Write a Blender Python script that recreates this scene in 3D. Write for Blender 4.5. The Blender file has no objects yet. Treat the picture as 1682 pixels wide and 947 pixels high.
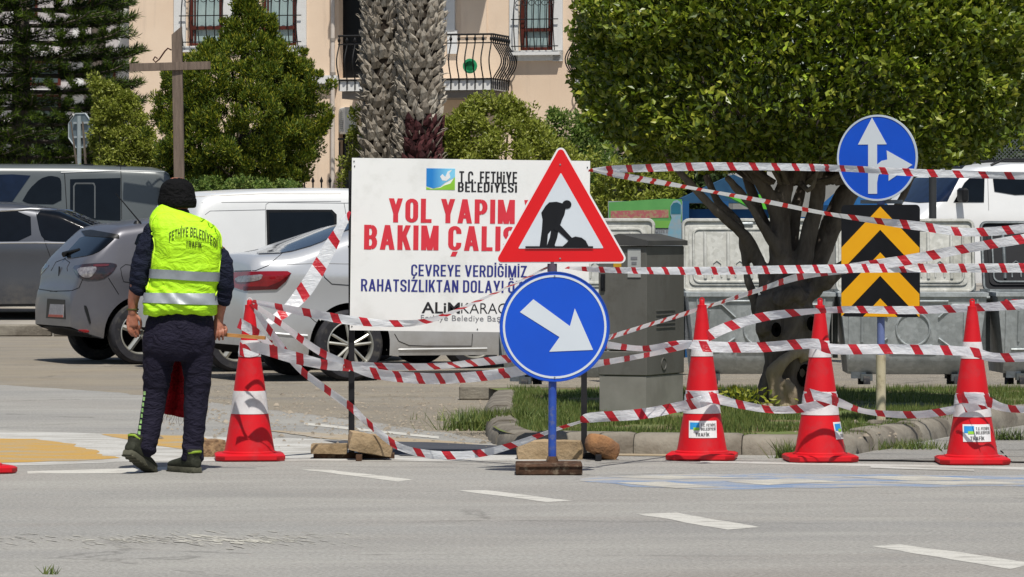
import bpy, bmesh, math, random
import numpy as np
from math import sin, cos, pi, radians, sqrt, atan2
from mathutils import Vector, Matrix, noise
from mathutils.bvhtree import BVHTree

random.seed(7); RNG = np.random.default_rng(7)
SC = bpy.context.scene
COL = SC.collection

# ------------------------------------------------------------------ camera, sky, sun, exposure
F, CX, HY, CH = 6500.0, 841.0, 380.0, 1.4          # focal length in photo pixels, principal column, horizon row, eye height
cam = bpy.data.cameras.new('camera'); camo = bpy.data.objects.new('camera', cam); COL.objects.link(camo)
cam.sensor_width = 36.0; cam.lens = 36.0 * F / 1682.0
cam.shift_y = -(473.5 - HY) / 1682.0
cam.clip_start = 0.5; cam.clip_end = 3000
camo.location = (0, 0, CH); camo.rotation_euler = (pi/2, 0, 0)
SC.camera = camo
KX, KY = -0.10, 0.50                                # how far a shadow runs per metre of height
sun_el = math.atan2(1, sqrt(KX*KX + KY*KY)); sun_dir = Vector((KX, KY, -1)).normalized()
world = bpy.data.worlds.new("World"); SC.world = world; world.use_nodes = True
wn = world.node_tree; sky = wn.nodes.new('ShaderNodeTexSky'); sky.sky_type = 'NISHITA'; sky.sun_disc = False
sky.sun_elevation = sun_el; sky.sun_rotation = math.atan2(-KX, -KY) % (2*pi); sky.altitude = 10; sky.air_density = 1.0; sky.dust_density = 1.0
wn.links.new(sky.outputs[0], wn.nodes['Background'].inputs[0]); wn.nodes['Background'].inputs[1].default_value = 0.078
sl = bpy.data.lights.new('sun', 'SUN'); sl.energy = 5.0; sl.angle = radians(0.5); sl.color = (1.0, 0.955, 0.88)
so = bpy.data.objects.new('sun', sl); COL.objects.link(so); so.rotation_euler = sun_dir.to_track_quat('-Z', 'Y').to_euler(); so.location = (0, 0, 40)
SC.view_settings.view_transform = 'Standard'; SC.view_settings.look = 'None'; SC.view_settings.exposure = 0.0; SC.view_settings.gamma = 1
SC.cycles.max_bounces = 6; SC.cycles.transparent_max_bounces = 6

# ------------------------------------------------------------------ helpers
def at(px, py, Y): return Vector(((px-CX)*Y/F, Y, CH-(py-HY)*Y/F))
def gnd(px, py, z=0.0):
    Y = F*(CH-z)/(py-HY); return Vector(((px-CX)*Y/F, Y, z))
def lin(c):
    if isinstance(c, str):
        c = c.lstrip('#'); c = tuple(int(c[i:i+2], 16)/255 for i in (0, 2, 4))
    return tuple((v/12.92 if v <= .04045 else ((v+.055)/1.055)**2.4) for v in c)
def rgba(c): return tuple(c)+(1.0,)

class NT:
    def __init__(s, name):
        s.m = bpy.data.materials.new(name); s.m.use_nodes = True; s.t = s.m.node_tree; s.b = s.t.nodes['Principled BSDF']; s.out = s.t.nodes['Material Output']
        s.tc = s.t.nodes.new('ShaderNodeTexCoord')
    def n(s, t, **k):
        x = s.t.nodes.new(t)
        for a, v in k.items(): setattr(x, a, v)
        return x
    def l(s, a, b): s.t.links.new(a, b)
    def coord(s, scale=(1, 1, 1), src='Object', rot=(0, 0, 0)):
        mp = s.n('ShaderNodeMapping'); mp.inputs['Scale'].default_value = scale; mp.inputs['Rotation'].default_value = rot
        s.l(s.tc.outputs[src], mp.inputs[0]); return mp.outputs[0]
    def noise(s, vec, scale, detail=4, rough=.55, dist=0):
        x = s.n('ShaderNodeTexNoise'); s.l(vec, x.inputs['Vector']); x.inputs['Scale'].default_value = scale; x.inputs['Detail'].default_value = detail
        x.inputs['Roughness'].default_value = rough; x.inputs['Distortion'].default_value = dist; return x.outputs['Fac']
    def vor(s, vec, scale, feature='DISTANCE_TO_EDGE'):
        x = s.n('ShaderNodeTexVoronoi', feature=feature); s.l(vec, x.inputs['Vector']); x.inputs['Scale'].default_value = scale; return x.outputs['Distance']
    def ramp(s, fac, a, b, c0=(0, 0, 0, 1), c1=(1, 1, 1, 1)):
        x = s.n('ShaderNodeValToRGB'); x.color_ramp.elements[0].position = a; x.color_ramp.elements[1].position = b
        x.color_ramp.elements[0].color = c0; x.color_ramp.elements[1].color = c1; s.l(fac, x.inputs[0]); return x.outputs[0]
    def mix(s, fac, a, b, mode='MIX'):
        x = s.n('ShaderNodeMix', data_type='RGBA', blend_type=mode)
        for sock, v in ((x.inputs[0], fac), (x.inputs[6], a), (x.inputs[7], b)):
            if isinstance(v, (int, float)): sock.default_value = v
            elif isinstance(v, tuple): sock.default_value = v if len(v) == 4 else rgba(v)
            else: s.l(v, sock)
        return x.outputs[2]
    def math(s, op, a, b=0.0):
        x = s.n('ShaderNodeMath', operation=op)
        for i, v in enumerate((a, b)):
            if isinstance(v, (int, float)): x.inputs[i].default_value = v
            else: s.l(v, x.inputs[i])
        return x.outputs[0]
    def bump(s, h, dist=.002, strength=1.0, prev=None):
        x = s.n('ShaderNodeBump'); x.inputs['Distance'].default_value = dist; x.inputs['Strength'].default_value = strength; s.l(h, x.inputs['Height'])
        if prev is not None: s.l(prev, x.inputs['Normal'])
        s.l(x.outputs[0], s.b.inputs['Normal']); return x.outputs[0]
    def base(s, c):
        if isinstance(c, tuple): s.b.inputs['Base Color'].default_value = rgba(c[:3])
        else: s.l(c, s.b.inputs['Base Color'])
    def set(s, **k):
        for a, v in k.items():
            sock = s.b.inputs[a.replace('_', ' ')]
            if isinstance(v, (int, float, tuple)): sock.default_value = v
            else: s.l(v, sock)
        return s

MATS = {}
def pm(name, col, rough=.6, metal=0.0, col2=None, ns=6.0, bump=0.0, bs=60.0, coat=0.0, lo=.35, hi=.65, stretch=(1, 1, 1), spec=None, dirt=None, ds=3.0):
    """a procedural principled material: colour noise between col and col2, a bump, an optional dirt layer"""
    if name in MATS: return MATS[name]
    col = lin(col); spec = spec if spec is not None else (.5 if sum(col) > .3 else .22); t = NT(name); v = t.coord(stretch)
    c = rgba(col)
    c2 = lin(col2) if col2 else tuple(x*.86 for x in col)
    c = t.mix(t.ramp(t.noise(v, ns), lo, hi), rgba(col), rgba(c2))
    if dirt: c = t.mix(t.ramp(t.noise(t.coord(), ds, 6, .65), .52, .72), c, rgba(lin(dirt)))
    t.base(c); t.set(Roughness=rough, Metallic=metal, Coat_Weight=coat, Coat_Roughness=.04, Specular_IOR_Level=spec)
    if bump: t.bump(t.noise(v, bs, 3), bump)
    MATS[name] = t.m; return t.m

def tag(o, label=None, cat=None, group=None, kind=None):
    if label: o['label'] = label
    if cat: o['category'] = cat
    if group: o['group'] = group
    if kind: o['kind'] = kind
    return o
def thing(name, label, cat, loc=(0, 0, 0), rz=0.0, group=None):
    o = bpy.data.objects.new(name, None); COL.objects.link(o); o.location = loc; o.rotation_euler = (0, 0, rz); o.empty_display_size = .1
    return tag(o, label, cat, group)
def link(name, me, parent=None, loc=None):
    o = bpy.data.objects.new(name, me); COL.objects.link(o)
    if parent: o.parent = parent
    if loc is not None: o.location = loc
    return o
def fast_mesh(name, V, T, mats, smooth=False, mi=None, uv=None):
    V = np.asarray(V, dtype=np.float32); T = np.asarray(T, dtype=np.int32); me = bpy.data.meshes.new(name); k = T.shape[1]
    me.vertices.add(len(V)); me.vertices.foreach_set('co', V.ravel())
    me.loops.add(T.size); me.loops.foreach_set('vertex_index', T.ravel())
    me.polygons.add(len(T)); me.polygons.foreach_set('loop_start', np.arange(0, T.size, k, dtype=np.int32)); me.polygons.foreach_set('loop_total', np.full(len(T), k, dtype=np.int32))
    for m in (mats if isinstance(mats, (list, tuple)) else [mats]): me.materials.append(m)
    if mi is not None: me.polygons.foreach_set('material_index', np.asarray(mi, dtype=np.int32))
    me.polygons.foreach_set('use_smooth', np.full(len(T), smooth)); me.update(calc_edges=True); me.validate(); return me

class MB:
    """collects shapes, then links them as one mesh object"""
    def __init__(s): s.v = []; s.f = []; s.m = []; s.cur = 0; s.uv = None
    def add(s, vs, fs, M=None):
        o = len(s.v)
        for p in vs:
            p = Vector(p); s.v.append(M @ p if M else p)
        for f in fs: s.f.append([i+o for i in f]); s.m.append(s.cur)
        return s
    def box(s, c, d, M=None, bev=0.0, taper=(1, 1)):
        x, y, z = d[0]/2, d[1]/2, d[2]/2
        if bev > 0:
            ring = lambda zz, k, i: [Vector((sx*(x*k-(bev if i else 0)*(1 if ax else 0)-(0)), sy*(y*k), zz)) for sx, sy, ax in ()]
            pts = []; b = bev
            def rr(zz, ins, kx, ky):
                X, Yy = x*kx-ins, y*ky-ins; e = b*.6
                return [(-X+e, -Yy, zz), (X-e, -Yy, zz), (X, -Yy+e, zz), (X, Yy-e, zz), (X-e, Yy, zz), (-X+e, Yy, zz), (-X, Yy-e, zz), (-X, -Yy+e, zz)]
            rings = [rr(-z, b*.7, 1, 1), rr(-z+b, 0, 1, 1), rr(z-b, 0, taper[0], taper[1]), rr(z, b*.7, taper[0], taper[1])]
            T = Matrix.Translation(c)
            return s.loft([[Vector(p) for p in r] for r in rings], M=(M @ T) if M else T)
        tx, ty = taper
        vs = [(-x, -y, -z), (x, -y, -z), (x, y, -z), (-x, y, -z), (-x*tx, -y*ty, z), (x*tx, -y*ty, z), (x*tx, y*ty, z), (-x*tx, y*ty, z)]
        vs = [(a+c[0], b_+c[1], d_+c[2]) for a, b_, d_ in vs]
        return s.add(vs, [(3, 2, 1, 0), (4, 5, 6, 7), (0, 1, 5, 4), (1, 2, 6, 5), (2, 3, 7, 6), (3, 0, 4, 7)], M)
    def loft(s, rings, cap=True, closed=True, M=None):
        n = len(rings[0]); vs = [p for r in rings for p in r]; fs = []
        for i in range(len(rings)-1):
            for j in range(n if closed else n-1):
                k = (j+1) % n; fs.append((i*n+j, i*n+k, (i+1)*n+k, (i+1)*n+j))
        if cap: fs.append(tuple(range(n-1, -1, -1))); fs.append(tuple((len(rings)-1)*n+j for j in range(n)))
        return s.add(vs, fs, M)
    def lathe(s, prof, n=32, M=None, cap=True):
        return s.loft([[Vector((r*cos(2*pi*j/n), r*sin(2*pi*j/n), z)) for j in range(n)] for r, z in prof], cap=cap, M=M)
    def tube(s, pts, r, n=8, cap=True, M=None, sq=1.0):
        pts = [Vector(p) for p in pts]; rs = r if isinstance(r, (list, tuple)) else [r]*len(pts); rings = []; up = None
        for i, p in enumerate(pts):
            d = (pts[min(i+1, len(pts)-1)]-pts[max(i-1, 0)]).normalized()
            if up is None: up = Vector((0, 0, 1)) if abs(d.z) < .9 else Vector((0, -1, 0))
            a = d.cross(up)
            if a.length < 1e-4: a = d.cross(Vector((1, 0, 0)))
            a.normalize(); b = a.cross(d).normalized(); up = b
            rings.append([p+(a*cos(2*pi*j/n)*sq+b*sin(2*pi*j/n))*rs[i] for j in range(n)])
        return s.loft(rings, cap=cap, M=M)
    def prism(s, poly, d, M=None, axis='Y', off=0.0):
        """polygon in (x,z) extruded along y from off to off+d"""
        n = len(poly); 
        if axis == 'Y': a = [(p[0], off, p[1]) for p in poly]; b = [(p[0], off+d, p[1]) for p in poly]
        elif axis == 'Z': a = [(p[0], p[1], off) for p in poly]; b = [(p[0], p[1], off+d) for p in poly]
        else: a = [(off, p[0], p[1]) for p in poly]; b = [(off+d, p[0], p[1]) for p in poly]
        return s.add(a+b, [tuple(range(n)), tuple(range(2*n-1, n-1, -1))]+[(i, i+n, (i+1) % n+n, (i+1) % n) for i in range(n)], M)
    def build(s, name, mats, parent=None, smooth=None, origin=None, loc=None, kind=None):
        me = bpy.data.meshes.new(name); o_ = Vector(origin) if origin is not None else Vector((0, 0, 0))
        me.from_pydata([tuple(p-o_) for p in s.v], [], s.f)
        for m in (mats if isinstance(mats, (list, tuple)) else [mats]): me.materials.append(m)
        if max(s.m, default=0) > 0: me.polygons.foreach_set('material_index', s.m)
        bm = bmesh.new(); bm.from_mesh(me); bmesh.ops.recalc_face_normals(bm, faces=bm.faces); bm.to_mesh(me); bm.free()
        if smooth is not None: me.shade_smooth() if hasattr(me, 'shade_smooth') else None; me.set_sharp_from_angle(angle=radians(smooth))
        ob = link(name, me, parent, loc if loc is not None else (o_ if origin is not None else None))
        if kind: ob['kind'] = kind
        return ob
def strut(mb, a, b, w, d=None, n=4, M=None):
    """a square bar from a to b"""
    a, b = Vector(a), Vector(b); d = d or w; v = b-a; L = v.length; q = v.to_track_quat('Z', 'Y').to_matrix().to_4x4()
    T = Matrix.Translation((a+b)/2) @ q
    return mb.box((0, 0, 0), (w, d, L), (M @ T) if M else T)
def bez(pts, n=8):
    """Catmull-Rom through points, n steps per span"""
    P = [Vector(p) for p in pts]; out = []
    for i in range(len(P)-1):
        p0, p1, p2, p3 = P[max(i-1, 0)], P[i], P[i+1], P[min(i+2, len(P)-1)]
        for k in range(n):
            t = k/n; out.append(.5*((2*p1)+(p2-p0)*t+(2*p0-5*p1+4*p2-p3)*t*t+(3*p1-p0-3*p2+p3)*t**3))
    out.append(P[-1]); return out
def chaikin(poly, it=1):
    for _ in range(it):
        q = []
        for i in range(len(poly)):
            a, b = poly[i], poly[(i+1) % len(poly)]
            q += [(a[0]*.8+b[0]*.2, a[1]*.8+b[1]*.2), (a[0]*.2+b[0]*.8, a[1]*.2+b[1]*.8)]
        poly = q
    return poly
def copy_tree(o, parent=None):
    c = o.copy(); COL.objects.link(c); c.parent = parent
    for ch in list(o.children): copy_tree(ch, c)
    return c
def blob(name, parts, mat, voxel=.01, smooth=3, parent=None, fold=None):
    """closed lofts fused into one continuous surface by a voxel remesh; fold(co, normal) moves each vertex along its normal"""
    me = bpy.data.meshes.new(name); me.from_pydata([tuple(p) for p in parts.v], [], parts.f)
    bm = bmesh.new(); bm.from_mesh(me); bmesh.ops.recalc_face_normals(bm, faces=bm.faces); bm.to_mesh(me); bm.free()
    ob = bpy.data.objects.new(name, me); COL.objects.link(ob)
    m = ob.modifiers.new('r', 'REMESH'); m.mode = 'VOXEL'; m.voxel_size = voxel
    m = ob.modifiers.new('s', 'SMOOTH'); m.iterations = smooth; m.factor = .5
    dg = bpy.context.evaluated_depsgraph_get(); e = ob.evaluated_get(dg); nm = bpy.data.meshes.new_from_object(e)
    bpy.data.objects.remove(ob); bpy.data.meshes.remove(me); nm.name = name
    if fold:
        nm.update(); co = [v.co.copy() for v in nm.vertices]; no = [v.normal.copy() for v in nm.vertices]
        for v, c, nn in zip(nm.vertices, co, no): v.co = c+nn*fold(c, nn)
    nm.materials.clear(); nm.materials.append(mat); nm.shade_smooth(); nm.update()
    return link(name, nm, parent)
def text_mesh(body, bold=0.0, space=1.0, name='lettering'):
    cu = bpy.data.curves.new('t', 'FONT'); cu.body = body; cu.size = 1; cu.offset = bold; cu.space_character = space; cu.resolution_u = 4; cu.dimensions = '2D'; cu.fill_mode = 'BOTH'
    ob = bpy.data.objects.new('t', cu); COL.objects.link(ob); dg = bpy.context.evaluated_depsgraph_get(); dg.update()
    me = bpy.data.meshes.new_from_object(ob.evaluated_get(dg)); bpy.data.objects.remove(ob); bpy.data.curves.remove(cu); me.name = name
    me.materials.clear(); return me
def text_fit(body, x0, z0, x1, z1, y, mat, parent, bold=0.0, space=1.0, name='lettering', warp=None, slant=0.0, measure=None):
    """lettering facing -y fitted into the box; x1 is where the (measure) text ends"""
    me = text_mesh(body, bold, space, name); n = len(me.vertices)
    co = np.empty(n*3, dtype=np.float32); me.vertices.foreach_get('co', co); co = co.reshape(-1, 3)
    a, b = co.min(0), co.max(0); wx = b[0]-a[0]
    if measure:
        m2 = text_mesh(measure, bold, space); c2 = np.empty(len(m2.vertices)*3, dtype=np.float32); m2.vertices.foreach_get('co', c2); c2 = c2.reshape(-1, 3); wx = c2[:, 0].max()-c2[:, 0].min(); bpy.data.meshes.remove(m2)
    u = (co[:, 0]-a[0])/wx; v = (co[:, 1]-a[1])/(b[1]-a[1]); out = np.empty_like(co)
    out[:, 0] = x0+u*(x1-x0)+slant*v*(z1-z0); out[:, 2] = z0+v*(z1-z0); out[:, 1] = y
    if warp: out = np.array([warp(p) for p in out], dtype=np.float32)
    me.vertices.foreach_set('co', out.ravel()); me.materials.append(mat); me.update()
    return link(name, me, parent)
def sheet(name, pts, z, mat, kind=None, parent=None, label=None, cat=None, rough=0.0, depth=0):
    """a flat polygon lying on the ground, its outline roughened"""
    P = [Vector((p[0], p[1], 0)) for p in pts]; Q = []
    for i in range(len(P)):
        a, b = P[i], P[(i+1) % len(P)]; n = max(1, int((b-a).length/.12)) if rough else 1
        d = (b-a); nrm = Vector((-d.y, d.x, 0)).normalized() if d.length > 0 else Vector()
        for k in range(n):
            p = a+d*k/n
            if rough: p = p+nrm*rough*(noise.noise(p*3.1)+.6*noise.noise(p*11))
            Q.append(p)
    c = sum(Q, Vector())/len(Q); me = bpy.data.meshes.new(name); bm = bmesh.new(); vs = [bm.verts.new((q.x-c.x, q.y-c.y, 0)) for q in Q]
    es = [bm.edges.new((vs[i], vs[(i+1) % len(vs)])) for i in range(len(vs))]
    bmesh.ops.triangle_fill(bm, edges=es, use_beauty=True); bmesh.ops.recalc_face_normals(bm, faces=bm.faces)
    for f in bm.faces:
        if f.normal.z < 0: f.normal_flip()
    bm.to_mesh(me); bm.free(); me.materials.append(mat); o = link(name, me, parent, (c.x, c.y, z))
    return tag(o, label, cat, None, kind)

# a condensed grotesque, drawn stroke by stroke (cap height 1)
def glyph(ch, t):
    """returns width and strokes: ('v',x,y0,y1) stem, ('h',y,x0,x1) bar, ('d',x0,y0,x1,y1) diagonal, ('c',points) curve, ('b',x,y,w,h) dot"""
    w = .50; tv = t*.78; L, B, T, M = t, tv, 1-tv, .5
    acc = {'Ç': 'C', 'Ş': 'S', 'İ': 'I', 'Ğ': 'G', 'Ö': 'O', 'Ü': 'U'}; base = acc.get(ch, ch)
    w = {'i': 2*t, 'M': .66, 'I': 2*t, 'L': .42, 'E': .43, 'F': .41, 'T': .46, '.': 2*t, 'J': .4, 'A': .56, 'V': .56, 'Y': .54}.get(base, .5); R = w-t; c = w/2; r = c-t; g = []
    def arcp(cx, cy, rx, ry, a0, a1, n=7): return [(cx+rx*cos(radians(a0+(a1-a0)*i/n)), cy+ry*sin(radians(a0+(a1-a0)*i/n))) for i in range(n+1)]
    rr = min(r, .17)
    if base == 'A': g = [('d', t*1.0, 0, c, 1), ('d', w-t*1.0, 0, c, 1), ('h', .27, t*1.3, w-t*1.3)]
    elif base == 'B': g = [('v', L, 0, 1), ('h', T, t, R-.12), ('h', M, t, R-.12), ('h', B, t, R-.12), ('c', arcp(R-.13, (T+M)/2, .125, (T-M)/2, 90, -90)), ('c', arcp(R-.13, (B+M)/2, .13, (M-B)/2, 90, -90))]
    elif base == 'C': g = [('c', [(R, .68)]+[(R, T-.17)]+arcp(c, T-.17, r, .17, 0, 180)+arcp(c, B+.17, r, .17, 180, 360)+[(R, .32)])]
    elif base == 'D': g = [('v', L, 0, 1), ('h', T, t, R-.15), ('h', B, t, R-.15), ('c', arcp(R-.16, T-.2, .16, .2, 90, 0)+arcp(R-.16, B+.2, .16, .2, 0, -90))]
    elif base == 'E': g = [('v', L, 0, 1), ('h', T, t, w), ('h', M, t, w*.92), ('h', B, t, w)]
    elif base == 'F': g = [('v', L, 0, 1), ('h', T, t, w), ('h', M, t, w*.92)]
    elif base == 'G': g = [('c', [(R, .68)]+[(R, T-.17)]+arcp(c, T-.17, r, .17, 0, 180)+arcp(c, B+.17, r, .17, 180, 360)+[(R, .32), (R, .5)]), ('h', .47, c, R)]
    elif base == 'H': g = [('v', L, 0, 1), ('v', R, 0, 1), ('h', M, t, R)]
    elif base == 'I': g = [('v', L, 0, 1)]
    elif base == 'J': g = [('c', [(R, 1), (R, B+.17)]+arcp(c, B+.17, r, .17, 0, -180))]
    elif base == 'K': g = [('v', L, 0, 1), ('d', t*1.6, .36, R, 1), ('d', R+t*.1, 0, c*.95, .58)]
    elif base == 'L': g = [('v', L, 0, 1), ('h', B, t, w)]
    elif base == 'M': g = [('v', L, 0, 1), ('v', R, 0, 1), ('d', c, .0, t*1.15, 1), ('d', c, .0, w-t*1.15, 1)]
    elif base == 'N': g = [('v', L, 0, 1), ('v', R, 0, 1), ('d', R-.01, 0, L+.01, 1)]
    elif base == 'O': g = [('c', arcp(c, T-.17, r, .17, 0, 180)+arcp(c, B+.17, r, .17, 180, 360)+[(R, T-.17)])]
    elif base == 'P': g = [('v', L, 0, 1), ('h', T, t, R-.14), ('h', .44, t, R-.14), ('c', arcp(R-.15, (T+.44)/2, .15, (T-.44)/2, 90, -90))]
    elif base == 'R': g = [('v', L, 0, 1), ('h', T, t, R-.14), ('h', .48, t, R-.14), ('c', arcp(R-.15, (T+.48)/2, .15, (T-.48)/2, 90, -90)), ('d', R+t*.1, 0, c+.02, .5)]
    elif base == 'S': g = [('c', [(R, .70), (R, T-.15)]+arcp(c, T-.16, r, .16, 0, 180)+[(L, .66), (L+.04, .58), (c, .5), (R-.04, .42), (R, .34)]+arcp(c, B+.16, r, .16, 0, -180)+[(L, .30)])]
    elif base == 'T': g = [('v', c, 0, 1), ('h', T, 0, w)]
    elif base == 'U': g = [('c', [(L, 1), (L, B+.17)]+arcp(c, B+.17, r, .17, 180, 360)+[(R, 1)])]
    elif base == 'V': g = [('d', c, 0, t, 1), ('d', c, 0, w-t, 1)]
    elif base == 'Y': g = [('v', c, 0, .45), ('d', c, .38, t, 1), ('d', c, .38, w-t, 1)]
    elif base == 'Z': g = [('h', T, 0, w), ('h', B, 0, w), ('d', t*1.1, .02, w-t*1.1, .98)]
    elif base == 'i': w = 2*t; g = [('v', L, 0, .74), ('b', 0, .85, 2*t, .15)]
    elif base == '.': g = [('b', 0, 0, 2*t, 2*tv)]
    if ch == 'İ': g.append(('b', 0, 1.09, 2*t, .15))
    if ch in 'ÖÜ': g += [('b', c-.15, 1.09, 1.7*t, .14), ('b', c+.15-1.7*t, 1.09, 1.7*t, .14)]
    if ch == 'Ğ': g.append(('c', [(c-.11, 1.2), (c-.08, 1.11), (c, 1.09), (c+.08, 1.11), (c+.11, 1.2)]))
    if ch in 'ÇŞ': g.append(('d', c-.06, -.24, c+.02, -.04))
    return w, g
def stext(body, x0, z0, x1, z1, y, mat, parent, t=.09, measure=None, name='lettering', warp=None, gap=.1, sub=1):
    """the drawn lettering fitted between x0..x1 and baseline z0, cap line z1; each stroke a hair above the last so none share a plane"""
    V = []; Fc = []; X = 0; k = 0; W1 = None
    def put(q, lift):
        if sub > 1 and len(q) == 4:
            vert = abs(q[3][1]-q[0][1]) > abs(q[1][0]-q[0][0]); A_, B_, C_, D_ = q if vert else (q[0], q[3], q[2], q[1])
            for n_ in range(sub):
                f0, f1 = n_/sub, (n_+1)/sub; m_ = lambda u, v, f: (u[0]+(v[0]-u[0])*f, u[1]+(v[1]-u[1])*f); o = len(V)
                V.extend([(p[0], lift, p[1]) for p in (m_(A_, D_, f0), m_(B_, C_, f0), m_(B_, C_, f1), m_(A_, D_, f1))]); Fc.append((o, o+1, o+2, o+3))
            return
        o = len(V); V.extend([(p[0], lift, p[1]) for p in q]); Fc.append(tuple(range(o, o+len(q))))
    for i, ch in enumerate(body):
        if measure and i == len(measure): W1 = X-gap
        if ch == ' ': X += .26; continue
        w, g = glyph(ch, t)
        for s in g:
            k = (k+1) % 6; l = k
            if s[0] == 'v': put([(X+s[1]-t, s[2]), (X+s[1]+t, s[2]), (X+s[1]+t, s[3]), (X+s[1]-t, s[3])], l)
            elif s[0] == 'h': put([(X+s[2], s[1]-t*.78), (X+s[3], s[1]-t*.78), (X+s[3], s[1]+t*.78), (X+s[2], s[1]+t*.78)], l)
            elif s[0] == 'b': put([(X+s[1], s[2]), (X+s[1]+s[3], s[2]), (X+s[1]+s[3], s[2]+s[4]), (X+s[1], s[2]+s[4])], l)
            elif s[0] == 'd': u = t*1.02; put([(X+s[1]-u, s[2]), (X+s[1]+u, s[2]), (X+s[3]+u, s[4]), (X+s[3]-u, s[4])], l)
            else:
                P_ = s[1]; n = len(P_); th = .55 if (ch == 'Ğ' and P_[0][1] > 1) else 1; a = []; b_ = []
                for j in range(n):
                    p, q = P_[max(j-1, 0)], P_[min(j+1, n-1)]; dx, dy = q[0]-p[0], q[1]-p[1]; m_ = sqrt(dx*dx+dy*dy) or 1; nx, ny = -dy/m_*t*th, dx/m_*t*.78*th; a.append((X+P_[j][0]+nx, P_[j][1]+ny)); b_.append((X+P_[j][0]-nx, P_[j][1]-ny))
                for j in range(n-1): put([b_[j], b_[j+1], a[j+1], a[j]], l)
        X += w+gap
    X -= gap; W1 = W1 or X; sx = (x1-x0)/W1; sz = z1-z0; out = []
    for (x, l, z) in V:
        p = (x0+x*sx, y-l*.00012, z0+z*sz); out.append(warp(p) if warp else p)
    me = bpy.data.meshes.new(name); me.from_pydata(out, [], Fc); me.materials.append(mat); me.update(); return link(name, me, parent)
# ------------------------------------------------------------------ ground
def road_material(name, base, dark, light, dusty=0.0, crack=.35):
    t = NT(name); v = t.coord(); vs = t.coord((.28, 1, 1)); vf = t.coord((.5, 1.2, 1), rot=(0, 0, .12))
    c = t.mix(t.ramp(t.noise(v, .55, 5, .6), .3, .7), rgba(lin(dark)), rgba(lin(base)))
    c = t.mix(t.ramp(t.noise(vs, 1.7, 6, .65, .4), .45, .72), c, rgba(lin(light)))
    c = t.mix(t.math('MULTIPLY', t.ramp(t.noise(t.coord((.35, 1, 1)), .5, 4, .6, .6), .54, .68), .4), c, rgba(lin('#8b7f74'))); c = t.mix(t.math('MULTIPLY', t.ramp(t.noise(t.coord((.12, .9, 1), rot=(0, 0, .06)), .8, 5, .6), .5, .62), .3), c, rgba(lin('#70747a')))
    st = t.ramp(t.noise(t.coord((.35, 4.0, 1), rot=(0, 0, -.05)), 5.0, 5, .7), .35, .75)
    c = t.mix(t.math('MULTIPLY', st, .55), c, rgba(lin(dark)))
    agg = t.noise(vf, 95, 3, .75); c = t.mix(t.ramp(agg, .36, .66), t.mix(.42, c, (0.02, .02, .02, 1)), t.mix(.22, c, (.75, .73, .68, 1)))
    if dusty: c = t.mix(t.math('MULTIPLY', t.ramp(t.noise(t.coord((.6, 1, 1)), .8, 6, .7, .8), .35, .62), dusty), c, rgba(lin('#a89c86')))
    e = t.vor(t.coord((.6, 1, 1)), .5); warp = t.noise(v, 3.0, 4); e2 = t.math('ADD', e, t.math('MULTIPLY', t.math('SUBTRACT', warp, .5), .14))
    ck = t.math('MULTIPLY', t.ramp(t.math('ABSOLUTE', e2), .0, .012, (1, 1, 1, 1), (0, 0, 0, 1)), t.ramp(t.noise(v, .4, 3), .48, .6)); c = t.mix(t.math('MULTIPLY', ck, crack), c, (.03, .028, .025, 1))
    sp = t.ramp(t.vor(t.coord((1, 1, 1)), 2.3, 'F1'), .0, .035, (1, 1, 1, 1), (0, 0, 0, 1)); c = t.mix(t.math('MULTIPLY', sp, .5), c, (.04, .035, .03, 1))
    t.base(c); t.set(Roughness=.88, Specular_IOR_Level=.25); t.bump(agg, .007, 1.0, t.bump(t.noise(t.coord((.5, 1.3, 1)), 9, 6, .75), .07 if dusty else .02, .9)); return t.m
M_road = road_material('worn_asphalt', '#a8a59e', '#918f8a', '#b3b1a9')
M_lot = road_material('dusty_asphalt', '#a2998b', '#877f73', '#b3a99a', .55, .8)
M_far = pm('far_paving', '#9a948a', .9, col2='#837e76', ns=1.2, bump=.004)
def zfar(Y): return 0 if Y < 53 else .15+.05*(Y-53) if Y < 95 else 2.25
ys = [-30, 10, 30, 45, 52.99, 53.0, 54, 60, 70, 80, 95, 150, 400, 1500]; xs = [-900, -60, -20, 0, 20, 60, 900]
g = MB()
rings = []
for Y in ys:
    zz = zfar(Y) if Y > 52.995 else 0
    rings.append([Vector((x, Y, zz)) for x in xs])
g.loft(rings, cap=False, closed=False)
ground = g.build('ground', M_road); ground['kind'] = 'structure'
far = MB(); far.loft([[Vector((x, Y, zfar(Y)+.006)) for x in (-40, 0, 40)] for Y in (53.02, 60, 70, 94)], cap=False, closed=False); far.build('far_pavement', M_far, kind='structure')
lot_edge = [(-120, 622), (0, 632), (150, 641), (300, 655), (450, 673), (600, 692), (740, 712), (800, 722), (822, 716)]
P = [gnd(*p) for p in lot_edge]+[Vector((.1, 33.2, 0)), Vector((12, 33.2, 0)), Vector((12, 52.9, 0)), Vector((-14, 52.9, 0))]
sheet('dusty_parking_lot', P, .0006, M_lot, 'structure', rough=.07)
# far kerb, stone by stone
M_kerb = pm('kerb_concrete', '#857f73', .9, col2='#6d665b', ns=5, bump=.008, bs=30, dirt='#564f45', ds=3.5)
fk = thing('far_kerb', None, None); fk['kind'] = 'structure'
for i in range(26):
    b = MB(); b.box((0, 0, .08), (.93+.03*random.random(), .2, .16), bev=.02); b.build('kerb_stone', M_kerb, fk, 30, loc=(-10.5+i*.97, 52.9+random.uniform(-.01, .01), -.002))
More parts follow.
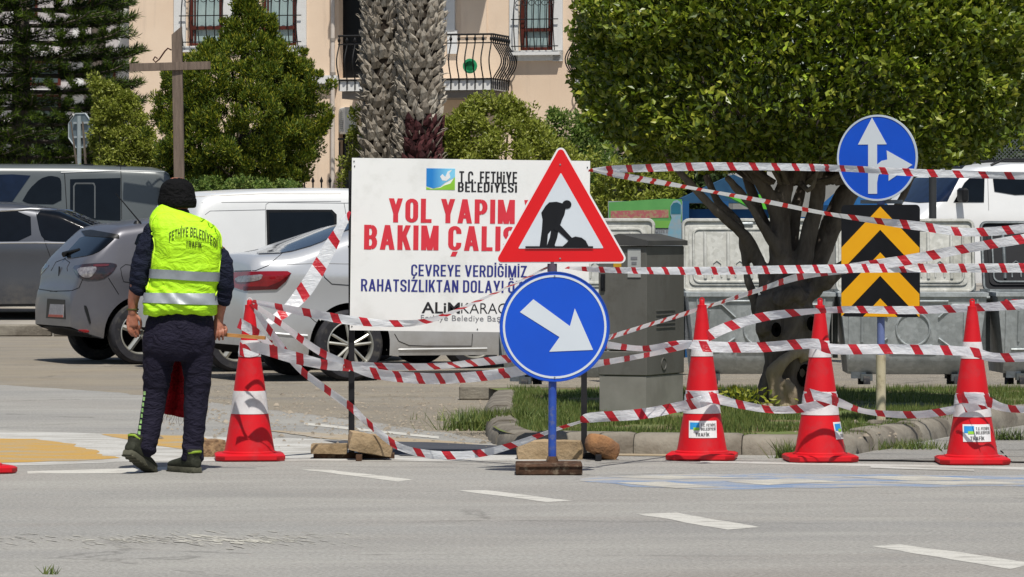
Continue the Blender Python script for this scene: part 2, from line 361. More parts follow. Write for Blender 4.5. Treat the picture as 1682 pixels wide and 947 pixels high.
# painted markings and patches, each a thin sheet on the sheet below
def worn(name, col, under, amt=.5, sc=3.0):
    t = NT(name); v = t.coord((.45, 1.3, 1), src='Object'); f = t.noise(v, sc, 7, .78, .3); g2 = t.noise(t.coord(), 70, 2, .7)
    c1 = t.mix(t.ramp(g2, .35, .65), rgba(lin(col)), rgba(tuple(x*.8 for x in lin(col))))
    c = t.mix(t.ramp(f, amt-.05, amt+.07), c1, t.mix(t.ramp(g2, .3, .7), rgba(lin(under)), rgba(tuple(x*.72 for x in lin(under))))); t.base(c); t.set(Roughness=.85, Specular_IOR_Level=.25); t.bump(g2, .003); return t.m
W_line = worn('road_paint_white', '#c4c2ba', '#a8a59e', .545, 7); W_worn = worn('road_paint_white_worn', '#bebdb8', '#a8a59e', .50, 3)
W_yel = worn('road_paint_yellow_worn', '#b8934f', '#a39a86', .53, 3.2); W_tan = worn('tan_band_paint', '#a3937a', '#a8a59e', .52, 2); W_blue = worn('road_paint_blue_worn', '#7389a8', '#a8a59e', .47, 3.4)
W_dark = pm('shadow_patch_dark', '#4a4c52', .85, col2='#3f4148', ns=3, bump=.003); W_arc = worn('arc_paint', '#c2bfb2', '#a8a59e', .47, 5)  # W_dark is the tone of the board's painted ground shadow
def mark(name, px, mat, z=.004, label=None, rough=.006): return sheet(name, [gnd(*p) for p in px], z*.35, mat, 'structure', rough=rough)
mark('painted_band', [(-120, 704), (140, 711), (300, 716), (560, 722), (720, 733), (900, 744), (900, 757), (500, 757), (350, 758), (200, 759), (-120, 770)], W_worn, .004, rough=.09)
mark('painted_band', [(-120, 719), (60, 721), (110, 728), (160, 741), (186, 752), (120, 757), (-120, 765)], W_yel, .008, rough=.10)
mark('painted_band', [(165, 713), (330, 716), (352, 728), (322, 741), (250, 731)], W_yel, .008, rough=.02)
mark('tan_band', [(430, 706), (700, 722), (820, 731), (1180, 740), (1180, 750), (900, 748), (700, 733), (540, 722)], W_tan, .012, rough=.03)
mark('board_shadow_patch', [(530, 724), (700, 727), (870, 735), (900, 746), (660, 749)], W_dark, .016, rough=.02)  # the board's cast shadow put into the ground colour as a dark sheet
mark('edge_line', [(500, 694), (720, 717), (722, 721), (500, 698)], W_line, .008)
mark('edge_line', [(45, 774), (215, 769), (300, 766), (300, 770), (215, 777), (45, 778)], W_line, .004)
mark('edge_line', [(1150, 757), (1480, 763), (1760, 769), (1760, 773), (1480, 767), (1150, 760)], W_worn, .004)
mark('edge_line', [(1430, 766), (1600, 771), (1600, 774), (1430, 769)], W_worn, .008)
for q in ([(495, 771), (545, 772), (683, 788), (655, 791)], [(750, 805), (795, 805), (938, 822), (900, 825)], [(1045, 844), (1110, 842), (1250, 866), (1195, 870)], [(1430, 897), (1480, 894), (1700, 925), (1660, 935)]):
    mark('lane_dash', q, W_line, .004, rough=.022)
mark('blue_road_lettering', [(955, 790), (1000, 781), (1150, 778), (1450, 779), (1720, 782), (1720, 797), (1480, 799), (1150, 804), (1010, 797)], W_blue, .004, rough=.13)
for q in ([(985, 783), (1100, 781), (1260, 786), (1100, 787)], [(1190, 791), (1300, 786), (1380, 791), (1260, 797)], [(1010, 793), (1090, 791), (1180, 800), (1110, 802)], [(1380, 783), (1520, 782), (1640, 788), (1500, 790)], [(1440, 792), (1600, 790), (1700, 795), (1560, 797)]):
    mark('painted_letter', q, W_arc, .008, rough=.02)
# the broken scuffed line in front: short slivers of old paint joined into one
SV = []
for i in range(330):
    if i < 210: px = random.triangular(120, 560, 360); py = 884+random.gauss(0, 4.5)+(px-350)*-.004
    else: px = random.uniform(-20, 640); py = 884+random.gauss(0, 6)
    w = random.uniform(5, 22); h = random.uniform(.5, 1.5)*(1.3 if 280 < px < 420 else .8); sk = random.uniform(1, 5)
    zl_ = .0008+i*.000008
    SV += [tuple(gnd(px+w*.1, py+h, zl_)), tuple(gnd(px+w*1.1, py+sk*.8+h, zl_)), tuple(gnd(px+w, py+sk*.8, zl_)), tuple(gnd(px, py, zl_))]
smo = link('scuffed_line', fast_mesh('scuffed_line', SV, np.arange(len(SV)).reshape(-1, 4), W_arc)); smo['kind'] = 'stuff'

# island: kerb stones, grass base, grass
def wx(pts): return [gnd(*p) for p in pts]
kpath = bez([gnd(806, 664, 0), gnd(797, 690, 0), gnd(806, 722, 0), gnd(840, 739, 0), gnd(920, 744, 0), gnd(1050, 746, 0), gnd(1200, 747, 0), gnd(1310, 748, 0), gnd(1385, 748, 0), gnd(1460, 735, 0), gnd(1570, 714, 0), gnd(1690, 697, 0), gnd(1850, 680, 0), gnd(2100, 665, 0)], 14)
ISLAND = [(p.x, p.y) for p in kpath]
kb = thing('island_kerb', None, None); kb['kind'] = 'structure'
acc = 0; seg = [kpath[0]]; stones = []; Ls = random.uniform(.55, .8)
for i in range(1, len(kpath)):
    acc += (kpath[i]-kpath[i-1]).length; seg.append(kpath[i])
    if acc > Ls: stones.append(seg); seg = [kpath[i]]; acc = 0; Ls = random.uniform(.5, .85)
for sgm in stones:
    if len(sgm) < 2: continue
    a, b = sgm[0], sgm[-1]; o = (a+b)/2; rg = []; H = .125+random.uniform(-.008, .008); dz = random.uniform(-.004, .004); din = random.uniform(-.01, .012)
    # resample the stone, rounded end edges
    pts = sgm; n = len(pts)
    tot = [(pts[min(i+1, n-1)]-pts[max(i-1, 0)]).normalized() for i in range(n)]
    prof = [(-.01, -.02), (-.005, .055), (.02, .1), (.06, .125), (.16, .128), (.205, .105), (.22, .02), (.22, -.02)]
    for i, p in enumerate(pts):
        nrm = Vector((-tot[i].y, tot[i].x, 0)); k = 1.0; q = p
        if i == 0: q = p+tot[i]*.003; k = .95
        if i == n-1: q = p-tot[i]*.003; k = .95
        rg.append([q+nrm*((u-.1)*k+.1+din)+Vector((0, 0, (h*k if h > 0 else h)*H/.125+dz)) for u, h in prof])
        if i == 0: rg.append([p+tot[i]*.03+nrm*(u+din)+Vector((0, 0, h*H/.125+dz)) for u, h in prof])
    m = MB(); m.loft(rg); m.build('kerb_stone', M_kerb, kb, 50, origin=o)
M_soil = pm('island_soil', '#6b5b43', .95, col2='#5c6a34', ns=2.2, bump=.012, bs=14, lo=.4, hi=.55)
isl = [(p.x+.0, p.y+.12) for p in kpath]; isl = [(x+(.1 if i < 30 else 0), y) for i, (x, y) in enumerate(isl)]
isl2 = isl+[(10.0, 32.9), (-.2, 32.9)]
sheet('traffic_island', [(x, y) for x, y in isl2], .1, M_soil, 'structure')
bk = thing('back_kerb', None, None); bk['kind'] = 'structure'
for i in range(12):
    b = MB(); b.box((0, 0, .06), (.78, .16, .13), bev=.018); b.build('kerb_stone', M_kerb, bk, 30, loc=(-.05+i*.8, 32.95+random.uniform(-.01, .01), 0))
# concrete apron right of the island
M_apron = road_material('apron_concrete', '#97948e', '#85827c', '#a5a29a', 0, .9)
ap = thing('concrete_apron', None, None); ap['kind'] = 'structure'
apx = [[(1392, 757), (1400, 750), (1470, 737), (1530, 726), (1560, 759)], [(1562, 759), (1532, 726), (1612, 711), (1660, 760)], [(1662, 760), (1614, 711), (1700, 699), (1790, 761)], [(1793, 761), (1703, 699), (1850, 683), (2000, 762)]]
for q in apx: sheet('paving_slab', [gnd(*p) for p in q], .006+random.uniform(0, .004), M_apron, None, ap, rough=.012)

def inside(x, y, poly):
    c = False; j = len(poly)-1
    for i in range(len(poly)):
        xi, yi = poly[i]; xj, yj = poly[j]
        if (yi > y) != (yj > y) and x < (xj-xi)*(y-yi)/(yj-yi)+xi: c = not c
        j = i
    return c
def blades(pts, hmin, hmax, w, mats, lean=.5):
    N = len(pts); P_ = np.array(pts); a = RNG.uniform(0, 2*pi, N); h = RNG.uniform(hmin, hmax, N); le = RNG.uniform(0, lean, N)*h; b = RNG.uniform(0, 2*pi, N)
    d = np.stack([np.cos(a), np.sin(a), np.zeros(N)], 1)*w*RNG.uniform(.6, 1.3, N)[:, None]; ln = np.stack([np.cos(b)*le, np.sin(b)*le, h], 1)
    V = np.empty((N, 4, 3)); V[:, 0] = P_-d; V[:, 1] = P_+d; V[:, 2] = P_+d*.6+ln*.6; V[:, 3] = P_+ln
    return V.reshape(-1, 3), np.arange(N*4).reshape(N, 4)
def leaf_mat(name, cols, rough=.45, trans=.35, spec=.5):
    t = NT(name); gi = t.n('ShaderNodeNewGeometry'); cr = t.n('ShaderNodeValToRGB'); e = cr.color_ramp.elements
    while len(e) < len(cols): e.new(.5)
    for i, c in enumerate(cols): e[i].position = i/(len(cols)-1); e[i].color = rgba(lin(c))
    t.l(gi.outputs['Random Per Island'], cr.inputs[0]); nz = t.ramp(t.noise(t.coord(), 1.6, 3), .3, .7); c = t.mix(t.math('MULTIPLY', nz, .45), cr.outputs[0], t.mix(.5, cr.outputs[0], rgba(lin(cols[0])), 'MULTIPLY'))
    t.base(cr.outputs[0]); t.set(Roughness=rough, Specular_IOR_Level=spec)
    tr = t.n('ShaderNodeBsdfTranslucent'); t.l(cr.outputs[0], tr.inputs[0]); mx = t.n('ShaderNodeMixShader'); mx.inputs[0].default_value = trans
    t.l(t.b.outputs[0], mx.inputs[1]); t.l(tr.outputs[0], mx.inputs[2]); t.l(mx.outputs[0], t.out.inputs[0]); return t.m
M_grass = leaf_mat('grass_blades', ['#3f5222', '#54682c', '#66793a', '#7f8448', '#5b6e2e'], .6, .3)
ptsg = []
while len(ptsg) < 52000:
    x = random.uniform(-.4, 5.6); y = random.uniform(24.9, 32.8)
    if y > 29 and random.random() < .45: continue
    if noise.noise(Vector((x*1.3, y*.9, 0)))+.55*noise.noise(Vector((x*4, y*3, 5))) < -.16+(.22 if (x > 2.4 and x < 3.6 and y < 27.3) else 0): continue
    if inside(x, y, isl2) and inside(x-.1, y-.13, isl2): ptsg.append((x, y, .098))
V, T = blades(ptsg, .015, .058, .0034, None); gr = link('island_grass', fast_mesh('grass', V, T, M_grass)); tag(gr, 'short green grass with bare soil patches growing on the traffic island', 'grass', kind='stuff')
# weeds at the kerb corner and the left tip
def tuft(label, px, py, n, spread, hmin, hmax, z=.0, mat=None, grp=None, w=.004):
    c = gnd(px, py, z); P_ = [(random.gauss(0, spread), random.gauss(0, spread*.6), 0) for _ in range(n)]
    V, T = blades(P_, hmin, hmax, w, None, 1.1); o = link('weed_tuft', fast_mesh('weed_tuft', V, T, mat or M_grass), None, c); return tag(o, label, 'weeds', grp, 'stuff')
tuft('dry green weed tuft growing from the pavement joint left of the right-hand cone', 1495, 739, 420, .12, .03, .09)
tuft('green weed tuft beside the kerb just right of the right-hand cone', 1655, 724, 260, .09, .03, .11)
tuft('tall grass tuft at the left tip of the traffic island kerb', 792, 706, 1500, .12, .05, .16)
tuft('dark green weed tuft at the foot of the kerb beside the middle cone', 1293, 752, 160, .04, .04, .14)
tuft('low grass strip behind the left tip of the island kerb', 838, 690, 900, .2, .04, .11, .1)
tuft('small green weed sprouting from the foreground asphalt', 80, 943, 26, .02, .02, .05)
M_yleaf = leaf_mat('yellow_leaves', ['#7f8c2a', '#a5a638', '#5e7326'], .5, .35)
def leaves(P_, Nn, size, asp=.45, jit=.6, fold=.25):
    """folded diamond leaves: P centres, Nn outward directions"""
    N = len(P_); r = RNG.normal(size=(N, 3)); d = Nn*1.0+r*jit; d /= np.linalg.norm(d, axis=1)[:, None]; r2 = RNG.normal(size=(N, 3)); sd = np.cross(d, r2); sd /= np.linalg.norm(sd, axis=1)[:, None]; nn = np.cross(d, sd)
    s = size*RNG.uniform(.65, 1.25, N)[:, None]; V = np.empty((N, 4, 3)); V[:, 0] = P_-d*s*.5; V[:, 2] = P_+d*s*.5; V[:, 1] = P_+sd*s*asp*.5+nn*s*fold*.3; V[:, 3] = P_-sd*s*asp*.5+nn*s*fold*.3
    i = np.arange(N)[:, None]*4; T = np.concatenate([i+[0, 1, 2], i+[0, 2, 3]], 1).reshape(-1, 3); return V.reshape(-1, 3), T
o_ = at(1218, 655, 28.6); o_.z = .1
Pl = np.array([(random.gauss(0, .1), random.gauss(0, .07), random.uniform(.02, .17)) for _ in range(170)]); Nl = Pl/np.linalg.norm(Pl, axis=1)[:, None]
V, T = leaves(Pl, Nl, .055, .4); tag(link('small_shrub', fast_mesh('small_shrub', V, T, M_yleaf), None, o_), 'small yellow green shrub at the left foot of the gnarled tree', 'shrub')
# gravel and crumbs on the lot and the island
M_peb = pm('pebble', '#9b9080', .9, col2='#6f675b', ns=9)
pb = MB()
for i in range(1500):
    if i < 1350: px = random.uniform(250, 880); py = random.triangular(620, 735, 650+px*.07); z = .005
    else: px, py = random.uniform(1300, 1480), random.uniform(692, 720); z = .1
    c = gnd(px, py, z); s_ = random.uniform(.004, .014)*(2 if random.random() < .06 else 1); R_ = Matrix.Translation(c) @ Matrix.Rotation(random.random()*6, 4, 'Z')
    pb.add([(-s_, -s_*.7, 0), (s_*.8, -s_, 0), (s_, s_*.8, 0), (-s_*.7, s_, 0), (-s_*.3, -s_*.2, s_*.8), (s_*.4, s_*.2, s_*.7)], [(0, 1, 4), (1, 5, 4), (1, 2, 5), (2, 3, 5), (3, 4, 5), (3, 0, 4)], R_)
tag(pb.build('gravel', M_peb), 'small stones and crumbs scattered on the dusty ground', 'gravel', kind='stuff')
# ------------------------------------------------------------------ materials for the things
M_red = pm('cone_red_plastic', '#cb0f1c', .5, col2='#bd0d1a', ns=4, dirt='#b32a30', ds=9, spec=.35)
M_cwhite = pm('cone_white_band', '#d8d6d6', .5, col2='#c8c4c4', ns=9, dirt='#b9b3b0', ds=9)
M_white = pm('sign_white', '#e3e4e4', .35, col2='#dcdddd', ns=3)
M_refl = pm('sign_retroreflective', '#cfd6dc', .4, col2='#c8cfd6', ns=2)
M_signred = pm('sign_red', '#d90f18', .35, col2='#cf0d16', ns=3); M_blue = pm('sign_blue', '#0a50c8', .32, col2='#0b4cc0', ns=3)
M_blk = pm('black_print', '#16171a', .5, col2='#1b1c20'); M_yelp = pm('sign_yellow', '#f2b00c', .4, col2='#eeaa0a')
M_back = pm('sign_back_metal', '#8e9598', .5, .4, col2='#838a8d')
M_bluepost = pm('blue_post_paint', '#1f429a', .5, col2='#2a4ea2', ns=14, dirt='#6e7078', ds=16); M_blkpost = pm('black_post_paint', '#1c1c1f', .45, col2='#2a2a2c')
M_board = pm('board_white', '#e9e9e6', .38, col2='#e2e3e0', ns=1.5, dirt='#d5d5d0', ds=3)
M_tred = pm('print_red', '#d3303e', .5, col2='#cc2c3a'); M_tblue = pm('print_blue', '#343a80', .5, col2='#30367c'); M_tgrey = pm('print_grey', '#77787c', .5); M_tdark = pm('print_dark', '#2b2b2e', .5)
M_rust = pm('rusty_steel', '#5a4232', .85, .2, col2='#3b2c22', ns=14, bump=.004, bs=50, dirt='#8b7d6a', ds=22)
M_stone = pm('tan_stone', '#a38e70', .92, col2='#8b7658', ns=7, bump=.008, bs=40, dirt='#74634c', ds=9)
M_galv = None
def logo(parent, x0, z0, x1, z1, y, tiny=False):
    """the municipality's mark: a blue square with a white wave over a green corner"""
    w, h = x1-x0, z1-z0; g_ = MATS.get('logo_blue')
    if not g_:
        t = NT('logo_blue'); sp = t.n('ShaderNodeSeparateXYZ'); t.l(t.tc.outputs['Generated'], sp.inputs[0])
        t.base(t.mix(t.ramp(sp.outputs[0], .2, .8), rgba(lin('#1d7cc4')), rgba(lin('#7cc7e6')))); t.set(Roughness=.45); MATS['logo_blue'] = t.m
    m = MB(); m.prism([(x0, z0+.16*h), (x0+.25*w, z0+.06*h), (x0+.5*w, z0+.16*h), (x0+.66*w, z0+.34*h), (x1, z0+.6*h), (x1, z1), (x0, z1)], -.0015, off=y); m.build('logo_field', MATS['logo_blue'], parent)
    m = MB(); m.prism([(x0, z0), (x1, z0), (x1, z0+.62*h), (x0+.84*w, z0+.3*h), (x0+.62*w, z0+.2*h), (x0+.5*w, z0+.1*h), (x0+.2*w, z0+.03*h), (x0, z0+.12*h)], -.0018, off=y); m.build('logo_field', pm('logo_green', '#8cc63a', .45, col2='#a6d04a'), parent)
    m = MB(); m.prism([(x0+.48*w, z0+.62*h), (x0+.56*w, z0+.74*h), (x0+.66*w, z0+.6*h), (x0+.74*w, z0+.86*h), (x0+.9*w, z0+.95*h), (x0+.8*w, z0+.78*h), (x0+.84*w, z0+.58*h), (x0+.7*w, z0+.42*h), (x0+.56*w, z0+.44*h)], -.0025, off=y); m.build('logo_wave', M_white, parent)

# ------------------------------------------------------------------ the traffic cones
def cone_prof(z): return np.interp(z, [.05, .09, .30, .46, .60, .74, .90, .96], [.152, .148, .112, .094, .073, .054, .034, .024])
def make_cone(label, loc, rz, sticker):
    t = thing('traffic_cone', label, 'traffic cone', loc, rz, 'red and white traffic cones along the closed lane')
    b = MB(); n = 8; oct_ = lambda r, c, z: [Vector((sx*a, sy*bb, z)) for sx, sy, a, bb in ((-1, -1, r-c, r), (1, -1, r-c, r), (1, -1, r, r-c), (1, 1, r, r-c), (1, 1, r-c, r), (-1, 1, r-c, r), (-1, 1, r, r-c), (-1, -1, r, r-c))]
    b.loft([oct_(.205, .05, .004), oct_(.212, .055, .012), oct_(.212, .055, .034), oct_(.196, .06, .044)])
    for sx in (-1, 1):
        for sy in (-1, 1): b.box((sx*.15, sy*.15, .006), (.05, .05, .012))
    b.build('base', M_red, t, 40)
    b = MB(); b.lathe([(.168, .038), (.166, .052), (.154, .058), (.151, .075)]+[(float(cone_prof(z)), z) for z in np.linspace(.09, .93, 22)]+[(.029, .935), (.029, .95), (.017, .952), (.016, .975), (.012, .982)], 40); b.build('body', M_red, t, 35)
    for z0, z1 in ((.285, .425), (.635, .735)):
        b = MB(); zz = np.linspace(z0, z1, 5); b.lathe([(float(cone_prof(z0))-.004, z0)]+[(float(cone_prof(z))+.0025, z) for z in zz]+[(float(cone_prof(z1))-.004, z1)], 40); b.build('reflective_band', M_cwhite, t, 35)
    b = MB(); b.tube([(.014*cos(a), 0, .972+.014*sin(a)+.006) for a in np.linspace(-.4, pi+.4, 10)], .0035, 6); b.build('ring', M_cwhite if sticker is None else M_red, t, 60)
    if sticker is not None:
        a0 = sticker
        def wrap(p):   # bend a flat label round the cone's skin
            z = .19+p[2]; r = float(cone_prof(z))+.003-p[1]; a = -pi/2+a0+p[0]/r; return (r*cos(a), r*sin(a), z)
        g = MB(); nx = 10
        g.loft([[Vector(wrap((x, .0, z))) for z in (-.052, -.02, .02, .052)] for x in np.linspace(-.092, .092, nx)], cap=False, closed=False); st = g.build('sticker', pm('sticker_white', '#dfe0e0', .4), t)
        def wt(body, x0, z0, x1, z1, mat, bold): stext(body, x0, z0, x1, z1, 0, mat, st, bold, name='sticker_lettering', warp=lambda p: wrap((p[0], p[1]-.0015, p[2])))
        wt('T.C. FETHİYE', -.012, .018, .084, .035, M_tdark, .08); wt('BELEDİYESİ', -.012, -.006, .084, .011, M_tdark, .08); wt('TRAFİK', -.048, -.042, .04, -.02, M_tdark, .07)
        for (x0, z0, x1, z1, mt) in ((-.084, .0, -.022, .042, pm('logo_flat_blue', '#2a8fd0', .45)), (-.06, -.006, -.022, .012, pm('logo_green', '#8cc63a', .45))):
            k = MB(); e_ = -.002 if mt.name == 'logo_green' else -.001; k.loft([[Vector(wrap((x, e_, z))) for z in np.linspace(z0, z1, 4)] for x in np.linspace(x0, x1, 5)], cap=False, closed=False); k.build('logo', mt, st)
    return t
c1 = gnd(410, 755); c2 = gnd(1153, 754); c3 = gnd(1347, 757); c4 = gnd(1597, 761)
make_cone('red and white traffic cone just right of the worker, tape tied to its top ring', c1, .1, None)
make_cone('red and white traffic cone standing in front of the grey utility cabinet\'s right side', c2, -.12, .12)
make_cone('red and white traffic cone standing in front of the gnarled tree trunk', c3, .08, 1.25)
make_cone('rightmost red and white traffic cone, by the last container, with a curved tape shadow', c4, .0, .14)
cL = gnd(-44, 776); make_cone('traffic cone cut off by the left picture edge, only its red base corner showing', cL, .5, None)
cX = gnd(1398, 759)
# ------------------------------------------------------------------ blue round sign and triangular road works sign on one post
S = F/22.9
bp = at(907, 778, 22.9); bp.z = 0
sg = thing('road_works_sign_stand', 'road works triangle above a round blue arrow sign on a blue post', 'road sign', bp)
LX = lambda px: (px-907)/S; LZ = lambda py: CH-(py-HY)/S
b = MB(); 
for i, (yy, ww) in enumerate(((-.12, .11), (0, .11), (.12, .11))): b.box((-.02, yy, .032+.003*(i % 2)), (.385, ww, .064), bev=.008)
b.build('base', M_rust, sg, 30)
b = MB(); b.tube([(-.19, -.178, .05), (.17, -.178, .052)], .006); b.tube([(0, 0, .06), (0, 0, .1)], [.04, .028], 12); b.build('base_collar', M_rust, sg, 40)
b = MB(); b.tube([(0, 0, .05), (.006, 0, 1.6)], .0235, 20); b.build('post', M_bluepost, sg, 50)
b = MB(); b.tube([(.0, -.004, LZ(446)), (.0, -.004, LZ(428))], .028, 16); b.build('post_clamp', pm('grey_purple_clamp', '#5a4e5c', .6), sg, 50)
zc, R = LZ(536), 90/S
dk = thing('round_arrow_sign', None, None, (LX(911), -.034, zc)); dk.parent = sg
def disc(r0, r1, y, th, n=64):
    m = MB(); o = [(r1*cos(2*pi*i/n), r1*sin(2*pi*i/n)) for i in range(n)]
    if r0 == 0: return m.prism(o, th, off=y)
    rr = [[Vector((r*cos(2*pi*i/n), yy, r*sin(2*pi*i/n))) for i in range(n)] for r, yy in ((r1, y), (r1, y+th), (r0, y+th), (r0, y), (r1, y))]
    return m.loft(rr, cap=False)
disc(0, R, 0, .004).build('plate', M_blue, dk, 30); disc(R-.004, R+.002, -.004, .014).build('rim', pm('sign_rim_blue', '#1746a4', .4), dk, 40); disc(R*.905, R*.945, -.0025, .002).build('white_ring', M_refl, dk, 30)
aw = [(875, 491), (855, 512), (921, 552), (903, 576), (974, 574), (945, 507), (934, 537), (890, 505)]
aw = [(876, 491), (854, 512), (919, 553), (902, 577), (974, 574), (944, 506), (936, 535)]
m = MB(); m.prism([((x-911)/S, -(y-536)/S) for x, y in aw], -.002, off=-.0006); m.build('white_arrow', M_refl, dk)
for z_ in (R*.925, -R*.925):
    m = MB(); m.tube([(0, -.006, z_), (0, .0, z_)], .005, 8); m.build('bolt', M_back, dk)
tr = thing('triangle_sign', None, None, (0, -.03, 0)); tr.parent = sg
def rtri(sh, r=.03, ins=0.0):
    A = [(921, 233.5), (809, 433), (1033.5, 432)]; P_ = [Vector((LX(x), LZ(y))) for x, y in A]; c = sum(P_, Vector((0, 0)))/3; out = []
    P_ = [c+(p-c)*sh for p in P_]
    for i in range(3):
        a, b_, c_ = P_[i-1], P_[i], P_[(i+1) % 3]; u, v = (a-b_).normalized(), (c_-b_).normalized(); r_ = r
        cc = b_+(u+v).normalized()*(r_/math.sin(u.angle(v)/2)); s0 = cc-b_; pu = b_+u*u.dot(s0); pv = b_+v*v.dot(s0)
        a0 = atan2((pu-cc).y, (pu-cc).x); a1 = atan2((pv-cc).y, (pv-cc).x); da = (a1-a0+pi) % (2*pi)-pi
        out += [(cc.x+r_*cos(a0+da*k/8), cc.y+r_*sin(a0+da*k/8)) for k in range(9)]
    return out
MB().prism(rtri(1.0, .03), .004, off=0).build('plate', M_white, tr, 30)
MB().prism(rtri(.955, .02), -.0018, off=-.0004).build('red_border', M_signred, tr)
MB().prism(rtri(.625, .004), -.0018, off=-.0026).build('white_field', M_refl, tr)
def figure(px, yy=-.005, name='pictogram'):
    m = MB(); m.prism([(LX(x), LZ(y)) for x, y in px], -.0014, off=yy); return m.build(name, M_blk, tr)
man_ = [(901, 333), (915, 331), (924, 333), (929, 338), (930, 346), (926, 356), (919, 370), (916, 376), (934, 394), (929, 400), (914, 384), (912, 392), (905, 405), (890, 405), (897, 398), (899, 386), (897, 378), (895, 388), (893, 404), (881, 406), (886, 399), (888, 386), (890, 372), (889, 362), (893, 352), (895, 344)]
man_ = [(902, 332), (914, 331), (925, 334), (930, 341), (929, 350), (922, 363), (915, 378), (913, 392), (909, 405), (897, 406), (896, 402), (902, 388), (903, 378), (899, 384), (897, 394), (899, 406), (887, 406), (888, 390), (890, 372), (893, 359), (889, 350), (896, 338)]
man_ = [(902, 332), (914, 331), (925, 334), (929, 342), (927, 352), (921, 365), (918, 375), (915, 390), (911, 402), (913, 406), (897, 406), (903, 390), (905, 378), (900, 384), (899, 396), (898, 406), (886, 406), (888, 392), (890, 376), (891, 360), (889, 349), (896, 338)]
figure(man_, -.0046)
m = MB(); hc = (931, 335.5); m.prism([(LX(hc[0]+7.5*cos(a)), LZ(hc[1]-7*sin(a))) for a in np.linspace(0, 2*pi, 20, endpoint=False)], -.0014, off=-.0061); m.build('pictogram', M_blk, tr)
figure([(912, 368), (917, 366), (940, 391), (951, 396), (942, 406), (936, 397), (915, 378)], -.0061)
figure([(917, 350), (927, 347), (921, 366), (915, 380), (909, 376)], -.0076)
figure([(922, 406), (930, 399), (937, 391), (945, 388), (955, 390), (962, 395), (967, 405), (974, 406)], -.0076)
figure([(863, 404), (974, 404), (974, 407), (863, 407)], -.0091)
for z_ in (LZ(270), LZ(424)):
    m = MB(); m.tube([(LX(920), -.006, z_), (LX(920), .0, z_)], .005, 8); m.build('bolt', M_back, tr)
# ------------------------------------------------------------------ white information board on two black legs
YB = 24.4; SB = F/YB; bo = at(772, 380, YB); bo.z = 0
bd = thing('information_board', 'large white road works notice board with red and blue lettering on two black legs', 'notice board', bo)
BX = lambda px: (px-772)/SB; BZ = lambda py: CH-(py-HY)/SB
sh = thing('board_sheet', None, None, (0, 0, BZ(403))); sh.parent = bd; sh.rotation_euler = (0, radians(.75), 0)
bx = lambda px: (px-772)/SB; bz = lambda py: -(py-403)/SB
b = MB(); b.box((0, -.012, 0), (391/SB, .012, 283/SB)); b.build('sheet_panel', M_board, sh)
b = MB(); W2, H2 = 195.5/SB, 141.5/SB
for a_, b_ in (((-W2, H2), (W2, H2)), ((-W2, -H2), (W2, -H2)), ((-W2, -H2), (-W2, H2)), ((W2, -H2), (W2, H2))): strut(b, (a_[0]*.975, .012, a_[1]*.97), (b_[0]*.975, .012, b_[1]*.97), .022)
b.build('back_frame', M_blkpost, sh)
yt = -.0195
logo(sh, bx(699), bz(312), bx(746), bz(277), -.0182)
stext('T.C. FETHiYE', bx(753), bz(300.5), bx(848), bz(281), yt, M_tdark, sh, .085)
stext('BELEDiYESi', bx(751), bz(315), bx(848), bz(299), yt, M_tdark, sh, .085)
stext('YOL YAPIM VE', bx(638), bz(366.5), bx(845), bz(327), yt, M_tred, sh, .098, measure='YOL YAPIM')
stext('BAKIM ÇALIŞMASI', bx(598), bz(411.5), bx(822), bz(371), yt, M_tred, sh, .098, measure='BAKIM ÇALI')
stext('ÇEVREYE VERDİĞİMİZ', bx(676), bz(454), bx(866), bz(435), yt, M_tblue, sh, .078)
stext('RAHATSIZLIKTAN DOLAYI ÖZÜR DİLERİZ', bx(594), bz(480), bx(846), bz(460), yt, M_tblue, sh, .078, measure='RAHATSIZLIKTAN DOLAYI Ö')
text_fit('ALiM', bx(694), bz(515), bx(757), bz(496.5), yt, M_tdark, sh, .018, 1.0)
text_fit('KARACA', bx(759), bz(514.5), bx(834), bz(497), yt, M_tdark, sh, -.006, .98, measure='KARAC')
text_fit('Fethiye Belediye Başkanı', bx(693), bz(530), bx(824), bz(517.8), yt, M_tgrey, sh, .0, 1.05, measure='Fethiye Belediye Baş')
for px, py in ((580, 267), (581, 275), (963, 272), (580, 538), (786, 540), (963, 540)):
    m = MB(); m.tube([(bx(px), -.022, bz(py)), (bx(px), -.012, bz(py))], .004, 8); m.build('screw', M_blk, sh)
for px, gy in ((577, 752), (959.5, 752)):
    leg = MB(); strut(leg, (BX(px), .036, .0), (BX(px), .036, BZ(280)), .036, .03); leg.build('leg', M_blkpost, bd)
for pxa, pxb in ((515, 648), (930, 1012)):
    ft = MB(); strut(ft, (BX(pxa), .0, .02), (BX(pxb), .0, .02), .035, .035); strut(ft, (BX((pxa+pxb)/2)+.04, -.28, .02), (BX((pxa+pxb)/2)+.04, .28, .02), .035, .035); ft.build('foot', M_rust if pxa < 600 else M_blkpost, bd)
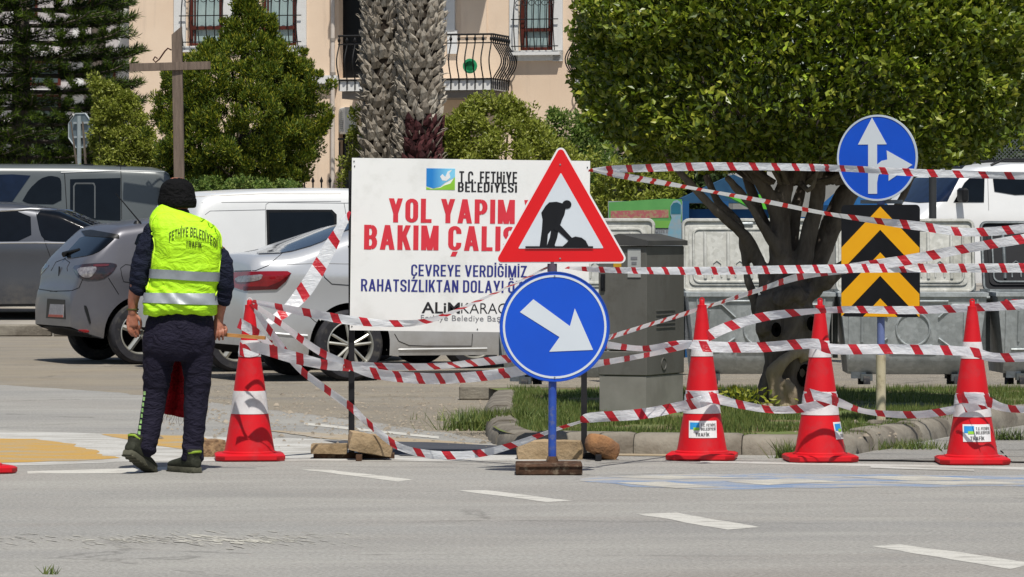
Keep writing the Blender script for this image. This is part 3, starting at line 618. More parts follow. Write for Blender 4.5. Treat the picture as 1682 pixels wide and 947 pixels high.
def rock(label, c, d, rz, name='stone_block', seed=0, mat=None, rnd=.25, ry=0.0, cat='stone', grp=None):
    b = MB(); N_ = 7; m = bmesh.new(); bmesh.ops.create_cube(m, size=1); bmesh.ops.subdivide_edges(m, edges=m.edges, cuts=6, use_grid_fill=True)
    for v in m.verts:
        p = v.co.copy(); q = p.normalized()*.62; p = p.lerp(q, rnd); p = Vector((p.x*d[0], p.y*d[1], p.z*d[2])); nn = p.normalized()
        p += nn*(.05*min(d)*noise.noise(p*9+Vector((seed, 0, 0)))*3+.02*min(d)*noise.noise(p*40)); v.co = p
    me = bpy.data.meshes.new(name); m.to_mesh(me); m.free(); me.materials.append(mat or M_stone); me.shade_smooth(); me.set_sharp_from_angle(angle=radians(50)); o = link(name, me, None, c); o.rotation_euler = (0, ry, rz); return tag(o, label, cat, grp)
z_ = lambda py, Y: CH-(py-HY)*Y/F
rock('large tan stone block leaning on the left leg foot of the white board', (BX(609)+bo.x, YB-.12, .1), (.27, .17, .115), .1, seed=3, ry=.17)
rock('flat tan stone slab lying just left of the large block at the board\'s left foot', (BX(541)+bo.x, YB+.02, .062), (.22, .15, .06), -.05, seed=8, rnd=.1)
rock('long tan stone block lying behind the blue sign post at the board\'s right foot', (BX(903)+bo.x, YB-.03, .056), (.4, .16, .115), .03, seed=12, rnd=.12)
rock('rounded orange brown rock on the right leg foot of the white board', (BX(989)+bo.x, YB-.1, .075), (.18, .15, .12), .5, seed=21, rnd=.6, ry=.35, mat=pm('orange_rock', '#9a7048', .9, col2='#7a5a40', ns=9, bump=.006))
bg = rock('crumpled brown burlap bag lying between the worker and the left cone', gnd(349, 751)+Vector((0, .1, .05)), (.15, .13, .12), .2, 'burlap_bag', 33, pm('burlap', '#9a7f5e', .95, col2='#6e5640', ns=30, bump=.01, bs=60), .5, cat='bag')
# ------------------------------------------------------------------ barrier tapes
tt = NT('barrier_tape'); uv = tt.n('ShaderNodeUVMap'); sp = tt.n('ShaderNodeSeparateXYZ'); tt.l(uv.outputs[0], sp.inputs[0])
ph = tt.math('FRACT', tt.math('ADD', tt.math('MULTIPLY', sp.outputs[0], 1.0), tt.math('MULTIPLY', sp.outputs[1], .2)))
rd = tt.math('LESS_THAN', ph, .29); bn = tt.ramp(tt.noise(tt.coord(), 30, 3), .3, .7)
cc = tt.mix(rd, tt.mix(bn, rgba(lin('#eceef0')), rgba(lin('#dfe2e6'))), tt.mix(bn, rgba(lin('#cf2a36')), rgba(lin('#c02632')))); tt.base(cc); tt.set(Roughness=.32, Specular_IOR_Level=.5, Coat_Weight=.15)
tl = tt.n('ShaderNodeBsdfTranslucent'); tt.l(cc, tl.inputs[0]); mx = tt.n('ShaderNodeMixShader'); mx.inputs[0].default_value = .35; tt.l(tt.b.outputs[0], mx.inputs[1]); tt.l(tl.outputs[0], mx.inputs[2]); tt.l(mx.outputs[0], tt.out.inputs[0])
cr_ = tt.noise(tt.coord((1, 1, 3)), 16, 3, .6, .5); tt.bump(cr_, .012, .6)
M_tape = tt.m
def tape(label, pts, grp='red and white barrier tapes strung between board, cones and signs', hw=.031, dens=8, seed=0, sk=1, per=.19):
    """pts: (px, py, distance, twist in radians, width factor); the ribbon's broad side faces the road unless twisted"""
    C_ = bez([at(p[0], p[1], p[2]) for p in pts], dens); nsp = len(pts)-1; n = len(C_); tw = []; wf = []
    for i in range(n):
        k = min(i/dens, nsp-1e-6); a = int(k); f = k-a; s_ = f*f*(3-2*f); A = pts[a]; B = pts[a+1]
        g1 = lambda P_, j, d: P_[j] if len(P_) > j else d
        tw.append(g1(A, 3, 0)*(1-s_)+g1(B, 3, 0)*s_); wf.append(g1(A, 4, 1)*(1-s_)+g1(B, 4, 1)*s_)
    V = []; U = []; L = 0; rows = 4; T_ = []
    for i in range(n):
        if i: L += (C_[i]-C_[i-1]).length
        d = (C_[min(i+1, n-1)]-C_[max(i-1, 0)]).normalized(); up = Vector((0, -1, 0)).cross(d); up = up.normalized() if up.length > .05 else Vector((0, 0, 1)); up = up if up.z >= 0 or abs(d.z) > .97 else -up
        fw = d.cross(up).normalized(); a = tw[i]+.42*noise.noise(Vector((L*1.3, seed*7.1, 0))); w = up*cos(a)+fw*sin(a)
        for r in range(rows):
            s_ = r/(rows-1)*2-1; ripple = .007*noise.noise(Vector((L*9, s_*2, seed)))+.010*noise.noise(Vector((L*3, s_, seed+9)))
            V.append(C_[i]+w*hw*s_*wf[i]+fw*ripple*(1 if 0 < i < n-1 else 0)); U.append((L/per, r/(rows-1)*sk))
        if i:
            for r in range(rows-1): T_.append(((i-1)*rows+r, i*rows+r, i*rows+r+1, (i-1)*rows+r+1))
    o0 = C_[0]; me = bpy.data.meshes.new('barrier_tape'); me.from_pydata([tuple(v-o0) for v in V], [], T_); ul = me.uv_layers.new(name='UVMap')
    for l in me.loops: ul.data[l.index].uv = U[l.vertex_index]
    me.materials.append(M_tape); me.shade_smooth(); o = link('barrier_tape', me, None, o0); return tag(o, label, 'barrier tape', grp)
tape('topmost tape from the board\'s upper right corner across the round two-arrow sign', [(968, 279, 24.2, .9, .5), (1020, 277, 24.4, .3, .8), (1160, 273, 24.9, 0, .82), (1300, 274, 25.3, 0, .75), (1400, 277, 25.8, .3, .7), (1500, 283, 26.0, 0, .8), (1620, 287, 26.1, .1, .8), (1760, 290, 26.2, 0, .8)], seed=1, per=.175)
tape('thin tape sagging from the board\'s corner to the top of the chevron panel', [(968, 278, 24.2, 1.2, .5), (1020, 288, 24.4, .6, .7), (1100, 302, 24.9, .9, .8), (1250, 329, 25.6, 1.1, .8), (1350, 349, 25.9, 1.0, .9), (1430, 361, 25.9, .5, .8), (1510, 371, 25.9, 0, .95), (1590, 381, 25.9, 0, .9), (1680, 375, 25.8, 0, .95), (1780, 362, 25.8)], seed=2, per=.17)
tape('straight level tape from behind the triangle sign past the cabinet top and chevron panel', [(930, 439, 24.2, 1.1, .6), (1000, 443, 24.4, .2, .6), (1150, 444.5, 24.9, 0, .82), (1300, 442, 25.3, 0, .85), (1450, 440, 25.7, 0, .95), (1580, 440, 25.8, 0, .95), (1760, 439, 25.9)], seed=3, per=.135)
tape('tape rising diagonally from the blue sign past the tree trunk and chevron panel', [(985, 559, 23.0, .9, .9), (1060, 535, 23.6, .9, .9), (1150, 507, 24.4, 1.0, .8), (1240, 478, 25.1, .9, .8), (1320, 452, 25.5, .7, 1), (1420, 437, 25.7, .3, 1.1), (1500, 425, 25.7, 0, 1.1), (1580, 409, 25.7, .2, 1), (1700, 389, 25.7), (1780, 378, 25.7)], seed=4)
tape('tape over the two right-hand cone tops, crossing the chevron panel', [(1162, 552, 23.9, .3, 1.1), (1200, 535, 24, 0, 1), (1260, 519, 24, .3, .9), (1345, 510, 23.95, .9, .7), (1400, 508, 24.2, .4, .7), (1500, 509, 24.3, 0, .8), (1600, 505, 24.1, .2, .8), (1690, 499, 24, 0, 1), (1780, 494, 24)], seed=5)
tape('tape wrapped over the upper white bands of the three cones', [(960, 560, 23.3, .3, .8), (1050, 572, 23.7, .9, .8), (1120, 565, 23.8, .4, .8), (1163, 569, 23.75, 0, 1.05), (1250, 570, 23.85, 0, 1), (1335, 564, 23.75, 0, 1.0), (1370, 573, 23.75, 0, 1.0), (1470, 573, 23.8, 0, .95), (1590, 577, 23.6, 0, .9), (1640, 587, 23.6, .2, .9), (1760, 582, 23.6)], seed=6)
tape('thin tape rising from the blue round sign\'s lower right edge to the next cone', [(960, 600, 23.2, .3, .9), (1010, 592, 23.4, .6, .8), (1080, 579, 23.7, .9, .8), (1140, 564, 23.8, .6, .8)], seed=7)
tape('wide tape from the board\'s right leg to the cone before the cabinet', [(953, 689, 24.1, .7, .7), (975, 685, 24.1, .1, 1.0), (1050, 680, 24, 0, 1.05), (1110, 669, 23.9, 0, 1), (1150, 660, 23.72, .1, 1.1), (1178, 648, 23.78, 0, 1)], seed=8)
tape('sagging tape between the lower bands of the two cones beside the tree trunk', [(1130, 650, 23.8, .3, 1), (1165, 652, 23.7, 0, 1), (1215, 664, 23.8, .2, .8), (1275, 673, 23.9, .2, .7), (1330, 668, 23.8, 0, .9), (1367, 655, 23.72, .3, .9)], seed=9)
tape('sagging low tape from the tree cone across the pale post to the rightmost cone', [(1325, 645, 23.75, .2, 1), (1362, 655, 23.7, 0, .9), (1420, 675, 23.9, .7, .8), (1500, 681, 24, .4, .8), (1560, 674, 23.9, .2, .8), (1620, 663, 23.6, .2, 1)], seed=10)
tape('tape leaving the rightmost cone\'s lower band towards the right picture edge', [(1580, 652, 23.7, .2, 1.1), (1615, 657, 23.6, 0, 1), (1660, 671, 23.7, .4, .8), (1760, 672, 23.7, .3, .8)], seed=11)
tape('long tape drooping low over the ground between the two legs of the white board', [(412, 499, 23.9, .8, .6), (445, 545, 23.95, .5, .7), (490, 603, 24.1, .4, .7), (540, 642, 24.2, .5, .75), (576, 668, 24.28, .5, .8), (605, 695, 24.2, .8, .8), (655, 733, 24.1, .3, .75), (720, 747, 24.0, 0, .8), (790, 744, 24.0, .2, .75), (850, 728, 24.0, .5, .7), (910, 706, 24.1, .9, .6), (962, 690, 24.2, 1.1, .5)], seed=12)
tape('broad twisted tape dropping steeply from the board\'s left edge in front of the silver saloon', [(575, 347, 24.3, 1.2, .7), (560, 372, 24.3, .6, .9), (537, 415, 24.3, .2, 1.15), (505, 470, 24.25, 0, 1.25), (470, 510, 24.2, .5, 1), (440, 530, 24.1, .9, .8)], seed=13, hw=.038)
tape('tape from the left cone\'s top across the board\'s foot to the triangle', [(414, 494, 23.9, .9, .6), (450, 502, 24, .6, .8), (500, 512, 24.1, .5, .9), (570, 525, 24.2, .2, .9), (640, 531, 24.25, .2, .7), (700, 527, 24.2, .8, .7), (760, 505, 23.9, 1.2, .7), (830, 473, 23.5, 1.3, .7), (905, 436, 23.1, 1.1, .7)], seed=14)
tape('tape from the left cone past the board\'s left leg, sagging towards the blue sign', [(416, 500, 23.85, .9, .8), (460, 530, 23.95, .8, .9), (520, 574, 24.1, .6, .9), (575, 600, 24.22, .4, .9), (620, 614, 24.15, .3, 1.1), (690, 621, 23.9, 0, 1.1), (760, 620, 23.6, 0, 1), (840, 611, 23.3, .3, 1), (890, 600, 23.1, .3, 1)], seed=15)
tape('wide tape bunched from the left cone\'s white band to the board\'s left leg', [(398, 568, 23.85, .9, .8), (430, 572, 23.85, .2, 1.2), (480, 586, 23.95, 0, 1.2), (530, 598, 24.1, .3, 1.1), (578, 606, 24.28, .8, .8)], seed=16)
tape('narrow tape running level from the board\'s left leg behind the blue round sign', [(573, 598, 24.3, .8, .8), (640, 602, 24.3, .7, .8), (720, 601, 24.1, .6, .8), (800, 593, 23.7, .3, .85), (870, 584, 23.3, .4, .8)], seed=17)
tape('short tape looped from the left cone\'s shoulder past the wooden stick\'s end', [(392, 530, 23.95, 0, 1), (418, 545, 23.8, .3, 1.1), (445, 568, 23.9, .7, .9), (470, 590, 24.0, .9, .7)], seed=18)
# loops of tape tied round the cones, each a ring on the cone's skin
def wrap_tape(label, c, z, tilt, a0, a1, w=.03, seed=0):
    n = 26; V = []; U = []; T_ = []; L = 0
    for i in range(n):
        a = a0+(a1-a0)*i/(n-1); zc_ = z+tilt*sin(a)
        for r in range(3):
            zz = zc_+(r-1)*w; rr = float(cone_prof(zz))+.006+.002*noise.noise(Vector((a*3, r, seed))); V.append((rr*cos(a), rr*sin(a), zz)); U.append((L/.19, r/2))
        L += abs(a1-a0)/(n-1)*.1
        if i:
            for r in range(2): T_.append(((i-1)*3+r, i*3+r, i*3+r+1, (i-1)*3+r+1))
    me = bpy.data.meshes.new('tape_loop'); me.from_pydata(V, [], T_); ul = me.uv_layers.new(name='UVMap')
    for l in me.loops: ul.data[l.index].uv = U[l.vertex_index]
    me.materials.append(M_tape); me.shade_smooth(); o = link('tape_loop', me, None, c); return tag(o, label, 'barrier tape', 'loops of tape tied round the cones')
wrap_tape('tape loop round the upper part of the left cone beside the worker', c1, .70, .03, 0, 2*pi, .038, 1)
wrap_tape('tape loop round the waist of the cone in front of the cabinet', c2, .365, -.02, 0, 2*pi, .032, 2)
wrap_tape('tape loop round the waist of the cone in front of the tree', c3, .375, -.022, 0, 2*pi, .03, 3)
wrap_tape('tape loop round the waist of the rightmost cone', c4, .385, -.02, 0, 2*pi, .03, 4)
# ------------------------------------------------------------------ round arrow sign over chevron panel on a pale post
YS = 26.8; SS = F/YS; sp_ = at(1447, 690, YS); sp_.z = .1
st = thing('chevron_sign_post', 'round blue straight-or-right sign above a black and yellow chevron panel on a pale post', 'road sign', sp_, radians(-27))
sc_ = 1/cos(radians(27)); QZ = lambda py: CH-.1-(py-HY)/SS; QX = lambda px: (px-1447)/SS*sc_
b = MB(); b.tube([(0, 0, -.02), (0, 0, QZ(582))], .033, 18); b.build('lower_post', pm('pale_post', '#c0b79c', .7, col2='#b0a688', ns=8, dirt='#857a62', ds=20), st, 50)
b = MB(); b.tube([(0, 0, QZ(582)), (-.0, 0, QZ(230))], .026, 18); b.build('upper_post', pm('blue_grey_post', '#6a78a6', .6, col2='#5a6898', ns=9), st, 50)
b = MB(); b.box((.0, -.0, .0), (.16, .16, .05), bev=.02); b.build('footing', M_kerb, st, 30)
pn = thing('chevron_panel', None, None, (0, -.04, 0)); pn.parent = st; x0, x1, z0, z1 = QX(1388), QX(1511), QZ(520), QZ(336); cw = (x0+x1)/2; W_ = x1-x0; H_ = z1-z0
def rrect(x0, z0, x1, z1, r):
    o = []
    for cx_, cz_, a in ((x1-r, z1-r, 0), (x0+r, z1-r, 90), (x0+r, z0+r, 180), (x1-r, z0+r, 270)): o += [(cx_+r*cos(radians(a+k*22.5)), cz_+r*sin(radians(a+k*22.5))) for k in range(5)]
    return o
MB().prism(rrect(x0, z0, x1, z1, .03), .004, off=0).build('plate', M_blk, pn, 30)
def clip_poly(P_, zmin, xa, xb):
    def cl(P_, ins, isec):
        out = []
        for i in range(len(P_)):
            a, b_ = P_[i-1], P_[i]
            if ins(b_):
                if not ins(a): out.append(isec(a, b_))
                out.append(b_)
            elif ins(a): out.append(isec(a, b_))
        return out
    iz = lambda v: (lambda a, b_: (a[0]+(b_[0]-a[0])*(v-a[1])/(b_[1]-a[1]), v)); ix = lambda v: (lambda a, b_: (v, a[1]+(b_[1]-a[1])*(v-a[0])/(b_[0]-a[0])))
    P_ = cl(P_, lambda p: p[1] >= zmin, iz(zmin)); P_ = cl(P_, lambda p: p[0] >= xa, ix(xa)); return cl(P_, lambda p: p[0] <= xb, ix(xb))
for k, ap in enumerate((0.0, .41, .82)):      # three yellow chevrons pointing up, the last two cut by the panel's foot
    top = z1-.012-ap*H_; arm = .207*H_; sl_ = .37*H_/(W_/2); big = 3
    for sgn in (-1, 1):
        P_ = [(cw, top), (cw+sgn*big*W_/2, top-sl_*big*W_/2*1.0), (cw+sgn*big*W_/2, top-sl_*big*W_/2-arm), (cw, top-arm)]
        if sgn > 0: P_ = P_[::-1]
        P_ = clip_poly(P_, z0+.002, x0+.002, x1-.002)
        if len(P_) > 2: MB().prism(P_, -.002, off=-.0005).build('yellow_chevron', M_yelp, pn)
rs = thing('round_sign', None, None, (QX(1445), -.045, QZ(259))); rs.parent = st; R2 = 70.5/SS
disc(0, R2, 0, .004).build('plate', M_blue, rs, 30); disc(R2-.012, R2+.001, -.003, .01).build('white_rim', pm('rim_pale', '#c3cdd8', .4), rs, 40)
A1 = [(1431, 318), (1431, 237), (1416, 237), (1437, 193), (1459, 237), (1444, 237), (1444, 272)]
def sgp(L_): return [((x-1445)/SS*sc_, -(y-259)/SS) for x, y in L_]
MB().prism(sgp([(1431, 318), (1431, 237), (1415, 237), (1437, 193), (1460, 237), (1445, 237), (1445, 318)]), -.002, off=-.0006).build('white_arrow', M_refl, rs)
MB().prism(sgp([(1445, 300), (1447, 288), (1452, 281), (1461, 278), (1463, 278), (1463, 297), (1500, 271), (1460, 247), (1461, 262), (1452, 264), (1445, 270)]), -.002, off=-.0006).build('white_arrow', M_refl, rs)
b = MB(); b.box((0, .01, QZ(331)), (.3, .02, .025)); b.build('bracket', M_back, st)
# ------------------------------------------------------------------ grey utility cabinet
YC = 28.0; SC_ = F/YC; co_ = at(1062, 684, YC-.15); co_.z = .1
cb = thing('utility_cabinet', 'weathered grey steel utility cabinet with pitched lid standing on the grass', 'cabinet', co_, radians(-25))
M_cab = pm('cabinet_grey', '#65645f', .62, .1, col2='#565550', ns=2.4, stretch=(1, 1, .35), bump=.002, bs=20, dirt='#53504a', ds=5); M_cab2 = pm('cabinet_foot', '#85837c', .8, col2='#76746d', ns=5)
w_, d_, h_ = 78/SC_/cos(radians(40)), 68/SC_/sin(radians(40)), (680-402)/SC_
w_, d_ = .37, .69
b = MB(); b.box((-w_/2, d_/2, .14), (w_-.012, d_-.012, .28)); b.build('plinth', M_cab2, cb)
for (bx0, z0_, z1_) in ((0, .284, .455), (0, .462, h_)):
    b = MB(); b.box((-w_/2, d_/2, (z0_+z1_)/2), (w_, d_, z1_-z0_), bev=.006); b.build('door' if z0_ > .4 else 'lower_panel', M_cab, cb, 30)
b = MB(); zt_ = h_+.003; e = .02
prf = [(-w_-e, zt_), (-w_-e, zt_+.035), (-w_*.55, zt_+.085), (e, zt_+.035), (e, zt_)]
b.loft([[Vector((x, y, z)) for x, z in prf] for y in (-e, d_+e)]); b.build('lid', pm('cabinet_lid', '#4e4e4c', .6, .1, col2='#444444', ns=4), cb, 30)
b = MB(); b.box((-w_*.6, -.004, h_-.11), (.06, .004, .14)); b.build('warning_sticker', pm('sticker_yellow', '#c79a24', .5), cb)
b = MB(); b.box((-w_*.25, -.004, h_-.12), (.1, .004, .2)); k_ = b.build('white_sticker', pm('sticker_grey', '#a9aba9', .5), cb)
for i, zz in enumerate((h_-.085, h_-.12)):
    m = MB(); m.box((-w_*.25, -.0075, zz), (.05-.012*i, .002, .02)); m.build('sticker_print', M_tgrey, k_)
b = MB(); b.tube([(-w_*.9, -.012, .9), (-w_*.9, -.012, .98)], .008); b.box((-w_*.9, -.006, .94), (.03, .012, .12)); b.build('handle', M_blk, cb)
b = MB(); b.lathe([(.045, 0), (.045, .006), (.038, .006), (.036, .002)], 20, Matrix.Translation((-.0, d_*.45, .36)) @ Matrix.Rotation(pi/2, 4, 'Y')); b.build('embossed_ring', M_cab, cb, 40)
b = MB()
for k in range(5): b.box((.003, d_*.5, .62+.03*k), (.006, d_*.5, .008))
b.build('vent', M_cab, cb)
# ------------------------------------------------------------------ galvanised waste containers
def galv(name, a, b_, c_, rough=.5, metal=.55):
    t = NT(name); v = t.coord(); vo = t.n('ShaderNodeTexVoronoi'); t.l(v, vo.inputs['Vector']); vo.inputs['Scale'].default_value = 30
    c = t.mix(t.ramp(vo.outputs['Color'], .2, .9), rgba(lin(a)), rgba(lin(b_))); n2 = t.noise(t.coord((1, 1, .4)), 3.5, 6, .7); c = t.mix(t.ramp(n2, .48, .68), c, rgba(lin(c_)))
    t.base(c); t.set(Roughness=t.math('ADD', t.math('MULTIPLY', n2, .25), rough-.12), Metallic=metal); t.bump(t.noise(v, 25, 3), .003, .6, t.bump(t.noise(v, 3.5, 3), .03, .5)); return t.m
M_galv = galv('galvanised_steel', '#b4babc', '#a2a8aa', '#8f9596', .5, .3); M_lid = galv('galvanised_lid', '#c8c8c2', '#b5b5ae', '#9d9d94', .6, .2); M_trim = galv('container_frame', '#6f7577', '#636869', '#55595a')
M_tyre = pm('tyre_rubber', '#26262a', .85, col2='#36363a', ns=6, bump=.002, dirt='#57544e', ds=9)
def relief(mb, pts, r, y, M=None):
    """a raised bead on the front wall, y(x,z) gives the wall's depth"""
    mb.tube([(p[0], y(p[0], p[1])-r*.3, p[1]) for p in pts], r, 6, M=M)
def make_bin(label, loc, rz, lid_tilt=.16, dark=False, text=None, lid=True):
    t = thing('waste_container', label, 'waste container', loc, rz, 'galvanised waste containers in a row behind the island')
    W, D, z0, z1 = 1.26, .95, .17, .845; yf = lambda x, z: -D/2+.10*(z1-z)/(z1-z0)+ (.10*max(0, (.32-z)/.15)**2)
    b = MB(); ring = lambda z, ins: [Vector((sx*(W/2-.10*(z1-z)/(z1-z0)*.8), (yf(0, z)+ins if sy < 0 else D/2-.06*(z1-z)/(z1-z0)-ins), z)) for sx, sy in ((-1, -1), (-.33, -1), (.33, -1), (1, -1), (1, -.3), (1, 1), (-1, 1), (-1, -.3))]
    rg = [ring(z, 0) for z in (.17, .2, .25, .32, .5, .7, .845)]; b.loft(rg, cap=False)
    b.loft([[Vector((p.x*.985, p.y*.98, p.z+.012)) for p in r] for r in rg][::-1], cap=False); b.loft([[Vector((p.x, p.y, .172)) for p in rg[0]], [Vector((p.x*.9, p.y*.9, .165)) for p in rg[0]]])
    b.build('trough', M_galv, t, 35)
    b = MB(); r1 = [Vector((sx*(W/2+.015), sy*(D/2+.015), 0)) for sx, sy in ((-1, -1), (1, -1), (1, 1), (-1, 1))]; r2 = [Vector((sx*(W/2-.03), sy*(D/2-.03), 0)) for sx, sy in ((-1, -1), (1, -1), (1, 1), (-1, 1))]; up = lambda R_, z: [Vector((p.x, p.y, z)) for p in R_]
    b.loft([up(r1, .84), up(r1, .875), up(r2, .88), up(r2, .84), up(r1, .84)], cap=False); b.build('rim', M_galv, t, 30)
    b = MB(); relief(b, [(.18*cos(a)*.8, .56+.145*sin(a)) for a in np.linspace(0, 2*pi, 25)], .009, yf)
    for s_ in (-1, 1):
        relief(b, [(s_*.22, .66), (s_*.34, .77), (s_*.52, .77)], .011, yf); relief(b, [(s_*.5, .38), (s_*.36, .38), (s_*.22, .48)], .011, yf); relief(b, [(s_*.44, .45), (s_*.44, .72)], .011, yf); relief(b, [(s_*.55, .82), (s_*.55, .3)], .009, yf)
    relief(b, [(-.2, .36), (.2, .36)], .01, yf); relief(b, [(-.3, .8), (.3, .8)], .01, yf); relief(b, [(-.24, .36), (-.16, .42), (.16, .42), (.24, .36)], .008, yf); b.build('embossed_rib', M_galv, t, 60)
    for s_ in (-1, 1):
        b = MB(); b.box((s_*(W/2+.012), 0, .6), (.04, .12, .6)); b.tube([(s_*(W/2+.0), 0, .82), (s_*(W/2+.1), 0, .82)], .022, 12); b.build('side_post', M_trim, t, 40)
        b = MB(); b.box((s_*(W/2-.17), yf(0, .2)+.02, .18), (.13, .008, .1)); b.build('foot_plate', M_galv, t)
        for s2 in (-1, 1):
            b = MB(); T_ = Matrix.Translation((s_*(W/2-.24), s2*.3, .08)) @ Matrix.Rotation(pi/2, 4, 'Y'); b.lathe([(.02, -.028), (.078, -.028), (.08, -.02), (.08, .02), (.078, .028), (.02, .028)], 20, T_); w = b.build('wheel', M_tyre, t, 40)
            b = MB(); b.box((s_*(W/2-.24), s2*.3, .14), (.1, .07, .06)); b.build('caster_fork', M_trim, t)
    if lid:
        L_ = bpy.data.objects.new('lid', None); COL.objects.link(L_); L_.parent = t; L_.location = (0, D/2-.1, .875); L_.rotation_euler = (-lid_tilt, 0, 0); LW, LH = W-.06, .63
        m = MB(); m.prism(rrect(-LW/2, 0, LW/2, LH, .05), .03, off=0); m.prism(rrect(-LW/2+.05, .05, LW/2-.05, LH-.05, .05), -.012, off=-.001); m.build('lid_panel', M_blk if dark else M_lid, L_, 30)
        m = MB(); cor = rrect(-LW/2, 0, LW/2, LH, .05); m.tube([(x, -.008, z) for x, z in cor]+[(cor[0][0], -.008, cor[0][1])], .016, 6); cor = rrect(-LW/2+.09, .08, LW/2-.09, LH-.08, .05); m.tube([(x, -.014, z) for x, z in cor]+[(cor[0][0], -.014, cor[0][1])], .012, 6); m.build('lid_edge', M_trim if dark else M_lid, L_, 60)
        m = MB()
        for k in range(5): xx = -LW*.34+LW*.68*k/4; m.tube([(xx, -.012, .11), (xx, -.018, .2), (xx, -.018, LH-.2), (xx, -.012, LH-.11)], .017, 6)
        for k in range(4):
            xx = -LW*.255+LW*.68*k/4; m.tube([(xx-.04, -.012, .12), (xx-.04, -.014, .24), (xx, -.014, .27), (xx+.04, -.014, .24), (xx+.04, -.012, .12)], .009, 6)
        m.build('lid_rib', M_trim if dark else M_lid, L_, 60)
        m = MB(); m.box((-LW*.05, -.02, LH-.035), (.16, .03, .03), bev=.008); m.build('lid_handle', M_galv, L_, 40)
    if text:
        stext(text, -W/2+.04, .765, W/2-.3, .815, 0, M_tred, t, .08, name='container_lettering', warp=lambda p: (p[0], yf(p[0], p[2])-.012+p[1], p[2]))
    return t
make_bin('galvanised container half hidden behind the board, blue round sign and cabinet', (.55, 33.75, 0), radians(-10), .14)
make_bin('galvanised container with its pale ribbed lid open behind the tree trunk and the second cone', (2.13, 34.6, 0), radians(2), .12)
make_bin('galvanised container standing behind the chevron panel with its pale lid open', (3.46, 34.5, 0), radians(-1), .15)
make_bin('galvanised container at the right edge with red lettering and a dark open lid', (4.80, 34.7, 0), radians(3), .3, True, 'ATEŞ ATMAYINIZ')
# ------------------------------------------------------------------ recycling banner behind the containers
YR = 36.4; SR = F/YR; ro = at(1055, 380, YR); ro.z = 0
rb = thing('recycling_banner', 'green and grey collection point banner with a bottle picture behind the cabinet', 'banner', ro); RX = lambda px: (px-1055)/SR; RZ = lambda py: CH-(py-HY)/SR
b = MB()
for px in (1004, 1112): strut(b, (RX(px), .03, 0), (RX(px), .03, RZ(332)), .04)
b.build('post', M_bluepost, rb)
b = MB(); b.box((RX(1060), 0, (RZ(330)+RZ(470))/2), (122/SR, .02, 140/SR)); b.build('panel', pm('banner_grey', '#8f979c', .6, col2='#858d92'), rb)
b = MB(); b.prism([(RX(1000), RZ(364)), (RX(1120), RZ(364)), (RX(1120), RZ(327)), (RX(1090), RZ(326)), (RX(1000), RZ(332))], -.003, off=-.011); b.build('green_field', pm('banner_green', '#4f8f4a', .6, col2='#5a9a52'), rb)
b = MB(); b.prism([(RX(1003), RZ(360)), (RX(1098), RZ(357)), (RX(1098), RZ(344)), (RX(1003), RZ(346))], -.002, off=-.0145); b.build('faded_lettering_band', pm('banner_faded_red', '#9a7f62', .6, col2='#a0565a', ns=38, lo=.45, hi=.55), rb)
b = MB(); b.prism([(RX(1066), RZ(374)), (RX(1102), RZ(374)), (RX(1102), RZ(362)), (RX(1066), RZ(362))], -.002, off=-.0165); b.build('green_strip', pm('banner_green2', '#6da545', .6), rb)
stext('COLLECTION POINT', RX(1004), RZ(382), RX(1098), RZ(367), -.0125, M_tgrey, rb, .08)
bt = [(1096, 396), (1098, 372), (1103, 358), (1101, 352), (1101, 338), (1106, 330), (1112, 328), (1117, 331), (1120, 338), (1119, 352), (1118, 358), (1119, 372), (1119, 396)]
b = MB(); b.prism([(RX(x), RZ(y)) for x, y in bt], -.004, off=-.019); b.build('bottle_picture', pm('bottle_print', '#6f9db0', .5, col2='#8c9aa0', ns=20), rb)
b = MB(); b.prism([(RX(1102), RZ(351)), (RX(1118), RZ(351)), (RX(1118), RZ(336)), (RX(1112), RZ(332)), (RX(1106), RZ(333)), (RX(1102), RZ(338))], -.002, off=-.0235); b.build('bottle_cap_print', pm('cap_print', '#24667a', .5), rb)
# blue frame hut, green slide and white sheet behind the tree
YH = 44.0; SH = F/YH; ho = at(1190, 380, YH); ho.z = 0
hx = lambda px: (px-1190)/SH; hz = lambda py: CH-(py-HY)/SH
hut = thing('playground_hut', 'blue playground hut with pitched roof seen through the tree branches', 'playground hut', ho); M_pb = pm('playground_blue', '#1a4878', .6, col2='#1f4f7c', ns=5)
b = MB(); b.prism([(hx(1120), hz(325)), (hx(1205), hz(286)), (hx(1290), hz(325)), (hx(1290), hz(333)), (hx(1120), hz(333))], .9, off=0); b.build('roof', pm('hut_roof', '#20405e', .7, col2='#28506e'), hut)
for px in (1125, 1190, 1284):
    b = MB(); strut(b, (hx(px), .02, 0), (hx(px), .02, hz(330)), .09); b.build('post', M_pb, hut)
b = MB(); b.box((hx(1205), .1, hz(380)), (1.1, .03, .5)); b.build('panel', M_pb, hut)
sl_ = thing('playground_slide', 'bright green playground slide edge showing behind the tree branches', 'slide', (ho.x, YH-1, 0))
b = MB(); b.prism([(hx(1186), hz(322)), (hx(1205), hz(319)), (hx(1250), hz(321)), (hx(1262), hz(345)), (hx(1225), hz(342))], .5, off=0); b.prism([(hx(1250), hz(330)), (hx(1262), hz(322)), (hx(1290), hz(460)), (hx(1270), hz(460))], .06, off=0); b.build('chute', pm('slide_green', '#4fae2c', .4, col2='#5ab834'), sl_)
b = MB(); b.box((hx(1310), .3, hz(430)), (.06, .06, 1.0)); b.build('support', M_pb, sl_)
bt_ = thing('blue_tent_canopy', 'blue pointed canopy corner between the tree limb and the round arrow sign', 'canopy', at(1396, 380, 42)); 
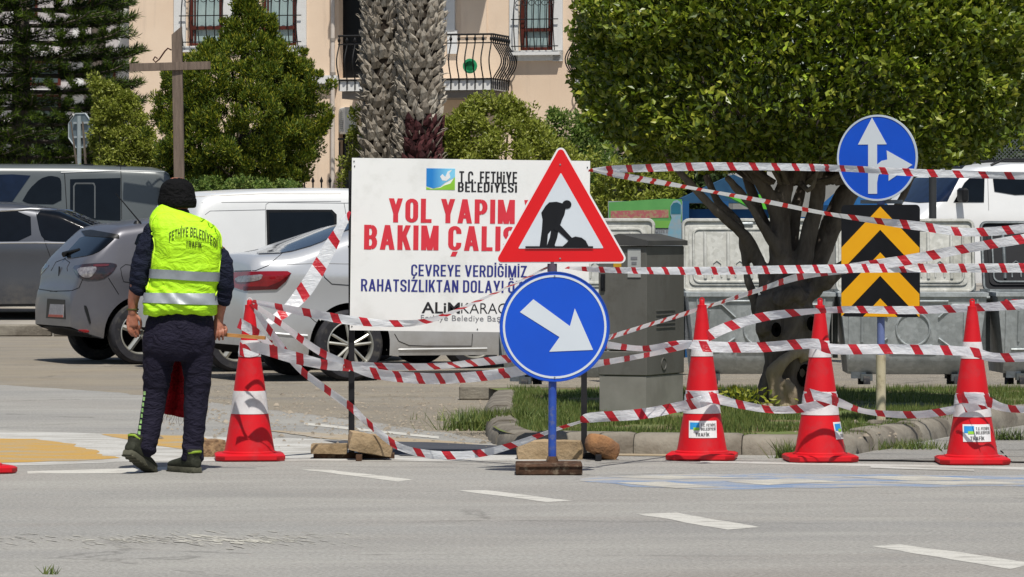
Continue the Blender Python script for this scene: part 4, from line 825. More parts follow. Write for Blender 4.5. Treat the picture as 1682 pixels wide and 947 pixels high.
b = MB(); s4 = F/42; b.lathe([(.35, -.02), (.36, .06), (.02, .36)], 4, Matrix.Translation((0.05, 0, .22))); b.tube([(0, 0, -1.4), (0, 0, .3)], .025); b.build('canopy', M_pb, bt_)
# leaning boards / white caravan-like back behind the tree
wv = thing('pale_kiosk', 'pale kiosk wall seen between the dark tree limbs', 'kiosk', (at(1300, 380, 46).x, 46, 0)); s5 = F/46
b = MB(); b.box((0, .6, 1.05), (1.5, 1.2, 2.1), bev=.12); b.build('wall', pm('kiosk_wall', '#8a8a86', .7, col2='#7d7d7a'), wv, 30); b = MB(); b.box((0, -.01, .95), (1.52, .03, .08)); b.build('trim', M_trim, wv)
# ------------------------------------------------------------------ wooden cross post with scroll hook, stop sign seen from behind
YW = 56.0; SW = F/YW; wo = at(294, 380, YW); wo.z = zfar(YW); wxp = lambda px: (px-294)/SW; wzp = lambda py: CH-wo.z-(py-HY)/SW
M_wood = pm('weathered_wood', '#75665a', .85, col2='#5e5147', ns=6, stretch=(6, 6, .5), bump=.004, bs=30)
wp = thing('wooden_sign_post', 'tall weathered wooden cross post with an iron scroll hook', 'wooden post', wo)
b = MB(); w2 = .07
b.loft([[Vector((sx*w2+dx, sy*w2, z+(.12 if (sx > 0 and z > 2) else 0))) for sx, sy in ((-1, -1), (1, -1), (1, 1), (-1, 1))] for z, dx in ((0, .02), (1.5, .01), (wzp(57), -.03))]); b.build('post', M_wood, wp, 30)
b = MB(); strut(b, (wxp(214), -.1, wzp(111)), (wxp(346), -.02, wzp(107)), .11, .11); b.build('cross_beam', M_wood, wp, 30)
b = MB(); b.tube([(wxp(282), -.03, wzp(82)), (wxp(276), -.03, wzp(79)), (wxp(271), -.03, wzp(84)), (wxp(262), -.03, wzp(97)), (wxp(256), -.03, wzp(102)), (wxp(252), -.03, wzp(98)), (wxp(255), -.03, wzp(93)), (wxp(259), -.03, wzp(96))], .012, 6); b.build('scroll_hook', pm('rusty_iron', '#4a2c24', .8), wp, 60)
YO = 61.5; SO = F/YO; oo = at(130, 380, YO); oo.z = zfar(YO); ox = lambda px: (px-130)/SO; oz = lambda py: CH-oo.z-(py-HY)/SO
ss = thing('stop_sign', 'octagonal traffic sign seen from its grey back, on a grey post', 'road sign', oo, radians(-40))
b = MB(); R8 = .285; zc8 = oz(214); b.prism([(R8*cos(radians(22.5+45*k)), zc8+R8*sin(radians(22.5+45*k))) for k in range(8)], .006, off=.03); b.build('plate', pm('sign_back_grey', '#6f7d82', .5, .2, col2='#65737a'), ss)
b = MB(); e8 = [(R8*cos(radians(22.5+45*k)), .03, zc8+R8*sin(radians(22.5+45*k))) for k in range(9)]; b.tube(e8, .012, 6); b.build('edge', pm('sign_edge', '#a7b0b3', .5), ss)
b = MB(); b.tube([(0, 0, 0), (0, 0, zc8+R8*.8)], .035, 12); b.build('post', pm('grey_post', '#9aa5a8', .5, .2), ss, 50)
for dz in (-.1, .12):
    b = MB(); b.box((.03, .01, zc8+dz), (.32, .025, .03)); b.build('bracket', pm('sign_edge', '#a7b0b3', .5), ss)
dp = thing('thin_dark_pole', 'thin dark metal pole standing by the white people carrier', 'pole', (at(1532, 380, 47).x, 47, 0))
b = MB(); b.tube([(0, 0, 0), (0, 0, 3.0)], .045, 12); b.build('shaft', pm('dark_pole', '#3a3c3e', .5), dp, 50); b = MB(); b.lathe([(.1, 0), (.1, .03), (.05, .05)], 12); b.build('base', pm('dark_pole', '#3a3c3e', .5), dp, 50)
# ------------------------------------------------------------------ the worker
YP = 23.0; SP = F/YP; po = at(278, 778, YP); po.z = 0
man = thing('person', 'worker seen from behind in a yellow-green vest and black beanie holding a wooden flag stick', 'person', po)
HX = lambda px: (px-278)/SP; HZ = lambda py: CH-(py-HY)/SP
def el(c, rx, ry, n=16, tilt=0): return [Vector((c[0]+rx*cos(2*pi*j/n), c[1]+ry*sin(2*pi*j/n), c[2])) for j in range(n)]
def limb(mb, pts, n=14):
    """pts: (px, y, py, r) -> tapered tube with round ends"""
    P_ = [Vector((HX(p[0]), p[1], HZ(p[2]))) for p in pts]; R_ = [p[3] for p in pts]; Q = bez(P_, 5); RR = []
    for i in range(len(Q)): k = i/5; a = min(int(k), len(R_)-2); RR.append(R_[a]+(R_[a+1]-R_[a])*(k-a))
    d0 = (Q[0]-Q[1]).normalized(); d1 = (Q[-1]-Q[-2]).normalized()
    Q = [Q[0]+d0*RR[0]*.8, Q[0]+d0*RR[0]*.5]+Q+[Q[-1]+d1*RR[-1]*.5, Q[-1]+d1*RR[-1]*.8]; RR = [RR[0]*.45, RR[0]*.85]+RR+[RR[-1]*.85, RR[-1]*.45]
    mb.tube(Q, RR, n)
def skin_mat():
    t = NT('skin'); v = t.coord(); c = t.mix(t.ramp(t.noise(v, 18, 4), .35, .7), rgba(lin('#a8705a')), rgba(lin('#90563f'))); t.base(c); t.set(Roughness=.5, Subsurface_Weight=.08); t.b.inputs['Subsurface Radius'].default_value = (.01, .004, .002); t.bump(t.noise(v, 120, 2), .001); return t.m
M_skin = skin_mat()
b = MB()
# head, neck, ears, nose
hx0, hz0 = HX(289), HZ(318)
b.loft([el((hx0, .07+.02*k_, z), rx, ry) for z, rx, ry, k_ in ((hz0-.125, .02, .03, 1.5), (hz0-.11, .05, .055, 1.2), (hz0-.08, .066, .078, 1), (hz0-.04, .075, .092, .6), (hz0, .079, .098, .2), (hz0+.04, .077, .096, 0), (hz0+.075, .062, .08, 0), (hz0+.095, .03, .04, 0))])
for s_ in (-1, 1): b.loft([el((hx0+s_*(.08+o), .07, hz0-.035), .0+r, .02*r/.012) for o, r in ((-.02, .012), (0, .014))]); b.loft([[Vector((hx0+s_*(.079+dx), .068+.018*cos(a)*k, hz0-.03+.032*sin(a)*k)) for a in np.linspace(0, 2*pi, 12, endpoint=False)] for dx, k in ((-.01, .8), (.004, 1), (.012, .9), (.014, .4))])
b.loft([el((hx0, .165, hz0-.05), .014, .014, 10), el((hx0, .178, hz0-.035), .018, .018, 10), el((hx0, .17, hz0), .01, .012, 10)])
b.loft([el((hx0, .16, hz0-.084), .026, .008, 10), el((hx0, .164, hz0-.078), .027, .009, 10), el((hx0, .16, hz0-.072), .024, .008, 10)])
limb(b, [(289, .055, 335, .058), (291, .03, 350, .06), (296, .0, 366, .07)])
# torso core and legs inside the clothes, arms, hands
b.loft([el((HX(296), 0, HZ(y)), rx, ry) for y, rx, ry in ((372, .1, .07), (395, .17, .09), (450, .16, .1), (500, .14, .095), (540, .16, .1), (575, .13, .09))])
limb(b, [(262, 0, 560, .07), (256, .0, 640, .042), (244, -.04, 735, .03)]); limb(b, [(318, 0, 560, .07), (320, .0, 640, .042), (318, -.01, 750, .04)])
limb(b, [(250, 0, 396, .034), (232, -.01, 435, .036), (224, .0, 470, .04), (219, .02, 490, .034), (217, .025, 507, .026), (217, .03, 515, .026)])
limb(b, [(362, 0, 412, .034), (368, -.01, 445, .036), (367, .0, 478, .036), (362, .03, 500, .036), (359, .05, 517, .029), (358, .055, 526, .028)])
# left hand: palm, four fingers of unequal length, thumb
def fing(pts, r):
    b.tube(bez([Vector((HX(p[0]), p[1], HZ(p[2]))) for p in pts], 3), [r*(1-.03*i) for i in range(3*(len(pts)-1)+1)], 8)
b.loft([[Vector((HX(cx_)+rx*cos(a), .03+ry*sin(a), HZ(z))) for a in np.linspace(0, 2*pi, 12, endpoint=False)] for z, cx_, rx, ry in ((511, 217, .024, .02), (517, 217, .03, .02), (526, 216, .036, .019), (534, 217, .036, .017), (537, 217, .03, .013))])
fing([(209, .022, 530), (210, .018, 540), (213, .025, 547), (217, .04, 552)], .0088)
fing([(214, .03, 533), (216, .026, 543), (219, .034, 550), (223, .046, 555)], .0092)
fing([(219, .036, 533), (222, .034, 543), (225, .042, 549), (227, .054, 553)], .0088)
fing([(224, .042, 531), (226, .042, 539), (228, .05, 545), (229, .058, 548)], .0078)
fing([(225, .025, 519), (230, .02, 526), (231, .026, 534), (229, .034, 541)], .0098)
# right hand closed round the stick
b.loft([[Vector((HX(cx_)+rx*cos(a), cy_+ry*sin(a), HZ(z))) for a in np.linspace(0, 2*pi, 12, endpoint=False)] for z, cx_, rx, ry, cy_ in ((522, 358, .026, .022, .055), (530, 357, .031, .022, .05), (540, 357, .034, .02, .042), (549, 357, .03, .016, .04))])
for k, (fx, ln) in enumerate(((366, 1.0), (360, 1.08), (354, 1.04), (349, .92))):
    fing([(fx, .035, 541), (fx, .022, 547), (fx-.5, .03, 555*ln**.04), (fx-1, .052, 558), (fx-1, .066, 553)], .0088-.0003*k)
fing([(366, .06, 533), (371, .05, 541), (368, .045, 549), (362, .068, 553)], .0098)
body = blob('body', b, M_skin, .0046, 3, man)
# face: eyes, brows and mouth on the far side
for s_ in (-1, 1):
    e = MB(); e.lathe([(.001, .012), (.008, .009), (.011, .002), (.011, -.006)], 12, Matrix.Translation((hx0+s_*.032, .158, hz0-.002)) @ Matrix.Rotation(-pi/2, 4, 'X')); e.build('eye', pm('eye_white', '#d8d4ce', .2), man, 60)
    e = MB(); e.tube([(hx0+s_*.02, .17, hz0+.016), (hx0+s_*.035, .169, hz0+.02), (hx0+s_*.05, .16, hz0+.014)], .004, 6); e.build('eyebrow', M_blk, man, 60)
e = MB(); e.tube([(hx0-.022, .17, hz0-.079), (hx0, .174, hz0-.077), (hx0+.022, .17, hz0-.079)], .003, 6); e.build('mouth', pm('lips', '#7d4038', .5), man, 60)
def cloth(name, c, c2, bs=600, rough=.85):
    t = NT(name); v = t.coord(); n1 = t.noise(v, 9, 5, .6); t.base(t.mix(t.ramp(n1, .3, .7), rgba(lin(c)), rgba(lin(c2)))); t.set(Roughness=rough, Specular_IOR_Level=.12); t.bump(t.noise(v, bs, 2), .0008, 1, t.bump(t.noise(t.coord((1, 1, 2.0), rot=(0, .35, 0)), 10, 5, .55, 2.2), .03, .9)); return t.m
M_navy = cloth('navy_cloth', '#222637', '#1a1d2b'); M_trou = cloth('trouser_cloth', '#262433', '#1e1c29'); M_hat = cloth('beanie_knit', '#131314', '#0e0e0f', 300)
vst = NT('vest_fabric'); vv = vst.coord(); vst.base(vst.mix(vst.ramp(vst.noise(vv, 7, 5), .3, .7), rgba(lin('#b8ee10')), rgba(lin('#a8e00c')))); vst.set(Roughness=.7); vst.bump(vst.noise(vv, 420, 2), .0008, 1, vst.bump(vst.noise(vst.coord((1.2, 1, 2.2)), 7, 4, .55, 2), .02, .8))
vst.b.inputs['Emission Color'].default_value = rgba(lin('#bdf50c')); vst.b.inputs['Emission Strength'].default_value = 0.0; M_vest = vst.m
nz = lambda p, s, k=0: noise.noise(Vector((p.x*s, p.y*s, p.z*s))+Vector((k, k, 0)))
# jumper: sleeves and collar
b = MB()
b.loft([el((HX(cx_), cy_, HZ(y)), rx, ry) for y, cx_, rx, ry, cy_ in ((343, 291, .066, .062, .03), (351, 292, .070, .06, .02), (362, 298, .10, .065, .01), (380, 304, .17, .09, 0), (400, 306, .2, .1, 0), (450, 300, .19, .12, 0), (500, 296, .17, .115, 0))])
limb(b, [(255, 0, 380, .066), (240, -.01, 412, .064), (230, -.01, 442, .058), (228, .0, 462, .056), (226, .008, 474, .05)]); limb(b, [(345, 0, 405, .055), (364, -.01, 428, .062), (368, -.01, 455, .058), (367, .01, 480, .056), (366, .018, 491, .05)])
def fold_sleeve(p, n):
    z = p.z; ax = abs(p.x-HX(300)) > .2
    return (.010*max(-.2, nz(Vector((p.x*.5, p.y*.5, z*2.6+.8*p.x)), 13)) if ax else 0)+.006*nz(p, 12)+.002*nz(p, 40)
blob('jumper', b, M_navy, .0075, 3, man, fold_sleeve)
# trousers: two legs joined at the seat
b = MB()
b.loft([el((HX(cx_), cy_, HZ(y)), rx, ry, 20) for y, cx_, rx, ry, cy_ in ((508, 297, .18, .115, 0), (530, 295, .2, .13, -.01), (556, 294, .213, .14, -.015), (578, 293, .21, .13, -.01), (592, 293, .19, .11, 0))])
limb(b, [(263, 0, 560, .105), (259, .0, 610, .086), (254, .01, 650, .071), (247, -.02, 695, .068), (242, -.05, 722, .064), (241, -.06, 736, .060)], 18)
limb(b, [(322, 0, 560, .112), (324, .0, 610, .087), (322, .01, 655, .071), (319, .0, 700, .064), (317, -.01, 735, .064), (316, -.01, 752, .064)], 18)
def fold_tr(p, n):
    z = p.z; f = .004*nz(p, 12)+.002*nz(p, 35)
    low = max(0, min(1, (.40-z)/.3)); knee = max(0, 1-abs(z-.54)/.12); f += (.013*low+.009*knee)*nz(Vector((p.x*.8, p.y*.8, z*2.3+p.x*.9)), 11); f += .009*max(0, 1-abs(z-.74)/.12)*nz(Vector((p.x*1.0, p.y, z*1.6-p.x*1.3)), 12); f += .004*nz(Vector((p.x*2, p.y*2, z*.5)), 8); return f
blob('trousers', b, M_trou, .0085, 3, man, fold_tr)
# vest
b = MB()
rows = [(516, 236, 355, .135, -.01), (508, 236, 355, .15, -.015), (500, 237, 356, .15, -.015), (488, 238, 357, .14, -.012), (470, 242, 359, .135, -.01), (452, 247, 362, .135, -.01), (430, 250, 365, .14, -.01), (408, 253, 367, .145, -.015), (390, 251, 366, .142, -.015), (376, 246, 364, .13, -.01), (364, 247, 356, .115, -.004), (355, 251, 344, .1, .002), (348, 258, 328, .088, .012), (343, 266, 316, .078, .02)]
def srow(y, xa, xb, ry, cy_, n=28):
    o = []; cx_ = (HX(xa)+HX(xb))/2; rx = (HX(xb)-HX(xa))/2
    for j in range(n):
        a = 2*pi*j/n; c, s_ = cos(a), sin(a); k = 3.0; r = (abs(c)**k+abs(s_)**k)**(-1/k); o.append(Vector((cx_+rx*c*r, cy_+ry*s_*r, HZ(y)+.05*c*(1 if y < 400 else max(0, 1-(y-400)/60))*-.6)))
    return o
b.loft([srow(*r) for r in rows])
def fold_vest(p, n):
    z = p.z; up_ = max(0, min(1, (z-1.0)/.12)); f = .0075*nz(Vector((p.x*.8, p.y, z*1.4)), 7)+.003*nz(p, 22)
    f += (1-up_)*.016*nz(Vector((p.x*.55, p.y*.6, z*2.4+.25*math.sin(p.x*8))), 13); f += .008*max(0, 1-abs(z-1.07)/.06)*nz(Vector((p.x*.6, p.y, z*2.5+p.x)), 12); f += .006*nz(Vector((p.x*1.6+z*.9, p.y, z*.6)), 9)*max(0, 1-abs(z-1.25)/.25); return f
vest = blob('vest', b, M_vest, .0085, 3, man, fold_vest)
vb = BVHTree.FromPolygons([v.co.copy() for v in vest.data.vertices], [tuple(p.vertices) for p in vest.data.polygons])
def onvest(x, z, off=.002):
    h = vb.ray_cast(Vector((x, -1, z)), Vector((0, 1, 0)))
    if h[0] is None: h = vb.find_nearest(Vector((x, -.12, z)))
    return (h[0].x if False else x, h[0].y-off, z)
M_strip = pm('vest_reflective_strip', '#9aa0a4', .45, .2, col2='#898f93', ns=12)
for (ya, yb, dl) in (((441, 447), (456, 462), 0), ((480, 481), (496, 500), 0)):
    m = MB(); n = 56; R_ = []
    for side in (0, 1):
        for i in range(n):
            a = pi+pi*i/(n-1) if side == 0 else pi*i/(n-1)
            R_.append(a)
    cx_ = HX(303 if ya[0] < 470 else 298); ring = []
    for a in np.linspace(0, 2*pi, 72, endpoint=False):
        k = (1-cos(a))/2; col_ = []
        for f in (0, .33, .66, 1):
            zt_, zb_ = HZ(ya[1])*(1-k)+HZ(ya[0])*k, HZ(yb[1])*(1-k)+HZ(yb[0])*k; z = zt_+(zb_-zt_)*f; d = Vector((cos(a), sin(a), 0)); h = vb.ray_cast(Vector((cx_, -.01, z))+d*.6, -d)
            col_.append((h[0]+d*.008) if h[0] is not None else Vector((cx_, 0, z)))
        ring.append(col_)
    ring.append(ring[0]); m.loft(ring, cap=False, closed=False); m.build('reflective_strip', M_strip, man, 60)
# vest lettering, the upper line on an arc
def arc(p):
    u = p[0]; cx_, cz_ = HX(321.5), HZ(394.5)+.018; X = cx_+u*.93; Z = cz_+p[2]+.055*(1-(u/.155)**2)-.055-.16*u+.03; return onvest(X, Z, .0045-p[1])
M_vt = pm('vest_lettering', '#43501c', .7, col2='#36420f')
stext('FETHİYE BELEDİYESİ', -.152, -.026, .145, .026, 0, M_vt, man, .075, name='vest_lettering', warp=arc, gap=.09, sub=5)
stext('TRAFİK', HX(309), HZ(406), HX(335), HZ(396), 0, M_vt, man, .075, name='vest_lettering', sub=5, warp=lambda p: onvest(p[0], p[2]+(p[0]-HX(322))*-.1, .0045-p[1]))
# piping along the arm holes
for side, pts in ((0, [(259, 352), (251, 366), (252, 384), (256, 402), (253, 428), (247, 455), (242, 485)]), (1, [(331, 357), (350, 368), (364, 384), (366, 404), (363, 430), (360, 455), (356, 488)])):
    m = MB(); m.tube([onvest(p.x, p.z, .004) for p in bez([Vector((HX(a), 0, HZ(c))) for a, c in pts], 5)], .004, 6); m.build('piping', pm('vest_piping', '#c9f03a', .7), man, 60)
# beanie
b = MB(); b.loft([el((hx0+.002, .062+dy, z), rx, ry, 20) for z, rx, ry, dy in ((HZ(336), .104, .118, .0), (HZ(332), .108, .122, .0), (HZ(322), .108, .122, .0), (HZ(319), .104, .118, 0), (HZ(310), .102, .114, 0), (HZ(301), .088, .1, -.0), (HZ(295), .058, .07, -.005), (HZ(292), .025, .03, -.008))])
hat = blob('beanie', b, M_hat, .007, 3, man, lambda p, n: .003*nz(p, 10)+.0012*math.sin(atan2(p.y-.06, p.x-hx0)*60)); hat.rotation_euler = (0, 0, 0)
b = MB(); b.loft([el((hx0+.002, .062, z), rx, ry, 20) for z, rx, ry in ((HZ(341), .104, .116), (HZ(339), .110, .122), (HZ(331), .114, .127), (HZ(326), .112, .125), (HZ(324), .105, .118))]); blob('beanie_cuff', b, M_hat, .006, 2, man, lambda p, n: .003*nz(p, 12)+.0014*math.sin(atan2(p.y-.06, p.x-hx0)*70))
b = MB(); b.loft([el((hx0, .045, z), rx, ry, 20) for z, rx, ry in ((HZ(341), .073, .07), (HZ(334), .082, .1), (HZ(328), .08, .1))]); blob('hair', b, pm('dark_hair', '#1d1713', .7), .007, 3, man)
# shoes
M_shoe = pm('shoe_olive', '#33352a', .75, col2='#26281f', ns=30, bump=.003, bs=90); M_sole = pm('shoe_sole', '#5b5a4c', .8, col2='#4a493d', ns=20, bump=.003)
def shoe(M_):
    b = MB()  # local: toe at +y, heel at 0, sole at z 0
    b.loft([[Vector((w*cos(a)*(1 if cos(a) < 0 else 1), y, max(.022, zc_+h*sin(a)))) for a in np.linspace(0, 2*pi, 16, endpoint=False)] for y, w, zc_, h in ((-.002, .02, .05, .02), (.01, .036, .055, .042), (.05, .042, .06, .05), (.1, .043, .055, .05), (.16, .047, .045, .038), (.22, .048, .04, .03), (.26, .04, .037, .024), (.28, .02, .034, .01))])
    b.tube([(0, .045, .05), (0, .04, .12), (0, .04, .135)], [.038, .046, .045], 14)
    u = blob('upper', b, M_shoe, .005, 2, None)
    s_ = MB(); ol = [(-.03, 0), (.03, 0), (.042, .03), (.042, .1), (.05, .19), (.046, .25), (.025, .29), (-.02, .29), (-.046, .25), (-.05, .18), (-.042, .1), (-.042, .03)]
    s_.loft([[Vector((x*k, y if k == 1 else y*.98+.002, z)) for x, y in ol] for z, k in ((0, .95), (.008, 1), (.02, 1), (.03, .97))])
    for i in range(7): s_.box((0, .02+i*.04, .0), (.085, .014, .008))
    so_ = s_.build('sole', M_sole, None, 40)
    a_ = MB(); a_.tube([(-.038, .03, .112), (-.02, -.004, .12), (.02, -.004, .12), (.038, .03, .112)], .008, 6); ac = a_.build('heel_tab', pm('lime_tab', '#7f9a22', .7), None, 60)
    r_ = bpy.data.objects.new('shoe', None); COL.objects.link(r_); r_.parent = man; r_.matrix_local = M_
    for o in (u, so_, ac): o.parent = r_
shoe(Matrix.Translation((HX(326), -.075, .004)) @ Matrix.Rotation(radians(38), 4, 'Z'))
shoe(Matrix.Translation((HX(212), -.17, .115)) @ Matrix.Rotation(radians(-32), 4, 'Z') @ Matrix.Rotation(radians(-27), 4, 'X'))
# reflective chequers down the left trouser leg
tv = [o for o in man.children if o.name.startswith('trousers')][0]
tb = BVHTree.FromPolygons([v.co.copy() for v in tv.data.vertices], [tuple(p.vertices) for p in tv.data.polygons])
M_lime = pm('lime_reflective', '#a6cf86', .5, col2='#93c06e')
def ontr(x, z):
    h = tb.ray_cast(Vector((x, -1, z)), Vector((0, 1, 0)))
    if h[0] is None: h = tb.find_nearest(Vector((x, -.06, z)))
    p = h[0]; return (p.x, p.y-.003, z)
for i in range(8):
    py = 642+i*9.2; xx = 238-(py-642)*.1
    m = MB(); m.loft([[Vector(ontr(HX(xx+dx), HZ(py+dy))) for dy in (0, 3.2, 6.2)] for dx in (-5.5+(i % 2), -2, 1.5)], cap=False, closed=False); m.build('reflective_patch', M_lime, man)
m = MB(); m.tube([(HX(217)+.031*cos(a), .028+.026*sin(a), HZ(508)) for a in np.linspace(0, 2*pi, 20)], .006, 6); m.build('bracelet', pm('bracelet_green', '#4a4a22', .6), man, 60)
# the flag on a wooden stick
fl = thing('warning_flag', 'dark red frayed flag on a light wooden stick held in the worker\'s hand', 'flag', (0, 0, 0)); fl.location = po
b = MB(); strut(b, (HX(272), .15, HZ(543)), (HX(435), .035, HZ(555)), .03, .02); b.build('stick', pm('pale_wood', '#b98549', .6, col2='#a37038', ns=8, stretch=(1, 8, 8)), fl)
G = []; nu, nv = 12, 22
for j in range(nv):
    v = j/(nv-1); ww = .022+.045*v**.8
    G.append([Vector((HX(288)+(-.012*v)+ww*((i/(nu-1))*2-1)*1.05, .15+.018*math.sin(i*1.1+v*3)+.01*math.sin(v*7), HZ(545)+(HZ(681)-HZ(545))*v-(.0 if j < nv-1 else .03*(i/(nu-1))))) for i in range(nu)])
b = MB(); b.loft(G, cap=False, closed=False); fc = b.build('cloth', cloth('flag_red', '#99121c', '#7c0d16'), fl, 60); md = fc.modifiers.new('s', 'SOLIDIFY'); md.thickness = .002
b = MB()
for i in range(12): p = G[-1][i]; b.tube([p, p+Vector((random.uniform(-.012, .008), 0, -.02)), p+Vector((random.uniform(-.025, .01), 0, -random.uniform(.02, .06)))], .0009, 4)
b.build('frayed_threads', pm('thread', '#4a1a1c', .8), fl)
# ------------------------------------------------------------------ vehicles
M_glass = pm('tinted_glass', '#0b0f14', .05, col2='#080b0f', spec=.35); M_trimb = pm('black_trim', '#17181a', .45, col2='#1e1f21'); M_clad = pm('grey_cladding', '#4d4f52', .6, col2='#45474a', ns=4)
M_well = pm('wheel_well', '#08080a', .95, spec=.1); M_alloy = pm('alloy_rim', '#bdbcb4', .35, .6, col2='#a5a49c', ns=6); M_chrome = pm('chrome_strip', '#d5d8da', .12, .95, spec=.5); M_seam = pm('panel_gap', '#1c1d20', .7)
M_lred = pm('tail_lamp_red', '#8f0d18', .12, col2='#6d0912', coat=.8); M_lclear = pm('lamp_clear', '#9d9899', .15, .3, col2='#6f6a6e', coat=.6, ns=30); M_ldark = pm('lamp_smoked', '#3b2a2e', .12, col2='#23252b', coat=.8, ns=18)
def paint(name, col, col2, metal=.55, rough=.34, dirt=None):
    t = NT(name); v = t.coord(); c = t.mix(t.ramp(t.noise(v, 1.5, 3), .3, .7), rgba(lin(col)), rgba(lin(col2)))
    sp2 = t.n('ShaderNodeSeparateXYZ'); t.l(t.tc.outputs['Object'], sp2.inputs[0]); low = t.ramp(sp2.outputs[2], .25, .62, (1, 1, 1, 1), (0, 0, 0, 1)); dn = t.ramp(t.noise(v, 5, 6, .7), .35, .7)
    c = t.mix(t.math('MULTIPLY', t.math('MULTIPLY', low, dn), .55), c, rgba(lin('#8b8478'))); t.base(c); t.set(Metallic=metal, Roughness=rough, Coat_Weight=.35, Coat_Roughness=.08); return t.m
class Car:
    def __init__(s, name, label, cat, L, W, top, bot, belt, roofz, wheels, M_paint, tumble=.16, tyre=.33, arch=None, Lr=.5, Lf=.8, pr=.14, pf=.25, rt=.09, group=None, wheel_y=None, wide=1.0):
        s.L, s.W = L, W; s.M_paint = M_paint; s.tyre = tyre; s.wheels = wheels; arch = arch or tyre+.06
        s.root = thing(name, label, cat, (0, 0, 0), 0, group)
        X = set(np.linspace(0, L, 70).round(3)) | {round(p[0], 3) for p in top} | {round(p[0], 3) for p in bot} | {.01, .03, .06, .1, .15, L-.01, L-.03, L-.07}
        for w in wheels:
            for a in np.linspace(-pi/2, pi/2, 25): X.add(round(w+arch*sin(a), 4))
            X.add(round(w-arch-.004, 4)); X.add(round(w+arch+.004, 4))
        X = sorted(x for x in X if 0 <= x <= L); tx, tz = zip(*top); bx_, bz_ = zip(*bot)
        fx = np.arange(-.3, L+.3, .004); fz = np.interp(fx, tx, tz); kk = np.exp(-.5*(np.arange(-40, 41)*.004/.038)**2); kk /= kk.sum(); fs_ = np.convolve(np.pad(fz, 40, 'edge'), kk, 'valid'); ed = np.clip((fx-.02)/.12, 0, 1)*np.clip((L-.02-fx)/.12, 0, 1); fs_ = fz+(fs_-fz)*ed; zt = np.interp(X, fx, fs_)
        rings = []
        for x, z1 in zip(X, zt):
            z0 = float(np.interp(x, bx_, bz_)); inw = False
            for w in wheels:
                if abs(x-w) <= arch: z0 = max(z0, tyre+sqrt(max(0, arch*arch-(x-w)**2))-.0)
            pl = 1-(pr*max(0, 1-x/Lr)**2.4)-(pf*max(0, 1-(L-x)/Lf)**2.4)
            def wy(z):
                if z < belt: k_ = (belt-z)/(belt-.2); q = 1-.07*k_**2.2-.012*math.sin(min(1, k_)*pi*2)
                else: q = 1-tumble*((z-belt)/(roofz-belt))**1.15
                y = W*pl*q; dz = z1-z
                if dz < rt: y -= rt-sqrt(max(0, rt*rt-(rt-dz)**2))
                return max(.05, y)
            ts = [0, .03, .08]+list(np.linspace(.14, .8, 15))+[.86, .9, .94, .965, .985, 1.0]
            side = []
            for t_ in ts: z = z0+(z1-z0)*t_; side.append((wy(z), z))
            yt_ = side[-1][0]; topp = [(yt_*(1-j/5), z1+.03*(1-(1-j/5)**2)) for j in range(1, 6)]
            r = [Vector((x, -y, z)) for y, z in side+topp]+[Vector((x, y, z)) for y, z in (side+topp[:-1])[::-1]]; rings.append(r)
        m = MB(); m.loft(rings); n = len(rings[0]); nf = len(rings)-1
        for i in range(nf): m.m[i*n+n-1] = 1
        s.body = m.build('body', [M_paint, M_well], s.root, 38); s.bvh = BVHTree.FromPolygons([v.copy() for v in m.v], [tuple(f) for f in m.f])
        s.wy_ = wheel_y or (W-.11)
    def place(s, loc, th):
        s.root.location = loc; s.root.rotation_euler = (0, 0, th); s.M = Matrix.Translation(loc) @ Matrix.Rotation(th, 4, 'Z'); s.Mi = s.M.inverted(); s.th = th; return s
    def place_wheel(s, px, Y, wi, side, th, z=0):
        X = (px-CX)*Y/F; l = Vector((s.wheels[wi], side*s.wy_, 0)); R_ = Matrix.Rotation(th, 3, 'Z'); o = Vector((X, Y, z))-R_ @ l; return s.place(o, th)
    def ray(s, px, py, off):
        o = s.Mi @ Vector((0, 0, CH)); d = (s.Mi.to_3x3() @ (at(px, py, 100)-Vector((0, 0, CH)))).normalized(); h = s.bvh.ray_cast(o, d)
        if h[0] is None:
            q = s.M @ Vector((s.L*.5, 0, .8)); tx_, ty_ = CX+q.x*F/q.y, HY+(CH-q.z)*F/q.y; m_ = sqrt((tx_-px)**2+(ty_-py)**2)
            for k in range(1, 60):
                ax, ay = px+(tx_-px)*k/m_*.5*(.25 if abs(tx_-px) > 3*abs(ty_-py) else 1), py+(ty_-py)/m_*k*.5+(k*.4 if py < ty_ else -k*.4); d = (s.Mi.to_3x3() @ (at(ax, ay, 100)-Vector((0, 0, CH)))).normalized(); h = s.bvh.ray_cast(o, d)
                if h[0] is not None: break
            if h[0] is None: h = s.bvh.find_nearest(o+d*(at(px, py, q.y)-Vector((0, 0, CH))).length)
        nn = h[1] if h[1].dot(d) < 0 else -h[1]; return h[0]+nn*off, nn
    def patch(s, name, poly, mat, off=.007, mirror=True, parent=None, smooth=1, skirt=True):
        if smooth: poly = chaikin(poly, smooth)
        xs = [p[0] for p in poly]; x0, x1 = min(xs)+.05, max(xs)-.05; nx = max(5, int((x1-x0)/2)); cols = []
        ny = max(3, int((max(p[1] for p in poly)-min(p[1] for p in poly))/2.5))
        for x in sorted(set(list(np.linspace(x0, x1, nx))+[min(max(v, x0), x1) for v in xs])):
            yy = []
            for i in range(len(poly)):
                a, b = poly[i-1], poly[i]
                if (a[0]-x)*(b[0]-x) <= 0 and a[0] != b[0]: yy.append(a[1]+(b[1]-a[1])*(x-a[0])/(b[0]-a[0]))
            if len(yy) >= 2: cols.append((x, min(yy), max(yy)))
        G = [[s.ray(x, a+(b-a)*j/ny, 0) for j in range(ny+1)] for x, a, b in cols]; mn = sum((q[1] for r in G for q in r), Vector()).normalized(); G = [[(p+mn*off, mn) for p, _ in r] for r in G]
